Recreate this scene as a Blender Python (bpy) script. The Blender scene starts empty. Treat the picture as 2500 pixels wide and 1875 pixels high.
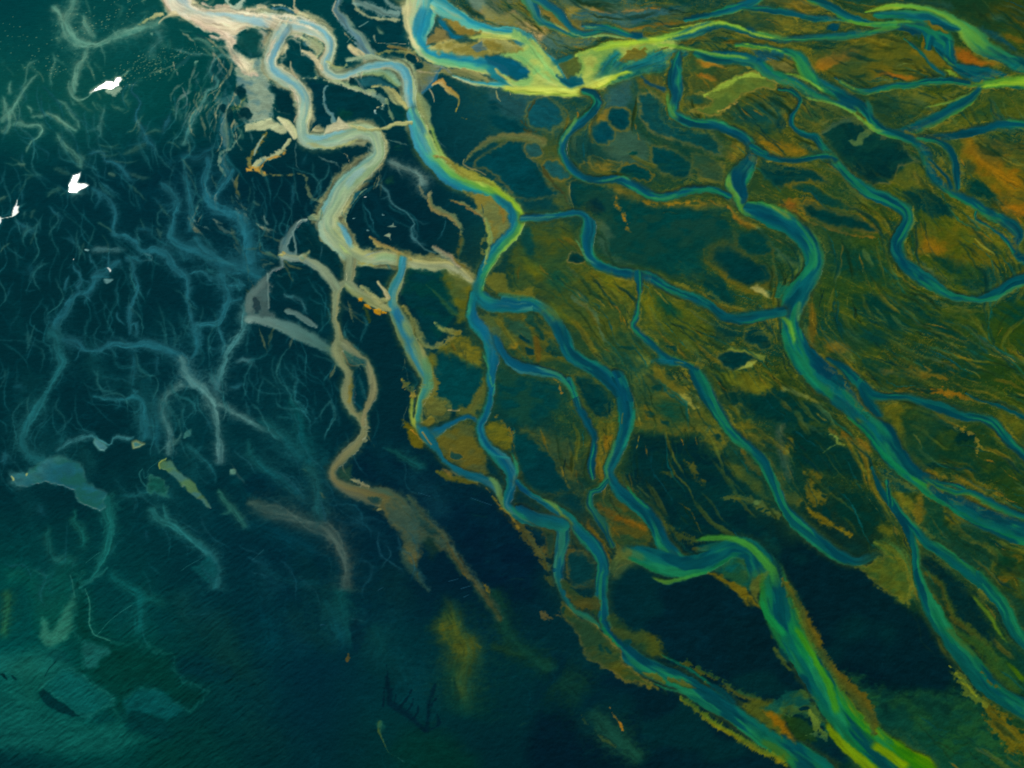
import bpy, math
import numpy as np
from mathutils import Vector, Matrix

# ---------------- camera: an aircraft's oblique look down on the braided delta ----------------
sc = bpy.context.scene
ALT = 1000.0                      # metres above the plain
TILT = 33.0                       # degrees away from straight down, towards +y
HFOV = 50.0
cam_d = bpy.data.cameras.new('camera'); cam = bpy.data.objects.new('camera', cam_d)
sc.collection.objects.link(cam); sc.camera = cam
cam.location = (0, 0, ALT); cam.rotation_euler = (math.radians(TILT), 0, 0)
cam_d.sensor_width = 36.0; cam_d.lens = 18.0/math.tan(math.radians(HFOV/2))
cam_d.clip_start = 1.0; cam_d.clip_end = 120000.0

# ---------------- daylight ----------------
SUN_EL, SUN_AZ = 38.0, 24.0       # the sun stands beyond the upper left, its glitter is painted on the shallows there
world = bpy.data.worlds.new('World'); sc.world = world; world.use_nodes = True
nt = world.node_tree; nt.nodes.clear()
sky = nt.nodes.new('ShaderNodeTexSky'); sky.sky_type = 'NISHITA'; sky.sun_disc = False
sky.sun_elevation = math.radians(SUN_EL); sky.sun_rotation = math.radians(-SUN_AZ)
bg = nt.nodes.new('ShaderNodeBackground'); bg.inputs['Strength'].default_value = 0.05
wo = nt.nodes.new('ShaderNodeOutputWorld')
nt.links.new(sky.outputs[0], bg.inputs[0]); nt.links.new(bg.outputs[0], wo.inputs[0])
sun_d = bpy.data.lights.new('sun', 'SUN'); sun_d.energy = 4.0; sun_d.angle = math.radians(0.5); sun_d.color = (1.0, 0.955, 0.89)
sun = bpy.data.objects.new('sun', sun_d); sc.collection.objects.link(sun)
e, a_ = math.radians(SUN_EL), math.radians(SUN_AZ)
sdir = Vector((-math.sin(a_)*math.cos(e), math.cos(a_)*math.cos(e), math.sin(e)))
sun.rotation_euler = sdir.to_track_quat('Z', 'Y').to_euler(); sun.location = sdir*3000
sc.view_settings.view_transform = 'Standard'; sc.view_settings.look = 'None'
sc.view_settings.exposure = 0.0; sc.view_settings.gamma = 1.0; sc.view_settings.use_curve_mapping = False
LIGHT = (1.0, .92, .965)                       # what daylight and exposure make of a surface's own colour
# =====================================================================
# IMAGE MAP.  The plain is mapped in image pixels (u to the right, v down);
# every cell of the map is projected through the camera onto the ground and becomes terrain.
# =====================================================================
STEP = 2.0
U0, U1, V0, V1 = -120.0, 2620.0, -100.0, 1975.0
NU = int((U1-U0)/STEP)+1
NV = int((V1-V0)/STEP)+1
uu = U0 + STEP*np.arange(NU)
vv = V0 + STEP*np.arange(NV)
UG, VG = np.meshgrid(uu, vv)
UG = UG.astype(np.float32); VG = VG.astype(np.float32)
rng = np.random.RandomState(7)

TEX = []
for k in range(6):
    TEX.append(rng.rand(256, 256).astype(np.float32))

def vnoise(x, y, k=0):
    """smooth value noise, 0..1, at arbitrary coordinates"""
    t = TEX[k % 6]
    xi = np.floor(x); yi = np.floor(y)
    fx = (x-xi).astype(np.float32); fy = (y-yi).astype(np.float32)
    fx = fx*fx*(3-2*fx); fy = fy*fy*(3-2*fy)
    a = xi.astype(np.int32) + 37*k; b = yi.astype(np.int32) + 91*k
    a0 = a & 255; a1 = (a+1) & 255; b0 = b & 255; b1 = (b+1) & 255
    return (t[b0, a0]*(1-fx)+t[b0, a1]*fx)*(1-fy) + (t[b1, a0]*(1-fx)+t[b1, a1]*fx)*fy

def fbm(x, y, octs=4, k=0, gain=0.5):
    s = 0; a = 1.0; n = 0
    for o in range(octs):
        s = s + a*vnoise(x, y, k+o)
        n += a; a *= gain; x = x*2.03+5.3; y = y*2.03+1.7
    return s/n

WX = ((fbm(UG/70, VG/70, 4, 0)-.5)*26 + (vnoise(UG/9, VG/9, 2)-.5)*3.5).astype(np.float32)
WY = ((fbm(UG/70+40, VG/70+9, 4, 1)-.5)*26 + (vnoise(UG/9+7, VG/9, 3)-.5)*3.5).astype(np.float32)
WU = UG + WX*.55
WV = VG + WY*.55
RAG = (fbm(UG/14, VG/14, 4, 2, .65)-.5)*2
_a = UG*.91+VG*.41; _b = -UG*.41+VG*.91
RAG = (RAG + (vnoise(_a/15+WX*.05, _b/3.4, 1)-.5)*.6 + (vnoise(_a/4+9, _b/7, 4)-.5)*.3).astype(np.float32)
VEIN = (1-np.abs(fbm(WU/30, WV/17, 5, 3, .62)-.5)*2).astype(np.float32)      # ridged: fine branching lines
VEIN2 = (1-np.abs(fbm(WU/15+31, WV/10+5, 4, 1, .62)-.5)*2).astype(np.float32)

COL = np.zeros((NV, NU, 3), np.float32)        # colour of the ground or water, as seen, painted glare included (sRGB 0..1)
WAT = np.zeros((NV, NU), np.float32)           # how much of a cell is water
ROU = np.zeros((NV, NU), np.float32)           # extra relief
CALM = np.zeros((NV, NU), np.float32)          # smooth ponds and sheets that keep no streaks
IDS = np.zeros((NV, NU), np.int32)
OBJ = {0: ('ground', 'dark teal black-sand plain the whole braided river system runs over', 'ground')}

MOT = fbm(WU/17, WV/13, 4, 2, .6).astype(np.float32)
def blur_n(A, n):
    for _ in range(n):
        A = (A+np.roll(A, 1, 0)+np.roll(A, -1, 0)+np.roll(A, 1, 1)+np.roll(A, -1, 1))/5
    return A
def sm(x, a, b):
    t = np.clip((x-a)/(b-a), 0, 1)
    return t*t*(3-2*t)

def c(*v):
    return np.array(v, np.float32)/255.0

def parse(s):
    ox = oy = 0.0; sc = 1.0; w = 20.0; out = []
    for tok in s.split():
        if tok[0] == '@':
            if tok == '@G': ox, oy, sc = 0, 0, 2500/2212
            elif tok == '@S': ox, oy, sc = 0, 0, 1.0
            else:
                oy = 450.0*int(tok[1]); ox = 600.0*int(tok[2]); sc = 700/2212
            continue
        p = [float(q) for q in tok.split(',')]
        if len(p) > 2: w = p[2]*sc
        out.append((ox+p[0]*sc, oy+p[1]*sc, w))
    return np.array(out, np.float64)

def spline(P, step=7.0):
    if len(P) < 3:
        n = max(2, int(np.hypot(*(P[-1]-P[0])[:2])/step))
        t = np.linspace(0, 1, n+1)[:, None]
        return P[0]*(1-t)+P[-1]*t
    Q = np.vstack([2*P[0]-P[1], P, 2*P[-1]-P[-2]]); out = []
    for i in range(1, len(Q)-2):
        a, b, cc, d = Q[i-1], Q[i], Q[i+1], Q[i+2]
        n = max(2, int(np.hypot(*(cc-b)[:2])/step))
        for t in np.arange(n)/n:
            out.append(.5*((2*b)+(cc-a)*t+(2*a-5*b+4*cc-d)*t*t+(3*b-a-3*cc+d)*t**3))
    out.append(Q[-2])
    out = np.array(out); out[:, 2] = np.maximum(out[:, 2], 1.0)
    return out

def field(P, pad, warp=1.0):
    """distance to a line: window, |d|/halfwidth, signed side, arc length, half width"""
    S = spline(P)
    m = pad + S[:, 2].max()/2 + 14
    u0 = max(0, int((S[:, 0].min()-m-U0)/STEP)); u1 = min(NU, int((S[:, 0].max()+m-U0)/STEP)+2)
    v0 = max(0, int((S[:, 1].min()-m-V0)/STEP)); v1 = min(NV, int((S[:, 1].max()+m-V0)/STEP)+2)
    if u1 <= u0 or v1 <= v0: return None
    sl = (slice(v0, v1), slice(u0, u1))
    H, W = v1-v0, u1-u0
    D = np.full((H, W), 1e9, np.float32); T = np.zeros((H, W), np.float32)
    L = np.zeros((H, W), np.float32); HW = np.ones((H, W), np.float32)
    GU = (UG[sl]+WX[sl]*.55*warp); GV = (VG[sl]+WY[sl]*.55*warp)
    acc = 0.0
    for i in range(len(S)-1):
        ax, ay, aw = S[i]; bx, by, bw = S[i+1]
        dx, dy = bx-ax, by-ay; ln = math.hypot(dx, dy)
        if ln < 1e-6: continue
        mm = pad + max(aw, bw)/2 + 14
        a0 = max(0, int((min(ax, bx)-mm-U0)/STEP)-u0); a1 = min(W, int((max(ax, bx)+mm-U0)/STEP)+2-u0)
        b0 = max(0, int((min(ay, by)-mm-V0)/STEP)-v0); b1 = min(H, int((max(ay, by)+mm-V0)/STEP)+2-v0)
        if a1 > a0 and b1 > b0:
            q = (slice(b0, b1), slice(a0, a1))
            px = GU[q]-ax; py = GV[q]-ay
            t = np.clip((px*dx+py*dy)/(ln*ln), 0, 1)
            ex = px-t*dx; ey = py-t*dy
            hw = (aw+(bw-aw)*t)/2
            dist = np.sqrt(ex*ex+ey*ey)
            d = dist-hw                       # image pixels outside the band
            better = d < D[q]
            side = (ex*dy-ey*dx)/ln
            D[q] = np.where(better, d, D[q]); T[q] = np.where(better, side, T[q])
            L[q] = np.where(better, acc+t*ln, L[q]); HW[q] = np.where(better, hw, HW[q])
        acc += ln
    return sl, D, T, L, HW, acc

# coarse record of which way the channels run, used to lay finer streaks along them
FS = 20.0; FNU = int((U1-U0)/FS)+2; FNV = int((V1-V0)/FS)+2
FX = np.zeros((FNV, FNU)); FY = np.zeros((FNV, FNU)); FW = np.zeros((FNV, FNU))
FGU, FGV = np.meshgrid(U0+FS*np.arange(FNU), V0+FS*np.arange(FNV))
def add_flow(P):
    Q = spline(P, 30.0)
    for i in range(len(Q)-1):
        dx, dy = Q[i+1, :2]-Q[i, :2]; n = math.hypot(dx, dy)
        if n < 1: continue
        if dy < -.3*n: dx, dy = -dx, -dy
        w = np.exp(-((FGU-Q[i, 0])**2+(FGV-Q[i, 1])**2)/(2*58.0**2))*n
        FX[:] += w*dx/n; FY[:] += w*dy/n; FW[:] += w
def flow_at(x, y, base, k=6.0):
    i = int(np.clip((y-V0)/FS, 0, FNV-1)); j = int(np.clip((x-U0)/FS, 0, FNU-1))
    w = FW[i, j]; fx = FX[i, j]+base[0]*k; fy = FY[i, j]+base[1]*k
    n = math.hypot(fx, fy)+1e-6
    return fx/n, fy/n
def mean_w(P): return float(P[:, 2].mean())
PALEG = np.array((188, 188, 150), np.float32)/255; COOL = np.array((40, 140, 160), np.float32)/255
LENS_G = np.array((26, 128, 84), np.float32)/255; DEEP = np.array((0, 64, 86), np.float32)/255  # green and dark teal water tones, mixed in lenses along the rivers
def ramp(cols, t):
    """colours across -1..1"""
    cols = np.asarray(cols, np.float32)
    if len(cols) == 1: return np.broadcast_to(cols[0], t.shape+(3,))
    x = np.clip((t+1)/2, 0, 1)*(len(cols)-1)
    i = np.minimum(x.astype(np.int32), len(cols)-2); f = (x-i)[..., None]
    f = f*f*(3-2*f)
    return cols[i]*(1-f)+cols[i+1]*f

def newobj(name, label, cat):
    k = len(OBJ); OBJ[k] = (name, label, cat); return k

def S(pts, cols, cols2=None, soft=5.0, a=1.0, rag=0.0, streak=.25, fade=(0, 0), water=0.0, ob=None,
      warp=1.0, fringe=0.0, fside=0, mid=None, bell=False, dryonly=False, flow=False, vary=0.0):
    """paint a band along a line.  cols across; cols2 = colours at the far end; mid=(pos, cols)"""
    P = parse(pts)
    f = field(P, P[:, 2].max()*1.6 if bell else soft+abs(rag)*3+fringe+4, warp)
    if f is None: return
    sl, D, T, L, HW, tot = f
    d = D
    if rag: d = D + RAG[sl]*rag*1.6
    if fringe:
        fr = vnoise(L/2.6, D*0+3.1, 3)*.6+vnoise(L/5.3, D/30+9.1, 4)*.4
        s_ok = 1.0 if fside == 0 else (T*fside > 0)
        d = d - np.clip(fr-.35, 0, 1)*2*fringe*s_ok
    if vary:
        sd = np.where(T > 0, 23.3, 71.9)+P[0, 0]*.13
        d = d + (vnoise(L/38, sd, 2)-.42)*vary*2 + (vnoise(L/15, sd+5, 3)-.5)*vary*.8
    if water >= 1.0 and a >= 1.0 and mean_w(P) > 8:
        sd = np.where(T > 0, 11.3, 47.9)+P[0, 0]*.13
        d = d + (vnoise(L/62, sd, 2)-.5)*HW*.42 + (vnoise(L/24, sd+5, 3)-.5)*HW*.16 + RAG[sl]*.9
        soft = soft*(.5+1.5*vnoise(L/85, sd+9, 4))
    sft = np.minimum(soft, HW*.95+.4)
    al = 1-sm(d, -sft, sft*.6)
    if bell:
        q = np.maximum(D+HW, 0)/np.maximum(HW*1.25, 2)+RAG[sl]*.13
        al = np.exp(-1.15*q*q)*.85+np.exp(-.26*q*q)*.24*sm(VEIN[sl]*.5+VEIN2[sl]*.5, .70, .97)*2+np.exp(-.2*q*q)*.07
        al = np.clip(al*(.70+.62*MOT[sl]), 0, 1)
    tt = np.clip(T/np.maximum(HW, 1), -1, 1)
    ln = vnoise(L/46+tt*1.1, tt*2.3+T/14, 1)*.6+vnoise(L/20, T/4.0+20, 2)*.4
    tt2 = np.clip(tt+(ln-.5)*streak*2.2, -1, 1)
    C1 = ramp(cols, tt2)
    if cols2 is not None:
        g = np.clip(L/max(tot, 1)+(ln-.5)*.12, 0, 1)
        C2 = ramp(cols2, tt2)
        if mid is not None:
            Cm = ramp(mid[1], tt2); p = mid[0]
            g1 = sm(g, 0, p)[..., None]; g2 = sm(g, p, 1)[..., None]
            C1 = np.where((g < p)[..., None], C1*(1-g1)+Cm*g1, Cm*(1-g2)+C2*g2)
        else:
            g = g[..., None]; C1 = C1*(1-g)+C2*g
    if water >= 1.0 and a >= 1.0:
        kr = np.clip((UG[sl]-1150)/250, 0, 1)
        k_ = kr*np.clip(1.3-C1[..., 0]*3, 0, 1)+(1-kr)*.75*np.clip(C1.mean(-1)*5-2.2, 0, 1)
        kr = kr[..., None]
        q1 = vnoise(L/95+tt*.9+P[0, 1]*.07, tt*1.5+P[0, 0]*.11, 2)*.75+vnoise(L/30, T/5.0, 3)*.25
        g1 = (sm(q1, .50, .74)*k_*.85)[..., None]; C1 = C1*(1-g1)+(LENS_G*kr+PALEG*(1-kr))*g1
        q2 = vnoise(L/120+tt*.7+P[0, 1]*.03+50, tt*1.3+P[0, 0]*.07, 4)*.75+vnoise(L/34+9, T/6.0, 5)*.25
        g2 = (sm(q2, .52, .70)*k_*.8)[..., None]; C1 = C1*(1-g2)+(DEEP*kr+(C1*.72+COOL*.28)*(1-kr))*g2
    C1 = C1*(1+(ln[..., None]-.5)*streak*.9)
    if fade[0]: al = al*sm(L, 0, fade[0])
    if fade[1]: al = al*sm(tot-L, 0, fade[1])
    al = (al*a)
    if dryonly: al = al*(1-sm(WAT[sl], .15, .6))*(1-.85*CALM[sl])
    if flow: add_flow(P)
    COL[sl] = COL[sl]*(1-al[..., None])+C1*al[..., None]
    if water > 0:
        WAT[sl] = WAT[sl]*(1-al)+water*al
    elif ob is not None or a > .7:
        WAT[sl] = WAT[sl]*(1-al)
    if ob is not None:
        IDS[sl] = np.where(al > min(.5, a*.5), ob, IDS[sl])

def E(pts, col, rx, ry, rot=0, soft=.35, a=1.0, rag=.25, tex=0.0, warp=1.6, ob=None, water=0.0, scale=700/2212, ring=None):
    """soft ragged patches at each listed centre (rx, ry in the same units as the points)"""
    for (x, y, _) in parse(pts):
        RX, RY = rx*scale, ry*scale
        m = max(RX, RY)*1.9+20
        u0 = max(0, int((x-m-U0)/STEP)); u1 = min(NU, int((x+m-U0)/STEP)+1)
        v0 = max(0, int((y-m-V0)/STEP)); v1 = min(NV, int((y+m-V0)/STEP)+1)
        if u1 <= u0 or v1 <= v0: continue
        sl = (slice(v0, v1), slice(u0, u1))
        px = UG[sl]+WX[sl]*warp-x; py = VG[sl]+WY[sl]*warp-y
        r = math.radians(rot); cx = px*math.cos(r)+py*math.sin(r); cy = -px*math.sin(r)+py*math.cos(r)
        q = np.sqrt((cx/RX)**2+(cy/RY)**2) + RAG[sl]*rag
        n = fbm(cx/22+x, cy/7+y, 3, 1)
        if ring is not None:
            ra = np.exp(-((q-1.08)/.13)**2)*ring[1]*(.4+n*1.1)
            ra = np.clip(ra, 0, 1)[..., None]
            COL[sl] = COL[sl]*(1-ra)+ring[0]*ra
        al = (1-sm(q, 1-soft, 1+soft*.5))*a
        if tex: al = al*np.clip(1-tex+(n-.35)*3.2*tex, 0, 1)
        if a >= .9: CALM[sl] = np.maximum(CALM[sl], al)
        COL[sl] = COL[sl]*(1-al[..., None])+(col*(1+(n[..., None]-.5)*.3))*al[..., None]
        if water > 0: WAT[sl] = WAT[sl]*(1-al)+water*al
        if ob is not None: IDS[sl] = np.where(al > .5, ob, IDS[sl])

def POLY(pts, col, soft=4.0, a=1.0, rag=0.0, col2=None, ob=None, water=0.0, tex=0.0, warp=1.3, edge=None):
    P = parse(pts)[:, :2]
    m = soft+20
    u0 = max(0, int((P[:, 0].min()-m-U0)/STEP)); u1 = min(NU, int((P[:, 0].max()+m-U0)/STEP)+1)
    v0 = max(0, int((P[:, 1].min()-m-V0)/STEP)); v1 = min(NV, int((P[:, 1].max()+m-V0)/STEP)+1)
    sl = (slice(v0, v1), slice(u0, u1))
    X = UG[sl]+WX[sl]*warp; Y = VG[sl]+WY[sl]*warp
    D = np.full(X.shape, 1e9, np.float32); ins = np.zeros(X.shape, bool)
    n = len(P)
    for i in range(n):
        ax, ay = P[i]; bx, by = P[(i+1) % n]; dx, dy = bx-ax, by-ay
        t = np.clip(((X-ax)*dx+(Y-ay)*dy)/(dx*dx+dy*dy+1e-9), 0, 1)
        D = np.minimum(D, np.hypot(X-ax-t*dx, Y-ay-t*dy))
        if abs(dy) > 1e-9:
            cr = ((ay > Y) != (by > Y)) & (X < (bx-ax)*(Y-ay)/(by-ay)+ax)
            ins ^= cr
    d = np.where(ins, -D, D)+RAG[sl]*rag*1.6
    al = (1-sm(d, -soft, soft))*a
    nn = fbm(X/24, Y/10, 3, 2)
    if tex: al = al*np.clip(1-tex+(nn-.3)*3*tex, 0, 1)
    cc = col*(1+(nn[..., None]-.5)*.3)
    if col2 is not None:
        g = sm(fbm(X/40, Y/22, 3, 3), .35, .65)[..., None]; cc = cc*(1-g)+col2*g
    if a >= .85 and not tex: CALM[sl] = np.maximum(CALM[sl], al)
    COL[sl] = COL[sl]*(1-al[..., None])+cc*al[..., None]
    if edge is not None:
        ea = (np.exp(-(d/edge[1])**2)*edge[2])[..., None]*np.clip(nn*1.8, 0, 1)[..., None]
        COL[sl] = COL[sl]*(1-ea)+edge[0]*ea
    WAT[sl] = WAT[sl]*(1-al)+water*al
    if ob is not None: IDS[sl] = np.where(al > .5, ob, IDS[sl])

def LEV(pts, reach=34, a=.8):
    """layered mud and growth laid down along a channel's banks"""
    P = parse(pts)
    f = field(P, reach*2.4, 1.0)
    if f is None: return
    sl, D, T, L, HW, tot = f
    D = D + RAG[sl]*4+(VEIN[sl]-.8)*16
    sg = np.where(T > 0, 3.7, 61.1)
    n = vnoise(L/26+D*.09, D/5.2+sg, 1)*.5+vnoise(L/14, D/3+sg, 2)*.35+vnoise(L/60, D/9+sg, 3)*.35
    n = n/1.2
    w = np.exp(-np.maximum(D, 0)/reach*(.6+vnoise(L/60, sg, 4)*1.3))*OLV_MASK[sl]*a
    w = w*sm(tot-L, -1, 10)*sm(L, -1, 10)
    g = (sm(n, .50, .66)*w)[..., None]; COL[sl] = COL[sl]*(1-g)+LEV_G*(.75+.6*n[..., None])*g
    g = (sm(1-n, .52, .68)*w*.9)[..., None]; COL[sl] = COL[sl]*(1-g)+LEV_D*g
LEV_G = np.array((134, 108, 30), np.float32)/255; LEV_D = np.array((16, 54, 46), np.float32)/255

def twigs(pts, col, a, n=10, seed=1):
    """little side threads leaving a stream"""
    Sx = spline(parse(pts)); r = np.random.RandomState(seed); tot = len(Sx)
    if tot < 6: return
    for i in range(3, tot-2):
        if r.rand() > n/100.0: continue
        x, y, w = Sx[i]; dx, dy = Sx[i+1, :2]-Sx[i-1, :2]
        ang = math.atan2(dy, dx)+r.choice([-1, 1])*r.uniform(.4, 1.3)
        ln = r.uniform(14, 58); k = int(ln/7)+2; q = []
        ww = r.uniform(2.5, 6.5)
        cu = r.uniform(-.25, .25)
        for j in range(k):
            q.append('%.1f,%.1f,%.1f' % (x, y, ww*(1-.6*j/k)))
            ang += cu+r.uniform(-.35, .35); x += 7*math.cos(ang); y += 7*math.sin(ang)
        S('@S '+' '.join(q), [col], soft=4, a=a*r.uniform(.45, .9), rag=2, fade=(2, ln*.5), streak=.3, warp=1.5, bell=True)

def strands(pts, col, a, seed, n=3):
    """thin braided threads inside a shallow stream"""
    P = spline(parse(pts), 12.0); r = np.random.RandomState(seed)
    if len(P) < 5: return
    for k in range(n):
        ph, fr, am = r.uniform(0, 6.28), r.uniform(.12, .4), r.uniform(.15, .5); q = []
        i0 = r.randint(0, max(1, len(P)//3)); i1 = len(P)-r.randint(0, max(1, len(P)//3))
        for i in range(i0, i1):
            d = P[min(i+1, len(P)-1), :2]-P[max(i-1, 0), :2]; m = math.hypot(*d)+1e-6
            o = am*P[i, 2]*.9*math.sin(ph+i*fr)
            q.append('%.1f,%.1f,%.1f' % (P[i, 0]-d[1]/m*o, P[i, 1]+d[0]/m*o, max(1.6, P[i, 2]*r.uniform(.12, .26))))
        if len(q) > 3: S('@S '+' '.join(q), [col], soft=2.5, a=a, rag=1.2, fade=(25, 40), streak=.4, warp=1.5)

def streaks(n, region, base, cols, wr, lr, ar, seed, mask=None, wob=.35, bell=False, soft=3.0, k=6.0, rag=1.5):
    """n fine lines laid along the local run of the water"""
    r = np.random.RandomState(seed); x0, y0, x1, y1 = region; done = 0; tries = 0
    while done < n and tries < n*6:
        tries += 1
        x, y = r.uniform(x0, x1), r.uniform(y0, y1)
        i = int((y-V0)/STEP); j = int((x-U0)/STEP)
        if WAT[i, j] > .3 or r.rand() < CALM[i, j]*.9: continue
        if mask is not None and r.rand() > mask[i, j]: continue
        L = r.uniform(*lr); w = r.uniform(*wr)*(.6+.8*r.rand()); q = []; m = int(L/9)+2; ph = r.uniform(0, 6.28); fr = r.uniform(.15, .5); am = r.uniform(.3, 1)*wob
        for t in range(m):
            f = t/(m-1.0); q.append('%.1f,%.1f,%.1f' % (x, y, max(1.0, w*math.sin(math.pi*(.12+.8*f)))))
            dx, dy = flow_at(x, y, base, k); a = math.atan2(dy, dx)+am*math.sin(ph+t*fr)
            x += 9*math.cos(a); y += 9*math.sin(a)
        cc = cols[r.randint(len(cols))]
        S('@S '+' '.join(q), [cc*.85, cc], soft=soft, a=r.uniform(*ar), rag=rag, fade=(L*.25, L*.35), streak=.5, warp=1.4, bell=bell, dryonly=True)
        done += 1
# ---- broad ground colours, upper-left glare painted in (11 x 9 samples over the plain) ----
G9 = """0,62,66 5,70,70 8,74,72 0,62,66 0,68,74 95,105,78 62,92,80 58,78,60 45,70,42 14,56,38 34,60,28
8,75,72 8,74,72 0,64,64 0,54,60 0,52,60 16,72,76 32,74,66 62,78,42 88,78,28 70,76,24 52,70,30
0,50,58 0,46,56 0,42,54 0,40,51 0,40,51 6,60,66 22,62,54 42,68,42 62,72,26 58,72,24 100,80,16
0,44,52 0,44,52 0,44,54 0,42,52 0,41,51 22,58,50 48,68,36 44,68,38 38,66,32 66,76,20 60,72,20
0,44,52 0,42,51 0,44,54 0,42,52 0,42,51 12,60,54 38,68,44 48,66,34 52,64,24 34,58,32 42,64,20
0,42,50 0,42,50 0,46,54 0,44,52 0,36,48 4,48,52 32,60,40 14,54,46 20,52,36 44,60,24 34,60,24
0,60,61 0,55,59 0,46,54 0,44,52 0,38,48 0,33,45 8,44,44 0,32,42 0,28,38 26,54,30 40,60,26
0,72,70 0,66,62 0,50,54 0,46,54 0,52,53 0,46,49 0,36,46 0,30,40 0,28,38 0,28,36 12,54,38
0,46,50 0,60,58 0,50,48 0,46,50 0,48,44 0,42,45 0,30,38 0,30,40 0,35,38 26,72,30 18,58,30"""
G9 = np.array([[[float(q) for q in t.split(',')] for t in r.split()] for r in G9.split('\n')], np.float32)/255
GX = np.clip((WU+WX*2.2)/250, 0, 9.999); GY = np.clip((WV+WY*2.2)/234.4, 0, 7.999)
xi = GX.astype(int); yi = GY.astype(int)
fx = (GX-xi)[..., None]; fy = (GY-yi)[..., None]
fx = fx*fx*(3-2*fx); fy = fy*fy*(3-2*fy)
COL[:] = (G9[yi, xi]*(1-fx)+G9[yi, xi+1]*fx)*(1-fy)+(G9[yi+1, xi]*(1-fx)+G9[yi+1, xi+1]*fx)*fy

GOLD = c(108, 104, 22); OCH = c(150, 98, 14); ORG = c(190, 112, 18); OLV = c(72, 78, 26)
DTEAL = c(0, 46, 54); MTEAL = c(4, 70, 76); INK = c(0, 32, 44); BGRY = c(52, 98, 106)
CREAM = c(222, 204, 168); ROSE = c(226, 196, 168); MILK = c(176, 194, 168); ICE = c(120, 178, 196)
SAND = c(150, 142, 78); LIME = c(176, 188, 66); LIMEB = c(208, 208, 90); GRN = c(72, 150, 84)
AQUA = c(64, 160, 164); BLUE = c(8, 98, 130); NAVY = c(0, 70, 104); TEAL = c(6, 108, 112); SEAG = c(14, 118, 92)
DRIVER = c(0, 74, 88); SLATE = c(92, 118, 108); FOG = c(60, 110, 116)

COL[..., 0] *= 1-.14*np.clip((UG-1200)/300, 0, 1)
# ---- streaked marsh growth on the right half: rotate the noise along the flow ----
ol = np.clip((COL[..., 0]*255-6)/40, 0, 1)
th = math.radians(24)
bend = (fbm(UG/420, VG/420, 2, 2)-.5)*260
au = WU*math.cos(th)+(WV+bend)*math.sin(th); av = -WU*math.sin(th)+(WV+bend)*math.cos(th)
n1 = fbm(au/150+WX*.03, av/42+WY*.03, 4, 0, .55)
n2 = fbm(au/46+3, av/12+8, 4, 3, .6)
n3 = fbm(au/17, av/3.6, 3, 1, .6)
g = sm(n1*.62+n2*.38, .46, .68)*ol*.5
COL[:] = COL*(1-g[..., None])+c(94, 94, 20)*g[..., None]
g = sm(n2*.45+fbm(au/120+60, av/60+31, 3, 2)*.55, .47, .66)*ol*.8
COL[:] = COL*(1-g[..., None])+c(2, 56, 54)*g[..., None]
g = (sm(n3*.6+n1*.4, .60, .74)*ol*.5)[..., None]
COL[:] = COL*(1-g)+c(136, 116, 24)*g
g = (sm(1-n3, .60, .80)*ol*.35)[..., None]
COL[:] = COL*(1-g)+c(18, 50, 34)*g
# faint wisps over the dark left flats
lf = 1-ol
w1 = 1-np.abs(fbm(WU/60+9, WV/60, 4, 4)-.5)*2
w1 = sm(w1, .90, .99)*sm(fbm(UG/160+3, VG/160, 2, 5), .45, .65)
COL[:] = COL+(w1*lf)[..., None]*c(6, 18, 20)*.3
del n1, n2, n3, w1, GX, GY, xi, yi, fx, fy

# fine branching rills: dark cuts and gold crusts over the marsh
g = (sm(VEIN, .93, .985)*ol*sm(fbm(UG/130, VG/130, 2, 1), .42, .62)*.6)[..., None]
COL[:] = COL*(1-g)+c(16, 50, 36)*g
g = (sm(VEIN2, .92, .985)*ol*sm(fbm(UG/110+8, VG/110+4, 2, 2), .45, .62)*.5)[..., None]
COL[:] = COL*(1-g)+c(150, 114, 26)*g
OLV_MASK = np.clip(ol*1.1, 0, 1).astype(np.float32)
# ---- ponds, mud sheets, gold growth on the right ----
# blue-grey sheets along the top
POLY('@02 600,110 760,50 1000,60 1300,60 1560,60 1480,130 1200,150 1000,200 800,170 650,160', BGRY, 10, .75, rag=3)
POLY('@02 460,220 600,260 800,290 830,330 700,370 520,395 400,380 330,340 400,290', c(70,108,104), 8, .8, rag=3)
POLY('@01 1690,0 1840,0 1880,110 1950,190 2030,170 1960,210 1860,170 1740,90', c(110,132,112), 8, .9)
POLY('@02 -60,60 60,120 200,60 330,170 430,200 330,330 250,260 120,220 0,215 -90,120', c(190,150,92), 10, .8, rag=3, col2=c(150,140,80))
POLY('@02 240,250 330,190 430,190 410,280 350,330 290,310', c(214,168,110), 9, .8)
POLY('@02 430,0 700,20 1100,20 1150,60 860,95 640,50 540,80', c(74,92,62), 12, .6, rag=4, col2=c(130,112,50))
POLY('@02 550,75 640,40 780,60 880,40 900,80 720,60 600,110 500,90', c(176,140,60), 5, .7, rag=3)
S('@02 690,190,14 850,205,18 1050,215,22 1250,195,24 1450,170,24 1650,160,10', [c(150,96,30), c(110,84,34)], soft=5, a=.9, rag=3)
S('@02 780,70,14 900,95,20 1080,75,18 1300,60,14', [c(176,120,58)], soft=6, a=.6, rag=4)
S('@02 820,350,20 1000,300,30 1180,290,10', [c(140,110,40)], soft=8, a=.8, rag=3)
S('@02 1300,150,40 1500,110,60 1800,100,70 2100,150,60', [c(96,92,36), c(70,84,44)], soft=16, a=.7, rag=4)
POLY('@03 0,100 200,100 420,120 560,150 620,190 500,240 300,250 120,200 0,170', c(120,104,30), 8, .85, rag=4, tex=.4, col2=c(70,76,34))
POLY('@03 180,0 420,-40 700,30 790,110 650,100 500,70 300,30', c(142,106,34), 9, .8, rag=4, tex=.3)
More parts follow.
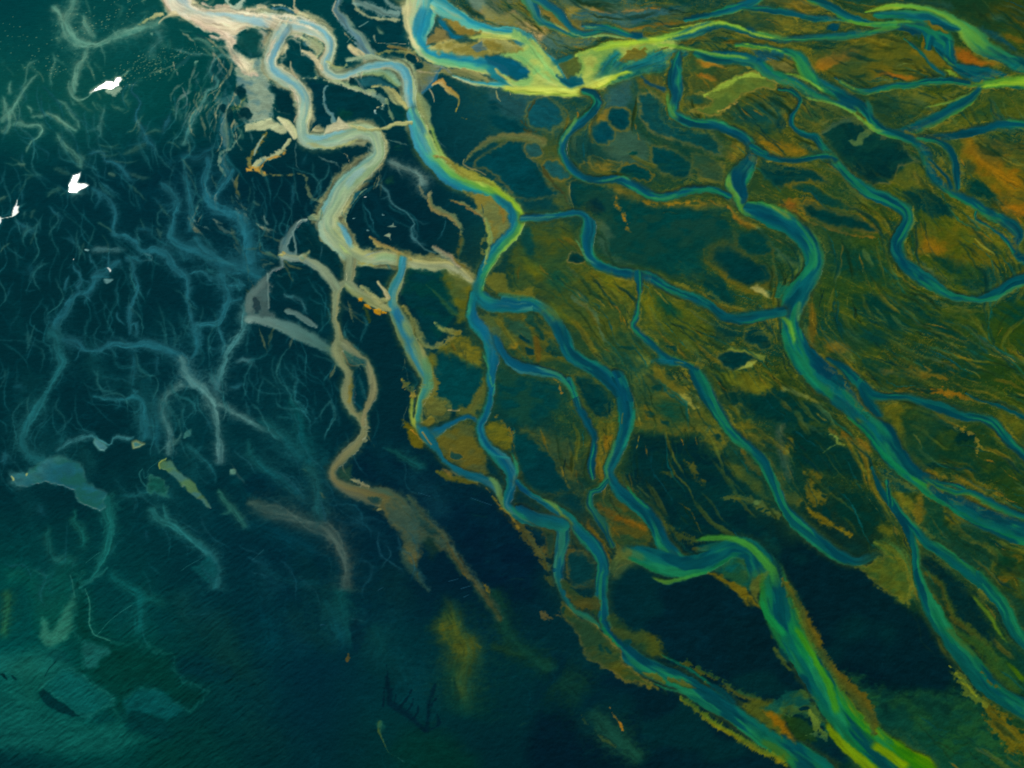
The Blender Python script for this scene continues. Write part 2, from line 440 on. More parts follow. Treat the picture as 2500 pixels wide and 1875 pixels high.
POLY('@03 560,430 700,370 900,300 1180,260 1300,330 1400,440 1500,530 1590,590 1450,600 1250,635 1060,640 900,600 700,560 590,510', c(120,96,20), 8, .95, rag=4, tex=.25, col2=c(92,88,26))
E('@03 760,450 700,480 860,420', c(186,108,22), 120, 40, -20, .8, .7, tex=.3)
E('@03 1230,600', c(168,88,20), 150, 26, 0, .7, .8)
E('@03 960,575', c(30,56,34), 70, 16, 8, .5, .9)
E('@03 1150,470', c(64,76,34), 260, 40, 5, .8, .7, tex=.5)
POLY('@03 1650,330 1780,370 1900,440 2010,510 1900,510 1760,480 1680,440', c(110,84,24), 6, .95, rag=3, col2=c(150,82,18))
E('@03 1860,470', c(168,86,18), 110, 30, 18, .7, .8)
POLY('@03 1150,725 1380,700 1500,740 1740,670 1640,740 1480,790 1350,830 1250,810', c(96,98,36), 7, .9, rag=4, tex=.3)
POLY('@03 1050,740 1200,730 1300,820 1400,840 1380,930 1200,960 1080,930 1040,840', c(22,60,48), 8, .7, rag=6, tex=.6)
POLY('@03 1410,880 1640,790 1760,740 1600,860 1420,940', c(120,88,24), 6, .9, rag=3, tex=.3)
POLY('@03 1880,690 2230,700 2230,930 2050,950 1800,1010 1560,1000 1560,950 1700,860', c(78,84,24), 9, .9, rag=5, tex=.3, col2=c(50,76,34))
POLY('@03 1100,30 2230,0 2230,280 1900,210 1700,100 1500,20', c(26,56,32), 22, .8, rag=6, col2=c(60,66,22))
E('@03 2000,150', c(44,86,66), 70, 40, 10, .7, .6)
E('@03 2100,70', c(64,66,20), 200, 60, -8, .9, .6)
POLY('@03 1000,0 1400,0 1640,20 1660,60 1400,40 1150,30', c(28,72,66), 9, .8)
S('@03 1870,230,60 1980,290,70 2130,390,50', [NAVY], soft=12, a=.6, rag=5)
E('@03 2110,320', c(110,84,20), 110, 30, 15, .6, .8)
# tile 03 lower: dark lake and shells
POLY('@03 640,1050 760,980 880,930 1000,970 1150,1050 1280,1100 1340,1180 1420,1240 1280,1260 1250,1330 1180,1420 1020,1400 900,1330 820,1280 760,1180 700,1090', c(2,44,46), 7, .97, rag=4, col2=c(10,56,50), edge=(c(150,120,60), 4, .5))
POLY('@03 1250,1330 1350,1250 1430,1250 1500,1400 1560,1480 1400,1470 1260,1450 1180,1380', c(88,90,28), 9, .8, rag=4)
E('@03 1400,1370', c(130,108,34), 30, 60, -30, .8, .6)
POLY('@03 880,1085 950,1070 970,1010 1030,975 1060,1000 1010,1050 985,1110 930,1115', c(124,132,62), 3, .9)
POLY('@03 1100,1040 1150,1035 1230,1065 1160,1065 1110,1090', c(150,120,58), 3, .85)
S('@03 650,1040,14 760,980,30 880,925,34 950,920,10', [c(104,112,70), c(90,96,60)], soft=5, a=.9, rag=2)
S('@03 660,960,20 740,930,26 840,920,10', [c(150,124,50)], soft=5, a=.8, rag=3)
POLY('@03 70,760 200,710 330,690 430,740 440,850 380,940 250,870 150,850 60,820', c(60,74,34), 14, .8, rag=6, tex=.4, col2=c(118,92,24))
E('@03 160,900 230,870', c(6,64,62), 110, 70, 30, .6, .8, tex=.3)
E('@03 330,960', c(0,44,52), 80, 50, 40, .4, .95)
POLY('@03 110,1040 300,1070 480,1120 560,1190 420,1210 260,1200 140,1130', c(140,96,18), 9, .85, rag=5, tex=.4)
E('@03 560,860', c(8,66,56), 120, 60, 40, .5, .85, ring=(c(150,110,24), .8))
POLY('@03 500,790 650,830 820,870 900,910 780,920 660,960 600,1010 540,990 480,900', c(84,86,30), 9, .6, rag=6, tex=.5)
E('@03 560,1130', c(22,66,60), 100, 40, 40, .5, .7)
POLY('@03 160,1240 330,1250 480,1260 620,1320 740,1390 560,1400 400,1430 280,1420 210,1350', c(0,52,54), 8, .95, rag=5, edge=(c(140,104,26), 5, .6))
E('@03 650,1500', c(6,62,58), 260, 50, 20, .5, .85, ring=(c(130,100,22), .6))
E('@03 560,1620 700,1650', c(2,52,50), 230, 60, 12, .5, .9, ring=(c(150,106,20), .8))
E('@03 1500,1560', c(0,50,50), 230, 90, 20, .5, .9, tex=.3)
POLY('@03 1700,1080 1900,1060 2100,1080 2230,1060 2230,1640 2100,1600 1980,1500 1900,1420 1780,1330 1730,1200', c(110,92,20), 10, .85, rag=6, tex=.35, col2=c(140,92,14))
E('@03 1900,1200 2040,1330 2120,1560 1880,1130', c(160,98,14), 150, 70, 30, .8, .6, tex=.5)
E('@03 1860,1440', c(0,54,48), 110, 46, 30, .4, .95, rag=.35)
E('@03 1780,1280', c(20,58,46), 60, 60, 30, .6, .6)
E('@03 1860,900 1400,880', c(30,70,44), 60, 22, 10, .5, .7)
E('@03 1580,1260', c(70,82,28), 70, 80, 60, .5, .8)
# tile 02: islands and ponds
POLY('@02 330,560 420,500 560,480 650,460 670,530 640,590 560,600 480,540', c(92,100,44), 5, .9, rag=3)
POLY('@02 1400,470 1600,450 1800,480 1960,520 2020,590 1850,620 1720,700 1600,780 1500,740 1450,640', c(46,78,44), 10, .9, rag=6, tex=.3, col2=c(74,80,34))
E('@02 1690,500', c(176,112,30), 100, 34, 4, .7, .85)
E('@02 1640,610', c(170,104,28), 76, 26, 14, .7, .85)
POLY('@02 1180,590 1330,620 1370,700 1330,760 1220,690 1120,690 1080,620', c(96,86,34), 7, .9, rag=5, tex=.5)
POLY('@02 0,700 150,720 330,740 420,770 370,860 230,900 90,870 0,800', c(34,80,84), 14, .8, rag=5)
E('@02 120,950', c(0,60,68), 130, 60, 10, .4, .9)
E('@02 20,810 40,850', c(0,56,64), 36, 18, 0, .5, .8)
E('@02 420,910', c(14,78,88), 140, 110, 20, .25, .95, rag=.12, ring=(c(98,104,58), .7))
POLY('@02 0,1110 120,1030 350,1030 480,1070 540,1130 560,1230 620,1300 590,1400 620,1640 480,1560 380,1300 250,1200 120,1110 60,1120', c(104,98,38), 9, .85, rag=5, tex=.25, col2=c(74,84,38))
POLY('@02 20,1150 130,1090 250,1090 260,1180 350,1270 440,1420 540,1480 500,1510 320,1520 190,1530 90,1420 0,1330 -130,1300 -100,1230', c(2,62,70), 7, .97, rag=3, edge=(c(120,104,50), 4, .6))
E('@02 320,1160', c(30,82,84), 76, 56, 30, .3, .9, ring=(c(120,106,54), .6))
E('@02 510,1320', c(24,82,86), 88, 62, 10, .25, .95, rag=.12, ring=(c(128,104,40), .6))
S('@02 400,1300,24 440,1370,26 500,1440,26 570,1510,20 600,1600,14', [c(64,64,34)], soft=5, a=.85, rag=4)
S('@02 340,780,10 280,890,16 260,960,22 330,1020,20 400,1040,14', [c(66,66,36)], soft=4, a=.8, rag=3)
S('@02 230,920,12 260,1000,18 360,1030,16', [c(60,62,34)], soft=4, a=.8, rag=3)
POLY('@02 880,660 1040,640 1060,740 1020,870 900,880 820,900 760,950 800,850 850,760', c(48,90,92), 12, .75, rag=5)
POLY('@02 1120,730 1250,730 1360,830 1440,940 1560,990 1740,1020 1800,1100 1810,1200 1700,1150 1500,1100 1330,1060 1200,1010 1150,900', c(10,70,74), 9, .9, rag=4, edge=(c(160,124,50), 5, .6))
POLY('@02 770,960 850,890 930,860 1050,900 1080,1010 1150,1080 1210,1120 1180,1290 1100,1300 1000,1300 900,1170 830,1060', c(58,88,70), 12, .8, rag=6)
POLY('@02 760,970 800,880 900,870 880,960 800,1020 770,1080', c(150,108,30), 10, .75, rag=5)
E('@02 980,950', c(0,60,68), 88, 78, 30, .25, .97, rag=.12, ring=(c(130,106,36), .6))
E('@02 860,1030', c(2,66,78), 90, 66, 30, .3, .95, rag=.15, ring=(c(128,106,40), .5))
E('@02 1085,1215', c(0,62,58), 30, 18, 10, .3, .9)
POLY('@02 1230,1130 1350,1150 1470,1180 1560,1270 1540,1370 1400,1380 1270,1320 1190,1240', c(0,60,64), 6, .97, rag=4, edge=(c(120,104,44), 5, .6))
POLY('@02 1560,1180 1700,1190 1820,1290 1800,1400 1720,1430 1620,1380 1560,1280', c(56,80,52), 8, .85, rag=5, edge=(c(132,108,36), 5, .5))
E('@02 1090,1350', c(0,60,62), 110, 56, 12, .3, .97, ring=(c(124,100,30), .7))
E('@02 880,1260 800,1300', c(110,94,32), 120, 50, 20, .5, .8, tex=.5, ring=(c(150,116,40), .5))
E('@02 1880,1180', c(124,96,30), 60, 100, 0, .5, .8)
POLY('@02 1440,760 1560,780 1700,850 1640,900 1540,880 1460,810', c(80,82,34), 10, .8, rag=5)
E('@02 1540,800', c(10,66,62), 70, 36, 10, .5, .8)
POLY('@02 590,1400 700,1370 840,1420 930,1520 980,1640 800,1640 640,1640 600,1520', c(0,50,58), 6, .98, rag=3, edge=(c(130,112,50), 4, .6))
POLY('@02 980,1520 1200,1560 1500,1560 1700,1600 1860,1640 1600,1800 1300,1900 1050,1750 960,1640', c(2,58,58), 16, .85, rag=6)
POLY('@02 850,1410 1000,1440 1250,1560 1650,1560 1830,1620 1500,1600 1200,1570 980,1530', c(130,100,30), 9, .75, rag=5, tex=.4)
POLY('@02 2080,780 2240,740 2240,1000 2120,990 1900,950 1850,880', c(16,68,62), 16, .8, rag=7, tex=.3)
POLY('@02 2060,1240 2240,1300 2230,1430 2150,1430 2060,1330', c(0,54,56), 8, .9, rag=4)
POLY('@02 1280,260 1450,200 1340,280', c(110,110,44), 6, .7)
E('@02 1600,300 1750,270 1500,330', c(120,92,26), 180, 20, -4, .6, .8, tex=.5)
E('@02 2120,340 1900,345', c(128,88,22), 130, 22, 6, .6, .8, tex=.4)
POLY('@02 1000,470 1080,400 1200,370 1260,375 1170,430 1080,480 1010,490', c(118,98,30), 4, .9, rag=3)
# tile 12
POLY('@12 620,-10 760,-20 880,20 940,90 990,100 1200,180 1500,200 1700,220 1820,330 1880,450 1700,420 1640,520 1640,640 1560,760 1350,700 1100,640 920,600 880,450 790,300 720,190 640,120', c(2,62,60), 14, .9, rag=6, col2=c(20,64,54))
E('@12 790,190', c(0,42,52), 80, 60, 10, .5, .9)
S('@12 950,60,30 975,170,40 1020,250,24 1060,330,14 1110,400,8', [c(186,118,24)], soft=8, a=.9, rag=6, fade=(20, 40))
S('@12 600,0,10 605,80,12 640,190,8', [c(160,140,70)], soft=2, a=.7, rag=1)
S('@12 1100,120,20 1350,140,34 1600,130,20 1700,190,30', [c(190,122,22), c(130,100,26)], soft=7, a=.8, rag=7, fade=(30, 60))
S('@12 1830,190,20 1880,250,50 1960,290,70 2030,330,30', [c(170,102,22), c(110,100,40)], soft=7, a=.85, rag=4)
S('@12 2040,330,26 2120,420,34 2200,520,24 2230,560,20', [c(70,104,74)], soft=7, a=.7, rag=4)
POLY('@12 1860,370 2000,360 2100,420 2160,520 2120,560 2000,520 1880,440', c(4,60,58), 8, .9, rag=4, edge=(c(120,94,26), 6, .5))
POLY('@12 1680,480 1830,440 1900,500 2100,640 2140,740 2020,770 1850,700 1700,600', c(0,52,56), 7, .98, rag=3, edge=(c(124,92,24), 12, .55))
S('@12 1640,500,24 1650,580,34 1760,680,40 1900,780,60 2050,820,60 2150,740,40 2170,620,24 2160,520,20', [c(112,90,22)], soft=12, a=.55, rag=5)
E('@12 1740,800', c(2,56,54), 170, 90, 40, .35, .95, rag=.3)
POLY('@12 2010,790 2080,780 2150,860 2200,890 2120,850', c(178,160,90), 3, .8)
POLY('@12 240,330 420,300 640,270 720,300 690,430 740,520 800,600 1000,640 1100,700 1130,950 1060,1050 1200,1230 1320,1320 1230,1300 900,1240 700,1150 560,1080 420,920 260,860 110,840 90,680 120,520 200,420', c(72,84,32), 12, .75, rag=6, tex=.35, col2=c(92,88,22))
POLY('@12 240,330 300,370 360,520 270,530 200,450 210,400', c(10,66,64), 8, .9, rag=4)
E('@12 300,640 920,760 1000,860', c(124,108,16), 150, 66, 30, .8, .55, tex=.4)
E('@12 540,720 480,760', c(14,68,54), 80, 110, -20, .7, .7, tex=.4)
E('@12 655,560', c(2,46,50), 68, 46, 5, .3, .97, rag=.15, ring=(c(150,120,60), .7))
E('@12 700,890 1250,1120', c(16,60,54), 40, 24, 20, .4, .8, tex=.4)
POLY('@12 780,290 860,330 940,400 880,440 880,560 980,600 1100,640 1000,650 880,600 800,480', c(88,104,74), 10, .75, rag=4)
S('@12 590,850,20 680,930,40 780,1000,40 830,1130,26 900,1230,20', [c(80,106,80)], soft=12, a=.6, rag=4)
E('@12 120,650 110,740', c(4,50,50), 34, 60, -40, .4, .85, tex=.4)
POLY('@12 1180,780 1330,820 1500,910 1680,1020 1720,1130 1550,1330 1430,1250 1350,1160 1180,1110 1150,1000', c(86,88,20), 14, .7, rag=6, tex=.3)
E('@12 1360,940 1400,980', c(10,64,48), 120, 46, 40, .7, .8, tex=.3)
E('@12 1230,980', c(124,104,20), 50, 140, -20, .8, .6)
E('@12 1040,1238', c(0,52,50), 90, 15, 2, .4, .9)
E('@12 1400,1285', c(2,52,50), 40, 18, 10, .4, .9)
POLY('@12 1720,1060 1880,1100 1930,1160 1860,1230 1740,1190', c(4,54,54), 8, .9, rag=4)
POLY('@12 1960,1120 2060,1090 2160,1150 2170,1240 2080,1270 1970,1220', c(0,50,52), 6, .95, rag=4, edge=(c(130,112,36), 5, .5))
POLY('@12 1740,1320 1870,1290 2000,1320 2040,1360 1950,1440 1850,1470 1770,1420', c(0,48,50), 5, .97, rag=3, edge=(c(140,124,50), 4, .5))
POLY('@12 1830,1290 1870,1260 1960,1290 2120,1320 2100,1380 2010,1330 1900,1290', c(128,132,52), 4, .8)
POLY('@12 2040,1370 2020,1440 1870,1475 1940,1440', c(170,166,70), 3, .9)
POLY('@12 1700,1470 1900,1480 2000,1500 2160,1580 2050,1630 1930,1600 1800,1540', c(104,104,22), 10, .75, rag=5)
POLY('@12 770,1290 920,1250 1050,1270 1200,1420 1230,1500 1100,1480 950,1380 850,1370', c(30,72,56), 10, .7, rag=6, tex=.5)
POLY('@12 1080,1320 1160,1320 1230,1380 1200,1420 1120,1370', c(120,124,50), 6, .7)
POLY('@12 1100,1470 1220,1440 1200,1640 1090,1640', c(112,112,42), 9, .7, rag=4)
POLY('@12 1240,1430 1330,1430 1400,1520 1560,1560 1480,1640 1300,1660 1220,1560', c(112,96,28), 7, .8, rag=5, tex=.3)
E('@12 1370,1500 1290,1570 1200,1680', c(2,50,48), 44, 26, 20, .4, .9, tex=.2)
S('@12 1450,1240,16 1480,1310,20 1540,1390,24', [c(60,60,26)], soft=5, a=.7, rag=4)
POLY('@12 60,1000 230,980 340,1030 400,1100 440,1120 520,1260 560,1340 420,1400 330,1360 200,1350 100,1250 60,1120', c(92,86,28), 7, .85, rag=5, tex=.3)
POLY('@12 100,1030 250,1060 310,1150 320,1290 240,1240 180,1180 110,1100', c(30,72,58), 7, .85, rag=5)
POLY('@12 260,990 330,1010 400,1130 390,1190 330,1130 290,1060', c(6,58,56), 5, .85, rag=5)
POLY('@12 430,1190 480,1190 560,1330 480,1330 430,1260', c(4,54,54), 5, .9, rag=5)
E('@12 240,1225 290,1300', c(0,48,54), 46, 24, 10, .3, .9)
S('@12 330,1190,50 350,1280,60 370,1370,40', [c(94,72,24)], soft=5, a=.8, rag=3)
E('@12 150,1290', c(160,116,24), 40, 40, 0, .6, .8, tex=.4)
POLY('@12 80,1400 200,1460 440,1490 540,1580 560,1640 500,1760 300,1850 150,1850 60,1700 30,1500', c(2,60,62), 14, .9, rag=4, col2=c(20,66,54))
POLY('@12 620,1450 780,1470 860,1550 900,1640 960,1700 900,1800 800,1800 700,1680', c(0,50,54), 8, .95, rag=4, edge=(c(120,100,26), 5, .5))
S('@12 480,1490,14 520,1540,20 540,1610,8', [c(200,130,30)], soft=4, a=.7, rag=5)
# tile 13
POLY('@13 450,150 700,180 900,260 1060,330 1110,370 1000,385 820,350 620,300 500,250', c(0,50,50), 6, .97, rag=3, edge=(c(150,104,24), 6, .6))
S('@13 440,140,40 430,190,40 520,280,30 700,340,28 900,400,26 1100,410,14', [c(176,106,26), c(112,88,24)], soft=8, a=.75, rag=5)
POLY('@13 340,140 400,100 430,140 420,220 460,290 400,240', c(140,84,24), 6, .9)
POLY('@13 660,560 900,480 1150,560 1250,640 1400,790 1300,800 1000,740 760,660', c(4,56,46), 22, .75, rag=10, tex=.4)
POLY('@13 900,860 1200,840 1500,950 1700,1100 1700,1200 1400,1100 1150,1080 950,960', c(0,50,44), 26, .75, rag=12, tex=.4)
POLY('@13 1230,60 1450,50 1600,120 1700,270 1500,260 1380,190 1300,130', c(0,50,50), 8, .92, rag=6, tex=.2)
E('@13 1880,50 1830,30', c(0,54,50), 110, 50, 20, .5, .9, tex=.2)
E('@13 1510,490', c(172,96,14), 110, 56, 0, .7, .85, tex=.2)
E('@13 1640,620', c(0,50,46), 140, 60, 24, .4, .92, rag=.4, tex=.3)
POLY('@13 1300,560 1450,620 1520,700 1600,690 1700,720 1600,740 1450,680 1340,600', c(110,106,34), 8, .6, rag=6)
POLY('@13 1380,380 1750,320 2030,420 2100,540 2180,620 2000,640 1700,640 1560,560 1400,500', c(86,88,18), 14, .7, rag=7, tex=.35, col2=c(110,90,16))
E('@13 2130,190', c(160,94,14), 180, 60, 24, .7, .8, tex=.4)
S('@13 1840,430,14 1910,490,20 1980,540,14', [c(170,160,60)], soft=6, a=.7)
E('@13 2150,640', c(10,50,36), 110, 40, 10, .5, .8, tex=.4)
S('@13 1560,830,40 1750,850,50 1950,800,50 2100,740,30', [c(96,92,20)], soft=10, a=.7, rag=5)
E('@13 2150,1000 1850,1000', c(6,56,40), 160, 100, 10, .6, .7, tex=.5)
POLY('@13 540,930 600,960 620,1100 610,1250 560,1280 530,1150', c(108,80,20), 7, .8, rag=4)
E('@13 790,1260', c(166,108,14), 100, 50, 12, .7, .85, tex=.2)
E('@13 1700,980 1300,690', c(116,100,16), 120, 36, 14, .7, .7, tex=.5)
S('@13 1100,1440,30 1300,1450,60 1450,1470,60 1600,1500,30', [c(160,106,20)], soft=8, a=.7, rag=9)
POLY('@13 940,1340 1200,1340 1400,1400 1750,1440 1850,1530 1600,1500 1300,1480 1050,1480', c(4,52,44), 9, .75, rag=12, tex=.5)
S('@13 1150,1580,24 1400,1600,40 1700,1620,24', [c(150,94,16)], soft=6, a=.6, rag=9)
S('@13 1760,1430,6 1850,1460,10 1875,1505,6', [c(130,116,40)], soft=2, a=.8)
POLY('@13 0,340 120,340 230,430 240,540 130,530 20,470', c(2,58,56), 8, .9, rag=4)
POLY('@13 -60,540 100,560 220,640 240,740 110,770 -60,700', c(0,52,54), 8, .9, rag=3)
S('@13 330,560,50 400,600,60 460,620,50 500,560,30', [c(110,116,50), c(80,100,66)], soft=10, a=.8, rag=4)
# tile 22
POLY('@22 180,540 280,550 480,700 560,850 640,960 600,980 480,960 360,980 240,900 200,800 170,700', c(0,56,60), 12, .93, rag=5, edge=(c(120,98,26), 5, .4))
POLY('@22 480,1000 600,960 700,1040 720,1100 640,1110 560,1060', c(4,54,56), 9, .9, rag=4)
POLY('@22 120,440 360,480 640,560 700,680 690,900 740,1080 640,960 540,760 420,620 240,520', c(84,86,36), 12, .8, rag=5, tex=.3, col2=c(64,80,44))
S('@22 520,680,8 600,760,12 690,880,16 740,1020,12', [c(50,56,30)], soft=4, a=.8, rag=3)
S('@22 550,770,8 600,920,10 680,1000,8', [c(130,110,34)], soft=4, a=.7, rag=3)
S('@22 40,370,20 110,450,26 160,540,30 180,600,16', [c(120,104,34)], soft=5, a=.8, rag=7)
POLY('@22 100,420 180,420 230,470 200,520 150,490', c(2,50,52), 5, .8, rag=8, tex=.3)
POLY('@22 650,560 780,540 840,400 940,420 940,560 880,800 800,800 830,600', c(104,92,24), 7, .8, rag=5, tex=.4)
POLY('@22 870,520 940,500 920,640 880,640', c(140,92,18), 5, .8, rag=3)
POLY('@22 820,1010 900,960 1000,980 1100,1080 1200,1160 1230,1320 1160,1400 1050,1380 960,1380 880,1280 800,1150 780,1080', c(44,76,40), 10, .8, rag=5, tex=.3, col2=c(92,82,24))
S('@22 830,1050,50 940,1130,70 1050,1170,70 1180,1230,60', [c(128,84,16)], soft=12, a=.8, rag=5)
POLY('@22 1100,480 1380,520 1640,560 1660,640 1800,700 1950,900 2000,1000 1990,1180 2080,1180 2230,1330 2230,1500 2000,1350 1700,1280 1500,1310 1340,1230 1180,1000 1060,860 1080,640', c(2,44,46), 16, .93, rag=10, tex=.15, col2=c(0,38,44))
POLY('@22 1100,290 1180,60 1350,60 1480,180 1600,260 1680,420 1640,520 1380,530 1240,490 1110,450', c(70,80,34), 9, .8, rag=6, tex=.35, col2=c(104,92,28))
E('@22 1420,330', c(6,62,52), 150, 90, 20, .6, .8, tex=.3)
E('@22 1285,145 1250,350 1340,420 1250,270', c(4,52,50), 34, 22, 20, .4, .9, tex=.3)
POLY('@22 1440,180 1480,180 1550,290 1600,320 1560,330 1500,290 1450,240', c(160,144,60), 4, .8, rag=3)
POLY('@22 1650,440 1700,450 1830,520 1800,560 1760,640 1700,620 1640,580', c(112,98,28), 6, .8, rag=5, tex=.4)
E('@22 1720,540', c(4,50,48), 30, 26, 0, .4, .9)
POLY('@22 1780,720 1900,740 2060,870 2130,1000 2100,1020 1980,900 1860,820', c(84,86,30), 9, .75, rag=5)
S('@22 1500,700,20 1570,780,50 1620,880,40', [c(106,92,26)], soft=9, a=.7, rag=8)
S('@22 1300,800,30 1400,820,40', [c(90,86,26)], soft=9, a=.6, rag=8)
E('@22 1900,110 1950,150', c(4,52,48), 70, 26, 10, .4, .6)
POLY('@22 1800,80 2000,90 2160,160 2100,200 1960,210 1850,150', c(100,98,26), 8, .85, rag=4)
POLY('@22 1720,170 1900,180 2230,200 2230,420 2000,340 1800,280', c(2,48,46), 8, .85, rag=6, edge=(c(120,98,30), 5, .4))
POLY('@22 1820,400 1960,390 2000,440 1900,480', c(112,98,24), 5, .85, rag=3)
POLY('@22 1860,480 2030,480 2160,600 2150,660 2020,580', c(80,80,30), 6, .8, rag=5, tex=.4)
S('@22 1930,630,30 1980,720,50 2060,800,50', [c(126,92,22)], soft=7, a=.75, rag=6)
POLY('@22 2060,530 2140,560 2180,640 2120,660', c(2,46,44), 5, .8, rag=9, tex=.4)
S('@22 1800,990,20 1920,1000,36 2020,1030,60 2100,1080,90 2180,1140,70', [c(112,104,36)], soft=7, a=.8, rag=7)
E('@22 2020,1030', c(130,140,64), 34, 26, 0, .6, .9)
E('@22 2060,1100 2090,1130', c(4,48,44), 22, 12, 0, .4, .9)
POLY('@22 850,1380 900,1460 900,1560 860,1480 820,1390', c(134,92,16), 4, .9, rag=3)
POLY('@22 950,1390 1060,1400 1150,1500 1060,1500 960,1590 920,1620 900,1540', c(96,104,46), 6, .9, rag=4)
S('@22 930,1600,10 960,1540,12 1020,1500,10 1100,1490,8', [c(120,112,44)], soft=3, a=.8, rag=2)
S('@22 1280,1160,16 1340,1220,30 1450,1300,50 1600,1340,40', [c(70,76,30)], soft=8, a=.7, rag=9, fringe=10)
E('@22 1630,1400', c(110,86,24), 70, 20, -20, .5, .8)
S('@22 130,1130,40 220,1230,90 300,1340,90 400,1450,70 450,1580,60 480,1660,40', [c(104,94,30), c(76,84,40)], soft=5, a=.9, rag=9, streak=.6)
POLY('@22 420,1230 500,1260 520,1400 470,1460 420,1350', c(40,70,44), 5, .85, rag=5, edge=(c(120,90,24), 5, .5))
POLY('@22 600,1400 740,1420 800,1540 800,1660 660,1680 600,1600', c(8,60,58), 5, .9, rag=4, edge=(c(120,104,40), 5, .6))
S('@22 600,1350,30 640,1390,30 590,1450,20 590,1600,14 620,1640,14', [c(110,90,30)], soft=4, a=.7, rag=5)
POLY('@22 740,1160 830,1320 860,1380 800,1360 730,1250', c(110,84,22), 5, .8, rag=4, tex=.3)
# tile 23
POLY('@23 0,60 140,60 250,100 270,150 150,210 50,190', c(104,98,24), 9, .8, rag=5, tex=.2)
POLY('@23 -20,210 150,220 290,170 400,200 500,260 640,280 720,320 760,400 640,430 500,440 330,430 200,390 0,330', c(0,48,46), 9, .9, rag=8, tex=.1)
S('@23 360,160,40 480,200,34 620,270,26 680,300,8', [c(120,124,64)], soft=8, a=.7, rag=4)
POLY('@23 430,480 560,440 700,470 760,560 900,640 980,760 1020,880 950,900 800,830 600,800 480,770 420,640', c(2,46,42), 12, .93, rag=12, tex=.12)
S('@23 330,440,60 330,600,80 370,720,90 400,850,70', [c(62,82,64), c(74,84,54)], soft=10, a=.85, rag=6, streak=.4)
S('@23 380,640,40 410,560,50 440,640,30', [c(116,96,24)], soft=6, a=.7, rag=6)
S('@23 520,800,60 620,840,80 560,900,60 600,1000,120 680,980,40', [c(112,92,22)], soft=7, a=.75, rag=9, streak=.6)
S('@23 700,470,30 770,510,60 850,540,80 930,580,80 1010,640,50', [c(104,96,36), c(120,84,20)], soft=7, a=.85, rag=9)
S('@23 700,500,10 760,520,20 770,570,24 830,590,14', [c(150,160,64)], soft=3, a=.85, rag=3)
S('@23 670,650,8 730,600,14 790,580,14', [c(110,130,60)], soft=3, a=.7, rag=3)
POLY('@23 730,1010 900,960 1100,1000 1150,1120 1100,1240 950,1280 900,1240 800,1180', c(2,46,40), 10, .9, rag=9, tex=.3)
S('@23 540,1080,50 620,1150,60 740,1220,50 860,1280,30', [c(128,100,18)], soft=7, a=.8, rag=7, streak=.6)
E('@23 700,1140', c(0,46,44), 70, 26, 46, .4, .9)
E('@23 700,945 650,1010', c(4,48,44), 24, 14, 0, .4, .85)
POLY('@23 280,790 340,830 400,950 490,1000 460,1080 380,1060 320,940', c(104,90,26), 7, .8, rag=5)
POLY('@23 1200,960 1280,960 1340,1040 1350,1120 1280,1100 1210,1010', c(100,96,24), 5, .9, rag=4)
POLY('@23 1370,960 1420,1000 1430,1120 1380,1240 1340,1180 1350,1080', c(110,88,22), 6, .8, rag=5)
POLY('@23 1430,960 1560,1060 1580,1180 1600,1300 1680,1360 1560,1380 1450,1260 1430,1100', c(8,60,46), 12, .8, rag=7)
POLY('@23 1560,1070 1700,1080 1780,1160 1840,1260 1920,1350 1980,1420 1860,1380 1700,1280 1600,1180', c(102,90,20), 8, .8, rag=7, tex=.4)
POLY('@23 1110,260 1230,230 1400,260 1600,350 1780,410 1950,450 2050,600 2170,720 2230,760 2230,900 2000,880 1800,840 1500,800 1400,740 1330,640 1250,480 1150,400', c(40,64,26), 14, .8, rag=8, tex=.3, col2=c(10,52,36))
POLY('@23 1110,250 1230,235 1330,300 1230,360 1250,480 1290,600 1200,500 1120,360', c(96,88,20), 8, .85, rag=4)
E('@23 1770,540', c(0,40,38), 80, 40, 20, .4, .9, rag=.4)
S('@23 1700,450,10 1760,490,16 1840,540,16 1850,630,10', [c(170,130,40)], soft=3, a=.65, rag=9)
E('@23 1530,710 1450,730', c(0,42,40), 70, 34, 10, .4, .85, rag=.4)
S('@23 1320,690,20 1450,790,30 1700,870,50 1900,920,60 2050,1000,40', [c(136,96,16)], soft=8, a=.7, rag=9, streak=.6)
POLY('@23 1990,400 2040,330 2230,400 2230,620 2150,580 2080,480', c(86,86,22), 8, .85, rag=4)
S('@23 1350,180,20 1560,190,30 1750,230,24 1930,260,14', [c(150,96,18)], soft=6, a=.7, rag=9)
E('@23 1460,180 1370,182', c(0,42,36), 56, 14, 10, .4, .85)
POLY('@23 1700,990 1850,980 1980,1040 2080,1090 1950,1080 1780,1040', c(104,82,14), 6, .9, rag=4)
POLY('@23 1700,1200 1900,1170 2000,1230 2230,1340 2230,1420 2000,1400 1850,1330 1750,1260', c(6,52,38), 9, .85, rag=8, tex=.2)
S('@23 1900,1370,30 2000,1450,90 1990,1530,60', [c(112,100,20)], soft=7, a=.8, rag=6)
E('@23 2080,1500', c(6,48,34), 90, 36, -10, .4, .85, tex=.2)
E('@23 2100,1600 2170,1460', c(120,84,14), 80, 36, 20, .5, .7, tex=.5)
E('@23 2000,1130', c(4,50,38), 80, 24, 20, .5, .7, tex=.4)
S('@23 1100,1230,60 1180,1260,80', [c(96,92,22)], soft=9, a=.7, rag=6)
POLY('@23 1230,770 1340,900 1380,960 1260,960 1200,960 1150,840 1100,740', c(2,60,60), 7, .85, rag=4)
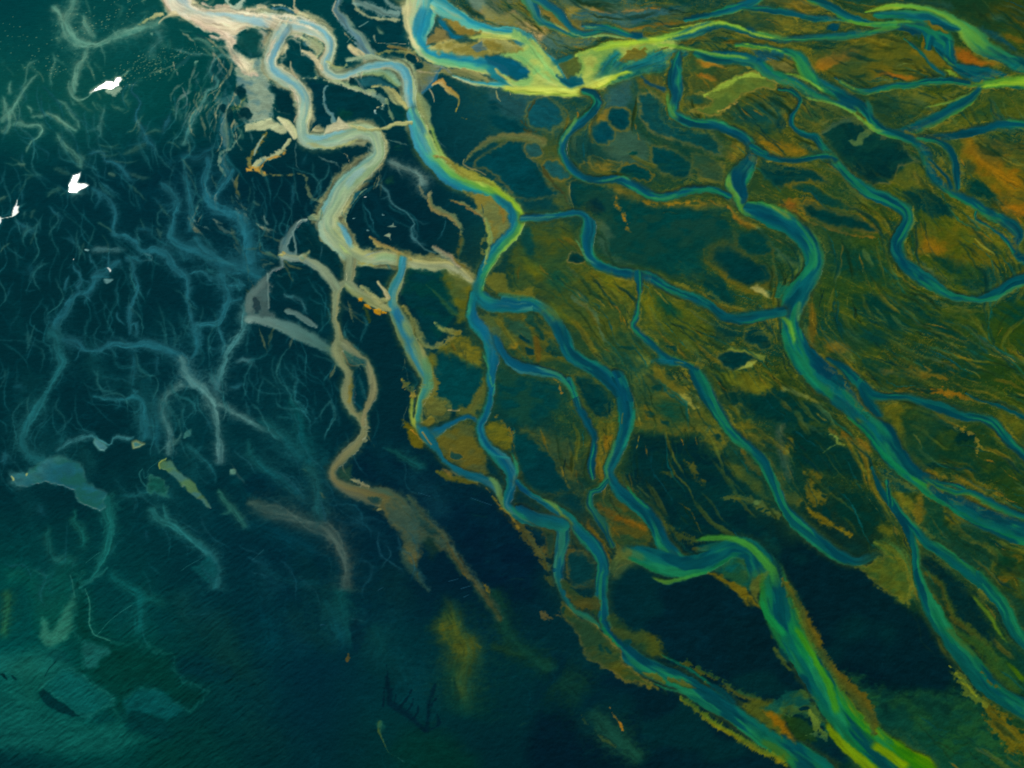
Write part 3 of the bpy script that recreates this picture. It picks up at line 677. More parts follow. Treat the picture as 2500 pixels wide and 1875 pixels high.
# bottom right
POLY('@33 740,900 900,960 1250,1100 1600,1080 1900,1200 2230,1500 2230,1700 1400,1700 1200,1480 1060,1350 960,1150', c(14,66,50), 20, .8, rag=14, tex=.45, col2=c(30,80,44))
S('@33 1900,1180,60 2000,1300,140 2120,1420,180 2230,1520,160', [c(112,88,14)], soft=9, a=.8, rag=14, streak=.7)
E('@33 2030,1230 2000,1410 2100,1320', c(2,50,40), 40, 20, 20, .4, .9)
S('@33 1640,880,20 1720,980,70 1800,1080,60 1900,1180,50', [c(110,116,34)], soft=6, a=.7, rag=12)
POLY('@33 60,350 90,380 60,300', c(120,90,20), 4, .8)
POLY('@33 960,1480 1100,1470 1000,1640 800,1600', c(20,80,40), 20, .4)
# dark smooth sand islands between the lower channels
POLY('@32 930,200 1040,90 1150,80 1300,190 1400,220 1550,190 1700,150 1800,230 1950,350 2060,500 2150,620 2240,800 2240,1060 2050,1020 1850,930 1600,900 1400,790 1180,620 980,500 900,380', c(0,35,45), 13, .93, rag=6, col2=c(0,32,41))
POLY('@33 330,60 500,-130 700,30 900,110 1100,250 1300,400 1450,560 1560,700 1650,880 1600,1080 1300,1060 1050,900 800,850 700,700 560,450 430,260', c(0,33,41), 15, .93, rag=6)
POLY('@33 1400,-10 1500,20 1680,200 1850,330 1960,560 1990,700 1900,690 1730,560 1600,380 1500,200 1420,100', c(0,37,42), 12, .9, rag=8)
POLY('@32 1080,1040 1300,1070 1460,1150 1600,1280 1750,1380 1950,1500 2240,1640 2240,1750 1500,1750 1250,1600 1100,1420 1000,1340 960,1230', c(0,33,42), 14, .93, rag=6)
POLY('@32 240,1500 330,1300 500,1220 640,1240 740,1330 900,1440 1100,1600 1200,1750 300,1750', c(0,30,40), 26, .85, rag=6)
POLY('@33 -60,480 200,480 300,760 400,900 520,1070 400,1060 300,1110 100,1030 -60,1000', c(0,32,40), 10, .9, rag=6)
POLY('@33 540,1480 640,1440 760,1500 880,1620 760,1620 620,1540', c(0,36,46), 12, .85, rag=6)
POLY('@21 2050,1120 2080,1250 2200,1400 2260,1700 1900,1640 1500,1300 1100,1000 1000,900 760,740 820,620 1300,700 1500,830 1800,880 1900,960', c(0,38,50), 34, .7, rag=5, col2=c(0,32,46))

# drowned shallows inside the lower bend, and the olive apron below the long thin river
POLY('@22 1640,1400 1850,1330 1990,1380 2080,1460 2150,1580 2160,1700 2060,1600 1960,1520 1860,1540 1720,1540', c(8,84,74), 10, .9, rag=3, col2=c(16,100,80))
POLY('@32 1720,130 1900,70 2060,130 2130,200 2100,260 2000,300 1880,230', c(10,80,72), 9, .9, rag=3, col2=c(30,80,50))
S('@23 1060,1340,40 1180,1390,120 1270,1500,200 1310,1640,220 @33 1270,330,120', [c(60,100,44), c(92,98,28), c(60,100,50)], soft=12, a=.9, rag=5, streak=.5)
POLY('@33 900,110 1000,90 1150,0 1300,60 1330,260 1300,380 1200,330 1050,230', c(84,90,26), 7, .9, rag=5, col2=c(60,84,34), edge=(c(124,110,30), 4, .6))
# ---- pale threads of meltwater over the left flats ----
def stream(label, pts, col, a=.5, soft=9, rag=3, fade=(14, 14), extra=(), streak=.5, solid=False):
    ob = newobj('stream', label, 'stream')
    for k, p in enumerate((pts,)+tuple(extra)):
        S(p, [col*.9, col, col*.85] if not solid else [col], a=min(1, a*1.0), rag=rag, fade=fade, streak=streak, water=.6*a, ob=ob, warp=1.5, bell=True, flow=True)
        strands(p, np.clip(col*1.12+.01, 0, 1), a*.5, int(parse(p)[0, 0]+k*31) % 9999)
        twigs(p, col, a, 8, int(parse(p)[0, 0]*7+parse(p)[0, 1]) % 9999)
def wisp(pts, col, a=.4, soft=9, rag=4, fade=(16, 16), streak=.5):
    S(pts, [col*.85, col, col*.85], a=min(1, a*1.12), rag=rag, fade=(fade[0]*1.5, fade[1]*2.5), streak=streak, warp=1.5, bell=True)
    if parse(pts)[:, 2].max() < 22: twigs(pts, col, a*.8, 7, int(parse(pts)[0, 0]*3+parse(pts)[0, 1]) % 9999)
PAL = c(104, 150, 130); PAL2 = c(84, 136, 128); DIM = c(30, 92, 104); DIM2 = c(20, 78, 90); GRY = c(84, 130, 134)  # PAL and PAL2 are paled by upper-left glare put into the colour
# top-left corner
stream('grey-green stream curving down from the top edge beside the glinting shallows', '@00 580,-20,70 560,80,80 510,150,90 520,230,90 570,290,90 640,330,70 720,350,40 820,330,50 950,280,60 1080,230,70 1180,190,70 1260,150,50', PAL, .75, extra=('@00 400,30,50 460,110,50 490,200,50', '@00 660,100,20 650,180,60 690,250,60 760,310,50', '@00 660,360,40 660,420,50 610,490,50 590,580,40 580,660,40 590,730,30'))
stream('pale thread joining the upper white pool to the glinting shallows', '@00 540,600,14 545,680,20 580,740,30 640,750,14 700,720,12 760,680,14', PAL, .7, extra=('@00 930,620,14 980,560,8 1050,520,6',))
wisp('@00 1150,210,60 1210,260,50 1220,320,40 1170,380,40 1160,430,50 1160,490,30', PAL2, .5)
wisp('@00 1170,390,30 1190,440,40 1150,490,20', PAL, .5)
wisp('@00 1080,590,12 1020,690,14 1060,740,16 1095,800,20 1070,900,24 1090,980,36 1110,1090,40 1180,1160,40 1195,1260,24', DIM, .75)
wisp('@00 930,40,20 960,100,20', PAL, .6)
wisp('@00 1310,380,24 1360,390,20 1450,420,20 1560,430,14 1640,440,20', PAL2, .6)
wisp('@00 1460,310,20 1530,300,20 1600,340,30 1660,400,40 1700,430,40', PAL, .6)
wisp('@00 1640,290,10 1680,420,20', PAL, .5); wisp('@00 1710,300,10 1700,420,20', PAL, .5); wisp('@00 1600,340,10 1690,430,20', PAL, .5)
stream('thin pale stream looping below the cream river then drifting left down the dark flat', '@00 1810,500,30 1770,450,30 1700,440,26 1640,480,24 1620,550,30 1670,600,30 1680,650,26 1600,690,24 1570,760,30 1530,850,36 1480,930,44 1450,1030,40 1420,1150,30', PAL2, .7)
wisp('@00 1640,760,20 1590,810,20 1540,870,14', PAL2, .6)
wisp('@00 1310,860,16 1290,960,30 1260,1040,24 1270,1090,10', DIM, .8)
# left fan of threads
stream('branching pale threads fanning out at the left edge above the small white pool', '@00 290,570,10 230,640,20 170,700,30 130,790,40 80,860,60 30,900,60 -20,960,40', PAL, .65, rag=5, extra=('@00 80,610,20 70,680,30 85,740,20', '@00 10,720,20 30,800,40 40,880,50', '@00 60,850,40 60,930,40 60,980,40 20,1060,20', '@00 70,960,40 150,945,40 230,970,30 310,970,30 310,1040,20 240,1110,16 210,1180,10', '@00 190,810,20 240,830,20 240,890,16', '@00 220,900,14 300,890,24 380,880,24 440,910,30 500,950,36 560,990,30 600,1010,16'))
stream('ragged pale streak hanging below the first bend of the grey-green stream', '@00 430,770,14 500,800,26 550,870,36 590,920,30 600,1000,16', PAL, .55, rag=6, extra=('@00 420,1000,14 450,1070,40 510,1130,40 570,1180,40 610,1220,50 600,1310,24', '@00 570,760,20 560,820,40'))
wisp('@00 40,460,24 10,540,30', PAL, .6); wisp('@00 420,380,20 430,470,20 410,560,16 390,700,16', PAL, .5, rag=5)
wisp('@00 330,440,14 240,500,14 200,600,10 150,700,14', PAL, .45, rag=5)
wisp('@00 820,790,16 790,880,24 760,960,30 770,1040,24 700,1090,10', PAL2, .5, rag=5)
wisp('@00 870,750,14 890,840,10', PAL, .5)
wisp('@00 640,1180,30 740,1160,20 800,1180,20 810,1240,20 880,1260,30 940,1310,36 1000,1400,26 1050,1450,14', DIM, .85, rag=5)
wisp('@00 690,1190,16 660,1290,16', DIM, .8); wisp('@00 820,1260,10 800,1350,14 800,1420,10', DIM, .7)
wisp('@00 330,1150,10 360,1180,16 350,1260,10', DIM, .8); wisp('@00 400,1160,10 390,1210,8', DIM, .7); wisp('@00 200,1150,16 180,1200,20 180,1300,8', DIM, .7); wisp('@00 50,1140,8 40,1210,12', PAL2, .8)
stream('dim thread trailing away below the large white pool', '@00 690,1440,30 780,1500,36 850,1570,44 880,1640,40 @10 870,290,40 870,370,40 960,390,44 1040,450,44 1090,500,50 1200,500,50 1300,540,70 1360,640,70 1440,720,50 1450,900,30 1480,1040,40 1500,1120,50', DIM, .9)
wisp('@00 760,1410,10 850,1470,14 960,1530,12', DIM, .8); wisp('@00 1120,1380,24 1180,1380,14', DIM, .7)
# network in the middle left
stream('broad dim blue-green stream coming down the middle of the dark left flat', '@00 1210,1400,30 1280,1450,60 1340,1530,80 1360,1640,90 @10 1360,180,60 1350,300,60 1330,420,90 1420,480,110 1550,540,120 1700,600,120 1880,630,130 1990,690,130 2050,700,40', DIM, .8, extra=('@10 1440,0,40 1460,120,50 1480,230,60 1480,400,40', '@10 1500,400,60 1580,520,60 1700,560,50'))
stream('dim stream sweeping right in an arc towards the forked grey channel', '@00 1570,1200,40 1620,1270,50 1590,1400,60 1600,1500,70 1650,1590,90 1750,1640,80 @10 1820,240,90 1880,340,100 1910,450,110 1930,560,140 1960,640,150', c(32,98,112), .85, extra=('@00 1700,900,40 1730,1000,60 1740,1120,60 1700,1160,30', '@00 1700,1190,30 1710,1280,40 1740,1350,30 1700,1450,40 1660,1560,40', '@00 1790,1280,40 1740,1400,40 1690,1500,40'))
wisp('@00 1410,1200,30 1430,1300,30 1440,1400,40 1460,1500,50 1480,1640,60', DIM, .8); wisp('@00 1370,1210,60 1500,1230,50 1600,1180,40 1690,1100,40', DIM2, .8)
wisp('@00 1350,1230,24 1290,1330,24', DIM2, .7); wisp('@10 1160,100,30 1250,180,40 1260,220,30', DIM2, .7); wisp('@10 1030,330,30 1150,360,50 1160,450,50', DIM2, .8)
stream('dim loop of thin threads round two dark pools left of the grey channel', '@10 1700,640,100 1720,760,90 1760,880,60 1720,990,50 1680,1070,50 1530,1090,40 1500,1120,50 1520,1200,60 1510,1290,40 1450,1380,40', c(34,100,112), .8, extra=('@10 1440,700,24 1560,690,24 1650,740,40', '@10 1690,1080,30 1720,1200,40 1740,1320,50', '@10 1730,760,30 1830,760,30 1900,800,30', '@10 1830,700,20 1850,750,20 1920,790,20', '@10 1760,890,40 1890,880,30', '@10 1440,720,30 1450,830,24'))
stream('pale grey-green stream dropping from the forked grey channel to a small pale delta', '@10 1900,880,70 1900,990,70 1880,1100,60 1830,1200,60 1750,1310,50 1740,1380,60 1700,1480,70 1620,1560,80', c(66,122,124), .8)
stream('pale smoky stream splitting round a dark oval pool in the left middle', '@10 380,1160,20 480,1200,50 600,1240,70 640,1290,40 760,1290,40 860,1240,50 1000,1240,60 1150,1230,70 1300,1270,90 1400,1330,90 1430,1400,90 1460,1480,100 1530,1560,110 1590,1640,120', DIM, .85)
stream('brightest smoky junction where the left threads meet above the hollow ring', '@10 1380,1290,30 1420,1400,60 1440,1480,80 1500,1540,90 @20 1550,160,90 1620,240,110 1650,340,70 1690,460,50 1690,560,50 1700,660,60 1690,760,40', c(96,138,134), .62, extra=('@20 1650,260,50 1760,300,50 1850,350,50 1960,410,40 2080,470,40 2200,560,30', '@20 1430,110,50 1330,190,50 1270,280,70 1260,380,70 1290,480,50 1310,600,50 1300,690,40'))
wisp('@00 500,1500,20 560,1500,40 640,1480,40 700,1430,20', c(90,140,136), .6)  # bright haze beside the large white pool, painted as a wisp
wisp('@20 1720,60,60 1660,160,70 1660,240,60', FOG, .75); wisp('@20 1740,130,20 1800,150,24 1880,120,24 1900,160,20', DIM, .8)
wisp('@10 1800,1400,24 1880,1360,24 1930,1390,30 1990,1440,20', FOG, .8); wisp('@10 1810,1380,20 1810,1480,20', DIM, .5)
stream('thin dim thread wandering down the centre of the left flats', '@10 940,540,50 1010,580,40 1030,680,36 1070,780,36 1040,870,36 1000,950,44 1010,1040,44 1000,1180,20', DIM, .85, extra=('@10 1000,1090,16 1060,1060,30 1070,1190,24', '@10 920,970,24 910,1030,20 970,1100,16'))
stream('thin dim threads with tiny white flecks tangled in the left middle', '@10 940,560,40 860,620,40 780,680,40 720,760,40 680,840,50 600,840,40 540,900,50 480,1000,60 420,1080,60 400,1160,80', DIM, .9, extra=('@10 580,600,24 570,660,24 620,700,24 620,760,24 570,820,30', '@10 530,690,20 500,770,24 490,830,20', '@10 700,740,20 780,700,30 840,700,16', '@10 640,850,24 690,890,14 710,920,8', '@10 830,500,12 840,580,14 820,640,10', '@10 700,530,12 720,640,10'))
wisp('@10 680,500,40 760,510,50 870,500,30 1000,490,30', GRY, .6)
wisp('@10 960,540,40 1050,570,40 1110,590,20 1190,570,30', DIM, .8); wisp('@10 1070,550,12 1110,530,10 1180,545,10 1170,580,10 1110,585,10 1070,560,10', GRY, .5)
stream('dim stream dropping down the left edge into the pale arrow-shaped pool', '@10 330,1120,50 410,1180,90 440,1290,80 490,1390,70 440,1480,60 380,1580,50 @20 330,240,70 260,360,80 190,480,80 180,580,80 240,660,80 330,710,80 400,700,60', c(28,94,100), .85)
wisp('@10 70,1560,30 150,1570,40 200,1620,30', DIM2, .8); wisp('@20 50,620,50 30,740,60 60,800,60', DIM, .7); wisp('@20 130,640,10 110,780,10', DIM2, .6)
wisp('@10 20,670,20 90,660,20', DIM, .8); wisp('@10 220,600,60 250,700,90 230,780,40', DIM2, .5); wisp('@10 0,880,14 120,820,14', DIM, .7); wisp('@10 180,800,10 240,820,12 320,800,10', DIM2, .8)
wisp('@10 100,270,30 180,330,40 260,370,40 330,400,14', DIM, .8); wisp('@10 210,180,14 200,250,20 190,300,14', PAL2, .8); wisp('@10 370,140,20 410,210,24 480,250,30 520,300,20', DIM, .8); wisp('@10 440,30,10 420,120,14', DIM, .6); wisp('@10 170,20,20 180,100,20 160,170,16', DIM, .8); wisp('@10 470,430,30 560,440,30 620,540,20', DIM2, .7)
wisp('@10 300,480,12 260,570,12', DIM2, .6); wisp('@10 1190,770,10 1150,840,14 1140,900,10', DIM, .7); wisp('@10 1110,660,14 1160,650,12', DIM, .7); wisp('@10 1170,690,8 1180,730,8', DIM, .7)
wisp('@10 680,950,8 770,910,10', DIM, .7); wisp('@10 740,1130,10 800,1160,14 850,1130,8', DIM2, .8); wisp('@10 800,1160,8 790,1210,8', DIM2, .8); wisp('@10 560,1140,20 580,1180,12', DIM, .7)
wisp('@10 1030,1290,30 1030,1400,40 1020,1500,40 1010,1600,30 @20 1010,160,20', DIM2, .9); wisp('@10 1190,1280,16 1220,1350,20 1190,1430,20 1230,1530,20', DIM2, .8); wisp('@10 1110,1550,20 1170,1600,20', DIM, .8); wisp('@10 1560,1260,20 1660,1270,20 1740,1240,16', DIM2, .7)
wisp('@10 1140,920,10 1190,960,10 1180,1000,8', DIM2, .8)
# tile 20
stream('dim stream bending down to the small notched pools in the left middle', '@20 680,190,20 800,230,24 950,240,30 1070,240,50 1120,300,60 1110,400,90 1120,480,90 1130,560,50', c(30,98,108), .85, extra=('@20 1000,160,30 1080,230,40',))
wisp('@20 1180,180,60 1210,300,70 1200,420,80 1200,560,70 1210,700,50', DIM2, .6)
stream('thin pale thread linking the three small notched pools', '@20 440,660,24 500,600,30 580,550,36 660,525,40 740,545,16 830,600,14 860,540,24 940,535,26 1030,550,16', c(56,118,124), .75)
stream('pale stream leaving the arrow-shaped pool and curving down to the lower left flat', '@20 800,960,60 850,1100,110 860,1240,90 850,1380,80 810,1470,60 760,1560,50 700,1640,30 @30 640,240,20 610,290,16', c(22,98,94), .8)
wisp('@20 560,1050,30 580,1130,20 560,1190,40 620,1240,60 640,1340,60 610,1440,70', c(18,88,84), .8)
wisp('@20 380,1200,30 370,1320,40 390,1440,40 460,1490,60 560,1500,80 580,1600,50', c(18,84,82), .8); wisp('@20 390,1460,20 450,1480,30 540,1400,30', c(40,110,104), .7); wisp('@20 420,1560,10 350,1600,10 260,1560,12 200,1530,12', c(36,110,104), .6)
wisp('@20 300,1020,40 340,1120,40 400,1180,30', DIM2, .5); wisp('@20 0,1600,20 120,1580,30 200,1550,20', c(24,96,92), .6)
stream('grey-green stream slanting down from the dark hollow ring to the lower flat', '@20 1140,1050,60 1190,1130,70 1290,1190,70 1400,1260,70 1480,1320,80 1570,1390,80 1640,1460,90 1660,1560,100 1670,1640,90 @30 1660,300,60', c(34,104,104), .8, extra=('@20 1260,1030,30 1270,1120,40 1300,1180,30',))
POLY('@30 1470,120 1600,30 1680,100 1700,180 1640,250 1540,210', c(10,76,78), 5, .8, rag=3)
wisp('@20 1130,1240,30 1140,1340,30 1170,1370,10', DIM2, .8)
wisp('@20 900,1000,30 1040,990,30 1150,960,40 1300,990,60 1380,1000,40', c(20,86,92), .8)
stream('thin yellowish-green streak trailing off below the grey strip in the left middle', '@20 1690,920,10 1710,960,30 1760,1030,50 1840,1110,50 1900,1200,50 1950,1250,20', c(40,104,90), .8)
wisp('@20 1340,620,10 1320,690,10', GRY, .6); wisp('@20 1380,590,14 1370,650,14 1350,690,10', GRY, .6); wisp('@20 1380,450,16 1390,520,20 1340,580,40 1320,640,20', c(74,124,118), .7)
wisp('@20 1420,570,30 1500,620,30 1580,700,40 1640,760,40 1680,880,30', c(26,92,98), .7)
wisp('@20 1560,380,20 1620,440,30 1640,540,30', DIM, .5); wisp('@20 1180,570,24 1220,620,16 1240,690,16', c(40,110,112), .7)
wisp('@20 1900,600,50 1960,690,80 2050,780,110 2150,880,140', c(16,82,86), .6); wisp('@20 1750,900,60 1900,880,100 2000,1060,140 2150,1100,180 2200,1200,200', c(8,72,76), .45, soft=30)
E('@20 2010,900', c(0,44,54), 130, 100, 10, .2, .9)
E('@20 1480,230', c(0,44,52), 70, 70, 10, .3, .85)
E('@20 1350,460', c(0,44,52), 44, 90, 0, .3, .85)
wisp('@20 1370,240,20 1400,240,12', GRY, .7); wisp('@20 1380,400,10 1440,380,8 1520,320,8', DIM, .6)
S('@20 1090,780,10 1070,820,12 1090,880,12 1130,920,12 1140,960,12', [c(44,112,112)], soft=3, a=.7); S('@20 1100,790,6 1110,850,6 1135,830,6 1140,780,6 1210,730,8 1240,700,8', [c(44,112,112)], soft=3, a=.6)
POLY('@20 1140,850 1270,870 1300,940 1290,1000 1160,980 1130,920', c(20,84,70), 5, .8, rag=3, edge=(c(60,120,104), 4, .5))
# tile 21 left: soft fogs
wisp('@21 370,170,10 370,260,40 420,400,90 450,600,120 500,740,120 530,860,60', c(10,78,82), .75, soft=20)
wisp('@21 60,360,40 160,420,60 280,530,80 390,660,90 460,760,90', c(18,84,88), .7, soft=20)
wisp('@21 10,520,30 60,660,50 160,770,70 260,870,90 370,960,100 480,1060,110', c(18,86,88), .65, soft=22)
stream('soft brownish-grey stream fading out down the middle of the lower left', '@21 0,1000,40 150,1080,90 300,1120,110 450,1180,120 600,1230,140 700,1310,120 750,1400,90 780,1500,80 780,1620,80 @31 770,200,90 760,330,110', c(72,98,80), .75, soft=24)
wisp('@21 400,770,30 500,800,70 540,940,80 560,1100,110 640,1200,110', c(26,88,84), .7, soft=18)
wisp('@21 0,1180,140 200,1250,160 400,1350,180 600,1450,200', c(4,64,70), .6, soft=40)
wisp('@21 1040,620,12 1150,640,30 1250,690,50 1340,740,60 1440,800,30', c(14,76,74), .8)
E('@21 460,790 580,1000', c(96,108,64), 40, 12, 30, .6, .6, tex=.5)
# tile 31
wisp('@31 740,250,80 720,400,150 740,520,110 780,640,80 800,760,40', c(12,82,76), .8, soft=20); wisp('@31 600,340,50 660,500,90 720,650,110 770,740,60', c(10,78,80), .7, soft=20)
S('@31 780,740,10 785,790,20 780,830,10', [c(110,92,34)], soft=6, a=.8, rag=4)
wisp('@31 100,100,30 300,200,60 480,240,70 640,260,60', c(6,66,70), .6, soft=16); wisp('@31 100,420,80 180,600,120 250,740,120', c(0,62,70), .6, soft=30)
wisp('@31 760,520,6 850,515,8 950,540,14', c(30,94,92), .8); wisp('@31 960,530,40 1010,600,90 1040,720,110 1000,830,80', c(4,66,62), .7, soft=20)
wisp('@31 900,450,14 920,490,20', c(60,120,110), .7)
E('@31 850,640', c(0,36,46), 70, 130, 0, .3, .8)
POLY('@31 1440,560 1540,470 1600,490 1660,550 1650,640 1720,650 1800,690 1790,860 1760,920 1640,960 1540,880 1540,740 1460,660', c(60,84,30), 22, .75, rag=8)
POLY('@31 1510,560 1545,490 1600,500 1650,550 1650,660 1720,660 1790,700 1760,840 1690,880 1620,830 1590,740 1520,660', c(110,104,14), 9, .85, rag=6, tex=.2, col2=c(84,96,22))
wisp('@31 1550,860,240 1650,1000,260 1680,1140,280 1650,1300,260', c(14,72,50), .6, soft=50); wisp('@31 1640,980,60 1680,1080,80 1720,1150,50', c(50,80,34), .6, soft=20)
E('@31 1610,580', c(20,56,34), 14, 12, 0, .4, .9)
wisp('@31 1850,700,30 1980,740,60 2100,770,50 2212,810,40', c(30,66,34), .7)
wisp('@31 1200,800,300 1300,1000,400 1200,1300,300', c(4,60,64), .5, soft=60)
POLY('@31 1150,1500 1300,1380 1600,1400 1800,1560 1800,1750 1200,1750', c(2,54,40), 30, .7)
S('@31 1040,1320,40 1030,1370,24 1050,1420,10 1080,1470,8 1110,1530,8 1180,1580,8 1260,1640,8', [c(126,130,26), c(56,110,66)], [c(16,74,70)], soft=3, a=.9, rag=2)
E('@31 1050,1340', c(20,86,66), 46, 40, 0, .5, .6)
# tile 32 lower-left soft green
wisp('@32 760,1180,40 820,1300,140 950,1420,170 1100,1560,120 1200,1660,60', c(24,76,56), .8, soft=16)
S('@32 690,1260,8 750,1340,14 840,1420,20 960,1500,10', [c(80,90,36)], soft=6, a=.5, rag=5)
S('@32 910,1200,6 945,1270,14 985,1320,12 1020,1390,5', [c(180,120,26)], soft=4, a=.9, rag=3)
wisp('@32 0,250,60 40,400,120 200,700,120 400,840,120 560,900,80', c(22,72,44), .6, soft=30)
wisp('@32 500,950,200 640,1050,240 740,1150,120', c(22,72,44), .5, soft=30)
S('@32 520,470,30 470,500,14 400,475,30 340,470,10', [c(150,112,40)], soft=4, a=.7, rag=7)
# lower-left textured shoals
POLY('@30 0,100 120,90 200,130 330,190 440,120 540,60 560,180 580,320 590,560 590,640 450,730 330,720 260,560 240,400 180,260 0,230', c(8,84,72), 28, .6, rag=4)
wisp('@30 40,250,60 50,420,70 50,560,60 30,700,50', c(44,100,64), .6)
POLY('@30 300,640 330,500 370,540 400,600 450,580 500,480 550,340 575,340 590,480 595,620 540,670 420,740 340,720', c(48,118,100), 10, .85, rag=3)
S('@30 545,180,10 565,260,14 575,340,20', [c(60,130,118)], soft=3, a=.8)
POLY('@30 590,180 640,170 630,260 690,380 700,560 740,640 860,690 1160,740 1350,800 1350,900 1400,1000 1600,1080 1500,1200 1300,1150 1200,1060 1100,1060 980,1120 1000,1300 900,1250 880,1100 800,1080 700,980 560,900 640,860 650,740 620,680 600,560 600,300', c(0,54,48), 32, .85, rag=6, edge=(c(30,104,96), 5, .35))
POLY('@30 660,690 720,690 830,740 830,790 760,830 740,880 690,890 650,840 640,760', c(22,90,86), 7, .85, rag=2)
S('@30 660,280,6 690,380,10 700,560,10 740,640,10 840,680,8', [c(56,130,116)], soft=2, a=.8)
S('@30 840,130,20 760,190,26 700,230,20 620,270,20', [c(30,104,100)], soft=6, a=.7)
wisp('@30 830,150,60 960,250,70 1080,330,100 1060,450,110 1060,600,110 1040,700,110', c(12,88,88), .8, soft=14); wisp('@30 1080,330,70 1250,390,50 1320,420,20', c(12,84,82), .7)
S('@30 1090,600,14 1110,680,20 1150,730,10', [c(14,86,86)], soft=4, a=.7)
POLY('@30 -60,780 200,760 460,760 540,880 480,950 330,1000 -60,960', c(24,104,96), 28, .7, rag=4)
POLY('@30 -60,1010 280,1000 320,1080 330,1150 420,1230 600,1270 780,1300 960,1300 1060,1420 1200,1440 1100,1500 800,1540 560,1560 400,1560 100,1560 -60,1500', c(16,92,84), 24, .7, rag=5, tex=.15)
POLY('@30 330,1030 480,920 560,900 700,1000 780,1060 860,1100 870,1180 760,1220 600,1240 520,1180 440,1120', c(12,88,86), 16, .75, rag=4, edge=(c(34,112,104), 4, .4))
POLY('@30 320,1070 360,1065 430,1140 530,1200 600,1250 540,1260 440,1240 350,1180', c(0,46,50), 3, .95)
POLY('@30 960,1140 1110,1060 1250,1060 1450,1210 1300,1280 1100,1240 980,1250', c(8,78,80), 8, .75, rag=4)
E('@30 1150,1340', c(0,52,54), 220, 100, 20, .3, .9)
E('@30 1600,900', c(0,44,54), 280, 110, 10, .4, .6); E('@30 1800,560', c(0,46,54), 260, 110, 20, .4, .6); E('@30 1250,560', c(0,52,58), 90, 120, -20, .4, .6)
E('@30 450,820', c(2,56,58), 130, 50, 10, .6, .6, tex=.3); E('@30 800,1270', c(2,56,58), 100, 36, 10, .6, .7, tex=.4)
E('@30 30,970 120,965', c(0,40,44), 36, 16, 30, .3, .9)
S('@30 350,960,6 380,900,10 430,840,6', [c(0,44,48)], soft=2, a=.9)
S('@30 750,640,4 850,520,5 1020,400,5', [c(46,118,112)], soft=1.5, a=.8, warp=.3); S('@30 760,634,5 880,665,8 990,660,6', [c(0,44,50)], soft=2, a=.9)
S('@20 660,1500,5 770,1420,6', [c(50,120,114)], soft=2, a=.7, warp=.3); S('@20 1950,1480,5 2040,1400,7', [c(44,104,104)], soft=2, a=.7, warp=.3); S('@30 1400,140,6 1470,90,6 1560,40,5', [c(40,104,104)], soft=2, a=.7, warp=.3)
wisp('@30 1300,470,10 1640,460,10', DIM2, .3)
wisp('@30 2050,430,200 2100,650,220 2050,850,200', c(0,60,66), .5, soft=40)
# little trail pool strips
# named pools
ob = newobj('pond', 'blue-grey arrow-shaped pool with a thin pale rim at the left edge', 'pond')
POLY('@20 70,820 230,790 300,760 420,700 470,680 560,730 630,750 680,850 740,930 810,970 800,1040 830,1110 780,1120 700,1080 640,1030 600,990 580,930 480,880 330,850 200,900 120,900', c(24,92,104), 4, .92, rag=1, col2=c(22,90,84), ob=ob, water=.7, edge=(c(64,116,114), 3, .4))
POLY('@20 60,800 300,790 420,700 500,680 520,720 400,760 330,830 200,880 160,930 80,890', c(60,116,118), 10, .5, rag=3)
E('@20 100,850 215,808', c(196,190,110), 16, 16, 0, .5, .8)
ob = newobj('pond', 'small grey-blue kidney-shaped pool on the thin thread left of centre', 'pond')
POLY('@20 720,570 730,545 790,580 820,610 800,640 760,630', c(66,122,130), 2.5, .95, ob=ob, water=.7, edge=(c(90,146,140), 3, .7), warp=.3)
ob = newobj('pond', 'tiny notched pool with a yellow rim right of the kidney-shaped pool', 'pond')
POLY('@20 1020,570 1050,560 1090,575 1110,580 1070,605 1030,615', c(58,116,116), 2.5, .95, ob=ob, water=.7, edge=(c(150,156,100), 3, .8), warp=.3)
ob = newobj('pond', 'long olive-topped grey-green strip pool slanting down in the left middle', 'pond')
POLY('@20 1240,710 1290,690 1350,700 1390,770 1450,840 1490,870 1560,960 1620,1040 1620,1070 1560,1050 1500,980 1440,930 1400,910 1350,830 1290,780 1240,770', c(80,118,76), 4, .9, rag=2, col2=c(66,116,106), ob=ob, water=.7)
S('@20 1290,690,10 1235,730,14 1240,775,10', [c(180,180,80)], soft=3, a=.8)
E('@20 1790,805', c(96,146,122), 36, 24, 40, .3, .9)
E('@20 1440,510', c(64,120,112), 36, 30, -20, .4, .85)
# grey forked channel around the hollows, left of the cream river's lower reach
FK = c(98,130,124)
ob = newobj('river', 'pale grey forked channel enclosing two dark teal pools in the upper left middle', 'river')
S('@11 470,280,30 400,310,50 340,380,60 290,460,80 290,540,90 370,580,60', [FK*.85, FK], soft=4, a=.85, rag=2, ob=ob, water=.7)
S('@11 360,370,16 370,450,24 375,540,30', [FK], soft=3, a=.9, ob=ob, water=.7); E('@11 335,505', DTEAL, 22, 46, 5, .3, .9)
S('@11 330,330,14 300,400,30 280,460,30', [c(40,96,110)], soft=8, a=.5)
S('@11 270,600,30 280,640,30 200,670,30 150,730,40 60,830,70 20,880,70 20,960,60', [FK*.8, FK*.9], soft=5, a=.85, rag=2, ob=ob, water=.7)
S('@11 170,690,16 165,800,16 180,960,16', [c(140,170,160), FK*.8], soft=2, a=.8, ob=ob, water=.7)
POLY('@11 30,860 150,720 175,760 170,860 190,990 260,1050 200,1080 30,1050 0,960', FK*.76, 7, .75, rag=3, ob=ob, water=.7)
E('@11 85,950', DTEAL, 36, 80, -22, .2, .95); E('@11 330,830', DTEAL, 130, 200, 0, .1, 0)
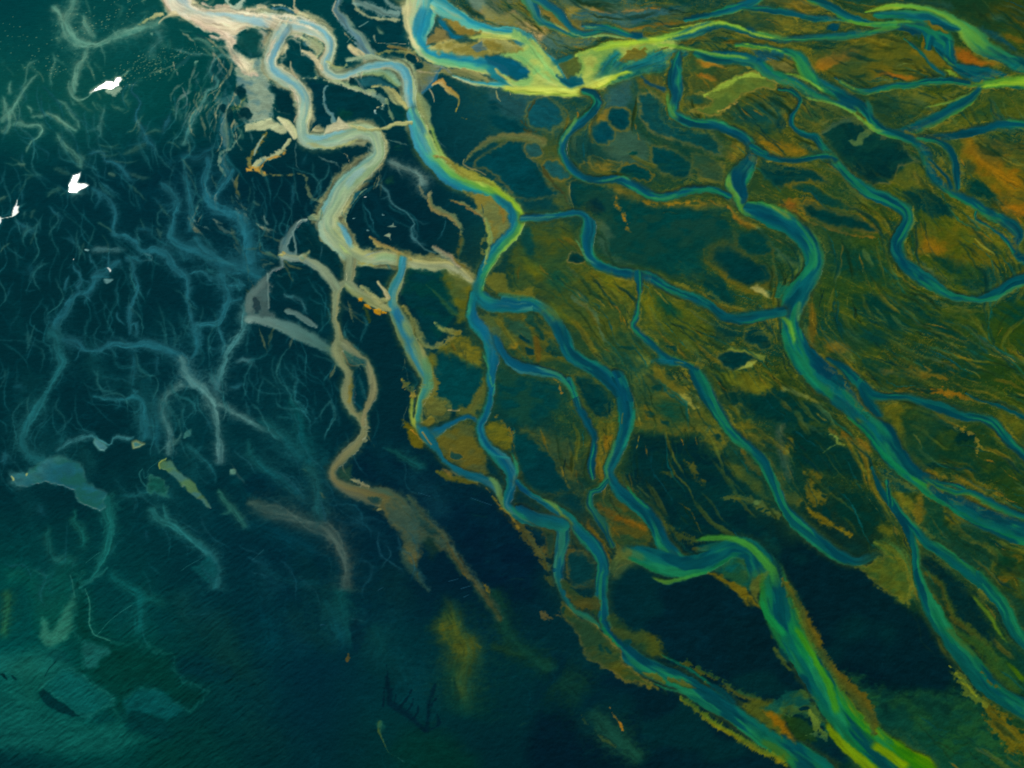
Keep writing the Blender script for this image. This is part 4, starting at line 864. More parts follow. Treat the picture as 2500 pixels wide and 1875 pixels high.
S('@11 20,1040,60 120,1060,70 250,1080,90 370,1120,120 500,1180,110 600,1240,90 660,1290,70 710,1370,70', [c(120,146,134), c(104,136,130)], [c(60,104,96)], soft=7, a=.85, rag=2, ob=ob, water=.7)
S('@11 330,980,50 400,1010,40 460,1050,50 540,1100,30', [FK*.9], soft=3, a=.9, rag=2, ob=ob, water=.6)
wisp('@11 260,800,16 310,860,24 380,870,30 430,910,24 450,990,20 480,1040,20', c(58,110,116), .8)
wisp('@11 370,660,12 350,760,14 310,830,10', DIM, .8)
POLY('@11 700,1150 780,1230 860,1290 960,1420 960,1520 900,1440 800,1420 730,1380 700,1300', c(50,98,90), 7, .8, rag=3)
# ================= the big rivers =================
def river(label, pts, cols, cols2=None, mid=None, a=1.0, soft=4.5, halo=None, hw=16, rag=1.2, streak=.3, extra=(), fade=(0, 0), rim=None, ob=None, warp=.8, mud=None, mud2=None):
    """one river channel (extra = its side reaches): muddy halo, thin bank line, then the water"""
    if ob is None: ob = newobj('river', label, 'river')
    allp = (pts,)+tuple(extra)
    if halo is not None and hw >= 4:
        for p in allp: LEV(p, 9+hw*1.3, .7)
    if halo is not None:
        for p in allp: S(widen(p, hw), halo if isinstance(halo, list) else [halo], soft=16, a=.5, rag=4, streak=.8, fade=fade)
    if rim is not None:
        for p in allp: S(widen(p, 2.6), [rim], soft=4, a=.4, rag=1.5, fade=fade, warp=warp)
    if mud is not None:
        for p in allp: S(widen(p, 10), mud, mud2, soft=7, a=.85, rag=4, streak=1.1, fade=fade, vary=10)
    for p in allp:
        S(p, cols, cols2, soft=soft, a=a, rag=rag, streak=streak, fade=fade, water=1.0, ob=ob, mid=mid, warp=warp, flow=True)
    return ob
def widen(p, by):
    P = parse(p); return '@S '+' '.join('%.1f,%.1f,%.1f' % (x, y, w+by*2) for x, y, w in P)
def hi(pts, col, soft=5, a=.8, col2=None, fade=(20, 20), rag=1.5, streak=.3, warp=.8):
    S(pts, [col], None if col2 is None else [col2], soft=soft, a=a, rag=rag, streak=streak, fade=fade, water=1.0, warp=warp)
def dk(pts, cols=(INK,), soft=5, a=.95, rag=2): S(pts, list(cols), soft=soft, a=a, rag=rag, streak=.2)
HG = c(82, 88, 30); HO = c(112, 98, 36); HS = c(140, 134, 90)
RIM = c(30, 44, 34)

# sediment fans round the cream river (drawn first)
ob = newobj('sandbar', 'large pale pinkish-cream sand apron crossed by blue-grey threads left of the looping river', 'sandbar')
POLY('@00 1770,260 1900,330 1800,380 1840,450 1960,440 2060,480 2120,580 2080,640 2100,760 2080,880 2040,920 1900,980 1860,900 1900,800 1830,640 1820,520 1780,440 1740,330', c(150,164,140), 6, .92, rag=5, col2=c(96,134,136), ob=ob)
POLY('@00 1640,760 1800,740 1880,820 1780,860 1740,920 1740,1100 1710,1100 1720,900', c(66,118,118), 8, .7, rag=6)
POLY('@00 1640,280 1780,270 1850,330 1800,400 1840,460 1960,540 1990,600 1900,590 1850,540 1790,440 1740,320 1640,300', ROSE, 6, .9, rag=4)
POLY('@00 1850,440 1960,460 1980,560 1900,570 1850,520', c(214,204,160), 6, .8, rag=4)
S('@00 1870,720,30 1880,800,40 1840,850,50 1760,880,30 1760,920,14', [c(170,160,70), c(110,130,104)], soft=5, a=.7, rag=5)
POLY('@00 1880,980 2000,920 2060,900 2130,960 2200,1010 2180,1060 2080,1010 1970,990 1900,1040', c(196,196,150), 4, .95, rag=3, ob=ob)
S('@00 1740,920,50 1730,1050,70 1750,1140,50', [c(70,112,118), c(98,120,100)], soft=6, a=.8, rag=3)
S('@00 1870,1000,10 1850,1060,12 1780,1150,24 1700,1190,24 1690,1280,20 1730,1360,18', [c(110,140,120)], soft=3, a=.8, rag=3)
E('@00 1850,740', DTEAL, 30, 50, 0, .3, .95); E('@00 1730,870', DTEAL, 34, 40, 0, .3, .95); E('@00 1790,930', DTEAL, 36, 50, 0, .3, .9); E('@00 1890,910', DTEAL, 38, 44, 0, .3, .95)
S('@00 2050,1040,30 1990,1130,24 1930,1210,40 1930,1290,30 2000,1330,24 2080,1350,16 2212,1350,14 @01 460,1345,14 475,1420,22 500,1510,22 590,1560,14', [c(150,124,50)], [c(84,104,84)], soft=3.5, a=.85, rag=4)
S('@00 2040,1050,12 1980,1140,24 1960,1190,14', [c(150,170,150)], soft=3, a=.9)
S('@01 330,1090,30 290,1150,40 200,1210,44 110,1240,40 80,1280,50', [c(190,190,146), c(170,170,120)], soft=4, a=.95, rag=4)
S('@01 300,1170,14 270,1200,12 200,1215,16 140,1260,10 110,1310,30 10,1310,24', [c(190,140,60)], soft=3, a=.85, rag=4)
S('@01 100,1280,20 150,1230,20', [ICE*.8], soft=4, a=.6)
S('@01 30,1310,26 90,1320,30 150,1340,18', [c(200,150,64)], soft=4, a=.9, rag=5)
wisp('@01 380,1380,20 370,1500,20 350,1650,20', DIM, .6); wisp('@01 490,1170,24 450,1250,24 450,1300,16', DIM, .7)
wisp('@01 490,700,14 560,690,12 640,700,10', DIM, .6); wisp('@01 520,830,20 620,850,30', DIM, .5)
# left branch of the loop
dk('@00 1900,260,40 1940,340,130 1960,400,100', (c(8,66,68),), 5)
dk('@00 1640,560,60 1700,520,120 1760,620,130 1740,720,100', (c(2,60,66),), 7, .7)
E('@00 1930,330', c(12,70,68), 100, 80, 10, .2, .9)
POLY('@01 300,330 350,310 420,340 440,430 560,460 620,560 560,600 430,600 330,560 270,540 260,500', c(0,60,66), 4, .97, rag=2, edge=(CREAM, 3, .5))
POLY('@01 200,660 280,640 350,720 380,860 370,960 280,900 200,820', DTEAL, 5, .97, rag=2)
POLY('@01 460,610 640,640 600,740 640,860 650,980 560,1020 510,1000 480,900 490,720', c(0,50,62), 5, .9, rag=2)
POLY('@01 640,660 780,650 900,720 960,780 1040,960 1000,990 860,970 740,900 640,840 620,740', c(0,52,60), 5, .95, rag=3)
E('@01 770,870', c(14,70,50), 80, 40, 20, .6, .6, tex=.4)
POLY('@01 680,-10 1200,-10 1220,280 1260,440 1000,420 860,260 700,130', c(0,54,62), 8, .9, rag=3)
E('@01 1160,1140 1110,1400', c(30,78,50), 50, 30, 0, .5, .45, tex=.6)
# threads and bars between the cream river and the teal one
ob = newobj('stream', 'blue-grey braided trickle dropping from the top edge onto the cream river bend', 'stream')
S('@01 720,-20,60 690,80,60 760,140,90 820,220,80 880,290,90 930,380,110 960,440,130', [c(110,140,140), c(96,130,140), c(120,140,116)], soft=5, a=.9, rag=5, streak=.6, ob=ob, water=.5)
S('@01 690,0,14 670,90,12 720,150,12', [CREAM*.9], soft=3, a=.8); S('@01 820,-10,20 850,60,24 920,110,30 1010,140,24 1180,140,30', [c(180,176,132)], soft=4, a=.85, rag=3, ob=ob)
S('@01 840,20,50 960,60,60 1060,90,60 1170,100,50', [c(120,146,136)], soft=5, a=.85, rag=4, streak=.6, ob=ob); S('@01 1060,-10,40 1120,40,40 1200,70,30', [c(120,146,136)], soft=5, a=.85, rag=3)
S('@01 880,210,12 950,165,10', [c(120,150,140)], soft=3, a=.8)
ob = newobj('sandbar', 'short stubby cream-pink bar leaning against the blue-grey trickle', 'sandbar')
S('@01 810,360,44 850,390,56 900,430,50', [c(204,188,140)], soft=3, a=1, ob=ob); S('@01 820,390,10 880,440,10', [c(170,150,130)], soft=2, a=.6)
S('@01 790,330,8 830,290,8', [c(130,160,140)], soft=2, a=.6)
S('@01 990,280,24 1000,320,8 1040,335,6 1230,335,8', [c(150,150,120)], soft=3, a=.8); E('@01 1030,220', c(120,140,110), 30, 24, 0, .6, .7, tex=.6)
S('@01 1100,360,20 1180,370,40 1260,390,40', [c(120,96,50), c(140,130,80)], soft=5, a=.9, rag=3)
S('@01 1000,430,24 1090,400,24 1200,400,30 1300,410,50', [c(150,146,84)], soft=6, a=.8, rag=4)
POLY('@01 1380,470 1540,480 1500,560 1420,660 1330,720 1300,760 1290,600 1340,520', c(96,120,116), 5, .95, rag=3, col2=c(120,124,80), tex=.1)
E('@01 1370,580', c(132,124,64), 50, 70, 30, .6, .7, tex=.4); S('@01 1520,500,16 1440,640,24 1340,720,24', [c(24,98,132)], soft=5, a=.8, rag=2)
E('@01 1290,450', c(0,50,58), 60, 40, 10, .25, .95, ring=(c(160,140,84), .7)); E('@01 1340,500', c(0,50,58), 40, 22, 10, .3, .95)
S('@01 1310,420,16 1330,470,20', [c(200,160,100)], soft=3, a=.8, rag=3)
# islands in the orange-brown delta top centre
POLY('@01 1100,-20 1300,-20 1240,60', c(150,140,84), 10, .6)

POLY('@00 1230,-40 1490,-40 1480,30 1560,60 1720,55 1850,85 2000,95 2130,110 @01 240,100 300,130 420,160 430,290 320,290 250,260 100,250 @00 1990,235 1880,245 1790,280 1690,265 1600,225 1500,175 1400,135 1290,105', c(226,206,172), 5, .97, rag=2, col2=c(200,200,176), water=1.0)
A0 = [c(224,196,164), c(208,212,184), c(160,186,184), c(226,208,176)]
A1 = [c(140,178,156), c(110,172,180), c(60,150,176), c(150,166,110)]
A2 = [c(60,140,170), c(64,160,160), c(100,170,120), c(150,176,84)]
A3 = [c(12,100,130), c(14,116,120), c(54,140,90), c(120,160,60)]
river('broad cream and ice-blue river entering at the top left and curving down to the centre',
 '@00 1350,-40,210 1370,20,190 1440,80,130 1560,115,100 1700,130,100 1850,140,110 2000,160,120 @01 150,150,130 300,185,150 430,200,130 560,240,110 640,300,90 655,380,80 620,470,80 620,540,80 720,590,70 830,565,75 950,520,80 1080,500,80 1190,525,90 1250,600,100 1255,700,100 1265,820,100 1320,950,140',
 A0, A1, halo=c(176,168,124), hw=7, soft=5, mud=[c(176,168,130), c(140,152,130), c(190,178,140)], mud2=[c(120,130,96), c(130,140,100)], mid=(.55, [c(214,196,160), c(140,178,178), c(108,164,174), c(196,198,156)]),)
CR = [c(222,200,164), c(234,210,176), c(216,204,172)]
for p_ in ('@00 1380,90,50 1450,120,60 1560,160,90 1660,200,120 1760,235,110 1880,215,60 2000,215,40', '@00 1480,30,30 1560,70,36 1720,80,40 1900,105,36 2100,130,36 @01 300,120,36 430,150,36 560,200,30 640,270,20', '@01 60,240,30 150,280,70 130,360,60 90,440,60', '@00 1740,280,60 1770,350,80 1820,440,90 1900,520,90 1960,590,50', '@01 320,290,24 430,285,30 470,310,60 540,340,70', '@01 440,410,30 530,440,50 590,530,30 650,600,16', '@01 330,1010,40 470,1100,40 640,1120,30 800,1090,20'):
    S(p_, CR, soft=9, a=.72, rag=4, streak=.7, fade=(25, 40))
S('@00 1500,140,50 1600,180,90 1700,230,90 1750,280,50', [ROSE, c(236,212,186)], soft=7, a=.9, rag=2)
S('@00 1560,20,20 1640,50,24 1720,50,20 1760,60,40', [ROSE], soft=4, a=.8, rag=3); S('@00 1900,80,14 1960,90,20 2040,60,24 2130,50,14', [c(226,206,170)], soft=4, a=.9, rag=3)
S('@00 1740,10,16 1790,60,30 1830,60,50 1880,0,50', [c(196,206,180)], soft=4, a=.9, rag=4)
S('@00 1250,110,40 1180,130,30 1120,165,30 1050,205,12', [c(196,186,130)], [c(140,158,110)], soft=3, a=.95, rag=3)
S('@00 1340,110,50 1280,130,24 1220,180,14', [c(214,196,150)], soft=4, a=.8)
hi('@00 1480,90,20 1620,115,26 1760,120,26 1880,150,40 2040,170,50', c(170,206,206), a=.6)
S('@01 110,60,16 240,40,20 330,50,16 400,90,24 500,150,20 580,190,16', [c(206,196,150)], soft=4, a=.9, rag=3)
S('@01 200,70,20 300,60,26 380,100,20', [c(70,120,140)], soft=4, a=.8, rag=2)
S('@01 380,-20,24 385,40,24 400,90,30', [c(200,180,140)], soft=3, a=.9, rag=2)
hi('@01 0,160,50 120,190,60 260,210,50', c(128,176,190), a=.6); hi('@01 380,160,40 520,200,36 620,270,30 660,360,26', c(110,184,204), a=.6)
S('@01 430,290,30 520,330,70 570,380,80 560,430,40', [c(200,196,148), c(166,176,130)], soft=5, a=.9, rag=4, streak=.6)
S('@01 440,400,30 500,420,44 560,480,44 600,540,30', [c(208,192,150)], soft=4, a=.95, rag=3)
E('@01 490,340', c(96,140,150), 36, 30, 10, .6, .6, tex=.5)
S('@01 640,470,20 690,510,30 760,520,24 790,490,20', [c(140,160,120), c(180,180,110)], soft=5, a=.85, rag=3)
S('@01 800,460,40 880,450,50 980,450,40 1100,470,24', [c(160,176,140)], soft=5, a=.9, rag=3)
S('@01 880,570,20 1000,560,50 1100,580,70 1180,640,50', [c(150,170,110), c(128,168,140)], soft=6, a=.9, rag=2)
POLY('@01 890,610 980,590 1100,620 1160,660 1120,670 1000,660 900,650', c(30,90,98), 5, .95)
E('@01 825,620', DTEAL, 30, 26, 10, .3, .95)
S('@01 440,600,8 560,605,12 700,625,24 790,660,40 900,700,40 980,720,60', [c(190,190,150), c(150,166,120)], soft=4, a=.9, rag=4)
ob = newobj('sandbar', 'tan sandbar with dark veins between the cream river and the dark oval pool', 'sandbar')
S('@01 980,670,16 1060,670,30 1120,710,80 1170,780,80 1230,830,30', [c(150,156,110), c(176,166,104)], soft=4, a=.95, rag=3, streak=.6, ob=ob)
S('@01 1000,740,40 1060,780,50 1040,850,24', [c(120,146,128)], soft=5, a=.8, rag=6); S('@01 1080,780,16 1100,860,24 1130,930,20', [c(130,150,110)], soft=4, a=.8, rag=5)
S('@01 1050,820,14 1000,850,10', [c(206,190,140)], soft=3, a=.8, rag=3)
E('@01 1160,860', c(0,58,62), 74, 70, 30, .2, .97, rag=.1)
S('@01 640,650,12 605,700,16 610,820,24 660,880,30 680,930,50', [c(116,150,140), c(90,130,136)], soft=3, a=.9, rag=3)
hi('@01 880,540,20 1000,510,30 1120,500,30 1220,560,24 1250,640,20', c(56,146,176), a=.55)
river('green-edged blue river running down from the cream river to the central confluence',
 '@01 1290,880,120 1320,950,150 1370,1100,165 1440,1230,180 1580,1350,160 1760,1430,120 1930,1510,125 2050,1600,130 @11 2100,270,125 2070,360,105 1980,450,105 1900,540,105 1840,640,95 1800,740,80 1790,830,90 1830,900,100',
 A2, [c(10,96,120), c(8,104,120), c(20,124,100), c(100,158,60)], mid=(.45, [c(6,100,140), c(20,124,130), c(96,156,60), c(160,180,60)]), halo=c(110,122,60), hw=5, soft=3, rim=c(60,80,50))
S('@01 1330,720,50 1370,820,100 1400,900,70 1430,980,30', [c(150,156,96), c(120,140,100)], soft=6, a=.9, rag=3)
hi('@01 1430,940,30 1460,1060,30 1520,1200,40 1640,1320,30 1800,1410,20', c(150,176,84), a=.85)
hi('@01 1300,780,30 1290,860,40 1350,960,50 1400,1060,50', c(16,96,150), a=.5)
hi('@01 1340,1000,40 1390,1130,60 1440,1220,40', c(60,140,170), a=.6)
S('@01 1440,1210,16 1540,1230,30 1650,1300,60 1760,1360,60 1880,1400,40 1990,1490,26 2060,1570,18', [c(126,116,50), c(150,130,60)], [c(150,160,50)], soft=5, a=.95, rag=3)
hi('@01 1880,1420,26 1990,1500,36 2090,1600,36 @11 2130,230,30 2120,300,20', c(140,176,44), a=.9)
hi('@01 1900,1480,30 2000,1560,50 @11 2040,170,50 2060,260,60 2030,340,50 1960,420,40', c(6,92,128), a=.8)
hi('@11 1840,660,20 1810,740,26 1790,840,24', c(96,160,66), a=.8)
S('@01 1700,1240,20 1780,1160,30 1880,1090,50 2000,1050,60 2100,1050,60 2212,1060,70 @02 400,1100,70', [c(100,110,66), c(118,108,60)], soft=6, a=.85, rag=3)
S('@01 1690,1230,10 1680,1260,14 1740,1300,12 1850,1350,12', [c(160,140,84)], soft=3, a=.8)

# tan fan inside the bend
ob = newobj('sandbar', 'tan and gold mud fan tucked inside the bend above the central confluence', 'sandbar')
POLY('@11 1700,20 1800,60 1900,80 1980,140 2030,230 2040,330 1980,400 1920,440 1880,330 1860,260 1790,190 1760,110', c(112,116,64), 5, .97, rag=3, col2=c(132,118,50), ob=ob)
S('@11 1860,270,36 1890,350,40 1890,430,44 1850,540,30 1820,660,14', [c(150,160,74), c(120,140,84)], soft=4, a=.95, rag=3)
S('@11 1950,150,20 1990,220,26 2000,300,16', [c(140,104,40)], soft=6, a=.6, rag=3)
S('@11 1820,150,8 1840,220,10', [c(30,66,70)], soft=2, a=.8)
S('@11 1420,90,26 1440,170,50 1500,220,60 1580,250,50 1640,330,40 1650,400,30', [c(150,130,76), c(100,116,80)], soft=4, a=.9, rag=5)
S('@11 1570,110,16 1650,130,30 1720,170,40 1800,220,30 1860,280,24', [c(150,112,56), c(120,128,80)], soft=4, a=.9, rag=4)
S('@11 1640,380,30 1670,430,40 1650,520,40 1640,600,30', [c(120,104,40), c(60,92,64)], soft=7, a=.7, rag=5)
S('@11 1850,400,20 1800,480,24 1820,540,16', [c(120,116,54)], soft=4, a=.7, rag=6)
wisp('@01 1050,1240,30 1180,1290,50 1290,1340,50 1370,1430,60 1430,1520,60', c(104,132,124), .8, rag=4)
S('@01 1340,1440,16 1400,1530,24 1440,1480,16', [c(150,140,100)], soft=3, a=.6, rag=3)
wisp('@01 990,1400,14 1080,1460,14 1150,1570,14 1240,1650,12 @11 1290,310,10 1260,340,14 1270,400,20 1330,460,24 1420,460,20', c(66,116,122), .75, rag=2)
S('@11 1330,460,12 1380,510,14 1460,540,16', [c(76,116,116)], soft=3, a=.7); wisp('@11 1530,260,10 1520,350,10 1450,460,14', DIM, .8); wisp('@11 900,150,10 970,250,10 980,350,10 950,390,8', DIM, .8)
for p_ in ('@11 950,120', '@11 1070,225', '@11 850,262', '@11 940,345'): E(p_, c(120,160,160), 9, 8, 0, .6, .8)
ob = newobj('sandbar', 'small pale three-pointed island of sand alone in dark water right of the looping river', 'sandbar')
POLY('@11 1065,395 1100,375 1115,385 1110,410 1120,435 1105,410', c(150,160,130), 1.5, .95, ob=ob, warp=.2)
POLY('@11 1090,325 1125,315 1135,298 1140,320 1160,330 1120,332', c(130,150,130), 1.5, .9, warp=.2)
S('@01 940,1460,8 900,1490,16 850,1540,14 @11 800,180,12 775,260,14 790,330,12', [c(150,164,120)], soft=3, a=.9, rag=2)
POLY('@01 850,1450 900,1490 830,1560 @11 790,190 770,260 740,180 770,90', c(20,84,96), 4, .85)
dk('@01 1100,1080,8 1180,1100,14 1260,1120,8', (c(90,120,110),), 4, .7)

river('milky green looping river left of the centre that swings down and right to the central confluence',
 '@01 290,240,120 230,340,105 190,450,100 200,540,105 290,600,105 390,660,105 450,750,105 445,870,105 430,970,110 470,1070,120 600,1080,130 720,1050,130 850,1010,120 960,1030,120 1010,1110,90 1010,1200,100 940,1280,140 840,1360,150 750,1450,170 690,1560,165 640,1660,165 @11 640,250,160 655,350,200 740,450,190 820,530,150 950,570,115 1080,560,115 1200,590,105 1320,625,95 1450,635,100 1560,640,105 1650,690,120 1730,745,80 1775,790,40',
 [c(188,184,148), c(124,168,166), c(104,156,168), c(196,188,150)], [c(150,150,100), c(146,150,110), c(170,160,100)], mud=[c(170,166,128), c(134,150,128), c(184,172,134)], mud2=[c(116,116,74), c(120,116,66)], mid=(.5, [c(120,170,160), c(150,174,136), c(156,172,120), c(150,166,112)]), halo=c(150,156,112), hw=5, soft=6)
hi('@01 260,300,40 200,430,50 210,530,50 320,620,40 420,700,30 460,800,30', c(84,158,184), a=.5)
S('@01 480,1100,30 600,1130,24 740,1120,30 850,1070,20', [c(160,160,100)], soft=5, a=.7, rag=3); hi('@01 440,1040,40 560,1060,40 700,1010,40 800,990,50', c(110,176,196), a=.7)
S('@01 820,970,16 900,1000,30 1000,1000,24 1080,990,30 1160,950,36 1270,940,40', [c(170,172,110), c(190,180,120)], soft=3, a=.95, rag=2)
hi('@01 930,1290,40 830,1370,60 760,1470,60', c(120,166,180), a=.5); hi('@01 640,1500,16 600,1620,20 @11 600,180,20 590,260,20', c(90,160,176), a=.5)
hi('@11 700,280,20 760,340,40 800,420,50 830,510,30', c(84,160,184), a=.85); hi('@11 720,440,10 770,510,24 830,550,30', c(170,190,110), a=.8)
hi('@11 980,560,60 1100,560,50 1200,600,50', c(130,170,116), a=.5); hi('@11 900,550,14 1000,520,12 1080,510,10', c(120,150,170), a=.5)
S('@11 960,400,14 1020,460,50 1100,490,30 1180,540,20 1280,590,14', [c(176,160,90), c(150,124,70)], soft=4, a=.9, rag=3)
S('@11 1440,490,30 1500,530,60 1570,580,60 1640,640,40', [c(136,146,116), c(150,130,100)], soft=4, a=.9, rag=3)
S('@11 1590,700,14 1680,720,12 1770,760,14', [c(190,180,110)], soft=3, a=.7)
S('@11 880,600,16 960,610,20 1040,630,14', [c(150,140,66)], soft=4, a=.7, rag=5)
ob = newobj('sandbar', 'cream tongue of sand pointing up-left into the elbow of the looping river', 'sandbar')
S('@01 245,910,26 300,960,60 350,1020,70 370,1060,50', [c(214,206,160), c(196,196,146)], soft=3, a=1, ob=ob)
POLY('@01 620,950 700,930 720,890 800,950 830,975 740,985 620,1010', c(200,190,150), 3, .95, ob=None)
S('@01 330,480,14 350,550,24 390,600,20', [c(176,166,130)], soft=3, a=.9); S('@01 360,950,8 380,900,10', [CREAM*.9], soft=2, a=.7)
S('@11 540,230,12 500,270,24 560,260,60 580,200,30', [c(150,160,116)], soft=4, a=.9, rag=3); S('@11 480,280,10 430,290,12 400,310,8', [c(180,190,170)], soft=2, a=.8)
# dark pools enclosed
POLY('@11 875,620 960,620 1060,640 1180,680 1160,740 1120,830 1090,870 1000,880 920,800 870,720', DTEAL, 4, .97, rag=2)
POLY('@11 1260,680 1400,670 1540,690 1600,740 1640,860 1620,950 1590,1060 1540,1130 1480,1200 1400,1170 1340,1060 1260,960 1220,850', c(0,52,58), 5, .95, rag=3, col2=c(2,58,56))
POLY('@11 400,340 540,330 600,440 740,540 780,640 760,740 640,640 560,590 470,530 390,530', DTEAL, 4, .95, rag=2)
POLY('@11 200,690 320,640 480,640 580,700 620,830 650,960 650,1080 560,1080 470,1000 430,900 280,830 190,870', DTEAL, 5, .6, rag=2)
wisp('@11 600,450,14 580,520,16 560,600,14', c(60,110,116), .8)
river('olive-grey channel with blue patches running down beside the dark pools to the green tip',
 '@11 1215,600,90 1200,680,85 1160,770,95 1130,860,95 1140,950,105 1190,1050,125 1250,1150,150 1310,1270,140 1350,1380,130 1400,1480,120 1400,1560,120 @21 1400,80,110 1390,180,100 1350,290,70 1330,400,70 1350,470,90',
 [c(120,130,80), c(40,130,140), c(50,130,150), c(130,140,90)], [c(150,160,60), c(40,120,110), c(104,120,60)], mid=(.5, [c(104,124,80), c(40,112,130), c(104,128,84), c(124,126,76)]), halo=c(116,112,50), hw=6)
hi('@11 1150,930,40 1180,1020,60 1230,1090,60', c(20,100,140), a=.8); hi('@11 1270,1150,50 1300,1240,50', c(24,100,130), a=.7)
S('@11 1220,950,40 1290,1060,50 1350,1190,50 1430,1260,40 1500,1240,50 1600,1190,50', [c(132,124,60), c(120,116,64)], soft=5, a=.9, rag=4)
S('@11 1450,1080,12 1500,1120,30 1590,1150,40 1650,1160,40', [c(150,160,90)], [c(120,112,50)], soft=4, a=.9, rag=3); E('@11 1530,1215', DTEAL, 24, 10, -20, .4, .9)
POLY('@11 1500,690 1640,700 1780,790 1740,880 1700,1000 1690,1080 1600,1100 1600,950 1560,800', c(104,100,24), 8, .85, rag=4, col2=c(80,92,40))
S('@11 1400,780,10 1460,840,30 1540,920,60 1600,1000,60', [c(60,96,50), c(20,70,60)], soft=8, a=.7, rag=3)
POLY('@11 1380,1330 1500,1260 1620,1180 1740,1210 1830,1300 1840,1440 1750,1440 1600,1330 1480,1310 1440,1400 1440,1480', c(120,106,26), 7, .85, rag=6, tex=.3)
POLY('@11 1450,1400 1500,1320 1620,1340 1750,1420 1850,1450 1860,1640 @21 1860,120 1780,300 1600,340 1500,280 1450,150 1440,60', c(2,64,68), 12, .95, rag=4)
S('@21 1860,60,30 1830,180,90 1780,280,100 1720,360,110 1650,330,80', [c(112,100,34), c(90,98,44)], soft=8, a=.8, rag=5)
# fringes
S('@11 1440,1450,20 1450,1560,20 @21 1450,60,20 1460,180,30 1440,260,30', [c(104,100,40)], soft=3, a=.9, rag=2, fringe=10, fside=0)
hi('@11 1370,1300,50 1400,1420,70 1410,1560,70 @21 1420,100,50 1400,190,40', c(74,136,96), a=.6); hi('@21 1300,100,24 1290,200,30 1280,320,36 1290,420,40 1330,480,40', c(160,170,60), a=.8)
S('@11 1215,1500,10 1260,1560,24 1300,1640,30 @21 1290,160,30', [c(150,124,50), c(140,130,50)], soft=3, a=.9, rag=3, fringe=9)
POLY('@21 1230,80 1330,60 1340,160 1290,200', c(4,52,56), 4, .6, rag=6, tex=.4)
# lower amber shoal
ob = newobj('sandbar', 'gold and olive mudflat with ringed hollow between the two lower blue channels', 'sandbar')
POLY('@21 1470,600 1540,480 1700,420 1780,450 1810,560 1860,640 1880,760 1900,860 1850,890 1720,800 1600,700 1500,660', c(84,90,42), 8, .85, rag=4, col2=c(106,96,28), ob=ob)
E('@21 1650,640', c(20,66,62), 44, 34, 20, .3, .9, ring=(c(120,106,40), .6)); E('@21 1700,780', c(150,110,30), 50, 20, 45, .5, .8)
E('@21 1480,340', c(100,100,44), 90, 80, 20, .2, .9, ring=(c(120,116,50), .6)); POLY('@21 1340,440 1460,400 1500,440 1440,480 1350,480', c(124,112,40), 4, .9)
POLY('@21 1200,400 1300,480 1400,570 1380,620 1300,620 1250,560', c(110,96,16), 5, .85, rag=5); S('@21 1270,480,8 1370,560,14 1440,600,10', [c(190,130,40)], soft=3, a=.85, rag=3)
S('@21 1480,800,20 1560,830,60 1650,850,50 1800,880,24', [c(104,100,24)], soft=7, a=.8, rag=5); E('@21 1590,800', c(140,110,40), 60, 22, 20, .6, .7, tex=.4)
S('@21 1560,330,10 1640,330,14', [c(190,160,100)], soft=3, a=.8)
POLY('@21 1850,500 1880,400 1960,420 2040,500 2060,580 2040,660 1980,640 1880,560', c(110,100,22), 6, .9, rag=5, tex=.2)
S('@21 2030,460,10 2060,540,12 2080,620,10', [c(130,104,30)], soft=3, a=.8, rag=5, fringe=7)
POLY('@21 2070,540 2170,530 2212,640 2212,800 2120,780 2080,640', c(2,60,62), 6, .9, rag=3)
river('narrow blue stream crossing the gold mudflat below the fringed bank',
 '@21 1340,460,60 1420,510,90 1500,480,60 1600,420,40 1690,380,40 1760,390,36 1800,430,40', [c(30,110,120), c(6,90,124)], [NAVY], halo=HG, hw=6)
river('teal-blue ribbon slanting below the gold mudflat into the green-edged channel',
 '@21 1380,500,100 1440,570,90 1480,630,50 1540,710,40 1620,760,50 1720,820,60 1830,850,70 1920,900,70 1960,960,60', [c(16,100,112), c(8,92,112)], [c(10,84,96)], halo=HG, hw=6)
S('@21 1370,500,14 1440,590,10', [c(180,130,44)], soft=3, a=.8)

# grey/olive channels left of centre
ob = river('grey-olive channel splitting round a long dark oval hollow and trailing off to the lower left',
 '@11 820,600,80 810,700,80 790,760,70 730,790,70 700,860,75 690,950,65 680,1030,50 700,1100,50 710,1200,80 700,1290,90 740,1390,60 780,1450,70 790,1550,100 @21 790,100,105 790,200,110 820,300,70 880,370,60 910,450,60 905,520,70 850,590,80 760,660,90 690,740,75 660,810,80 700,880,90 790,930,110 920,960,140 1080,1020,160 1200,1110,190 1260,1220,140 1280,1320,100 1290,1400,60',
 [c(128,136,100), c(118,132,100), c(140,134,90)], [c(60,84,56), c(84,86,40), c(44,84,66)], mid=(.5, [c(110,120,90), c(120,122,84), c(104,112,76)]), fade=(0, 60), halo=c(80,100,70), hw=6)
river('grey branch curving right of the long dark oval hollow',
 '@11 760,1240,80 860,1320,60 920,1370,50 950,1440,60 970,1530,60 @21 965,60,56 985,150,66 975,240,66 930,330,46 910,420,50', [c(104,116,92), c(124,128,92)], [c(120,116,80)], ob=ob, halo=c(80,100,70), hw=4)
river('', '@11 270,560,50 350,575,50 450,580,70 560,640,90 640,720,95 690,790,90', [c(130,150,140), c(140,146,112)], [c(116,132,104)], ob=ob)
S('@11 270,560,24 250,565,10', [c(200,180,90)], soft=3, a=.8); S('@11 480,520,24 430,570,50', [c(160,160,110)], soft=4, a=.8)
river('', '@11 800,790,90 870,840,80 960,890,90 1040,940,80 1110,970,40', [c(120,134,84), c(140,150,116)], [c(140,140,90)], ob=ob)
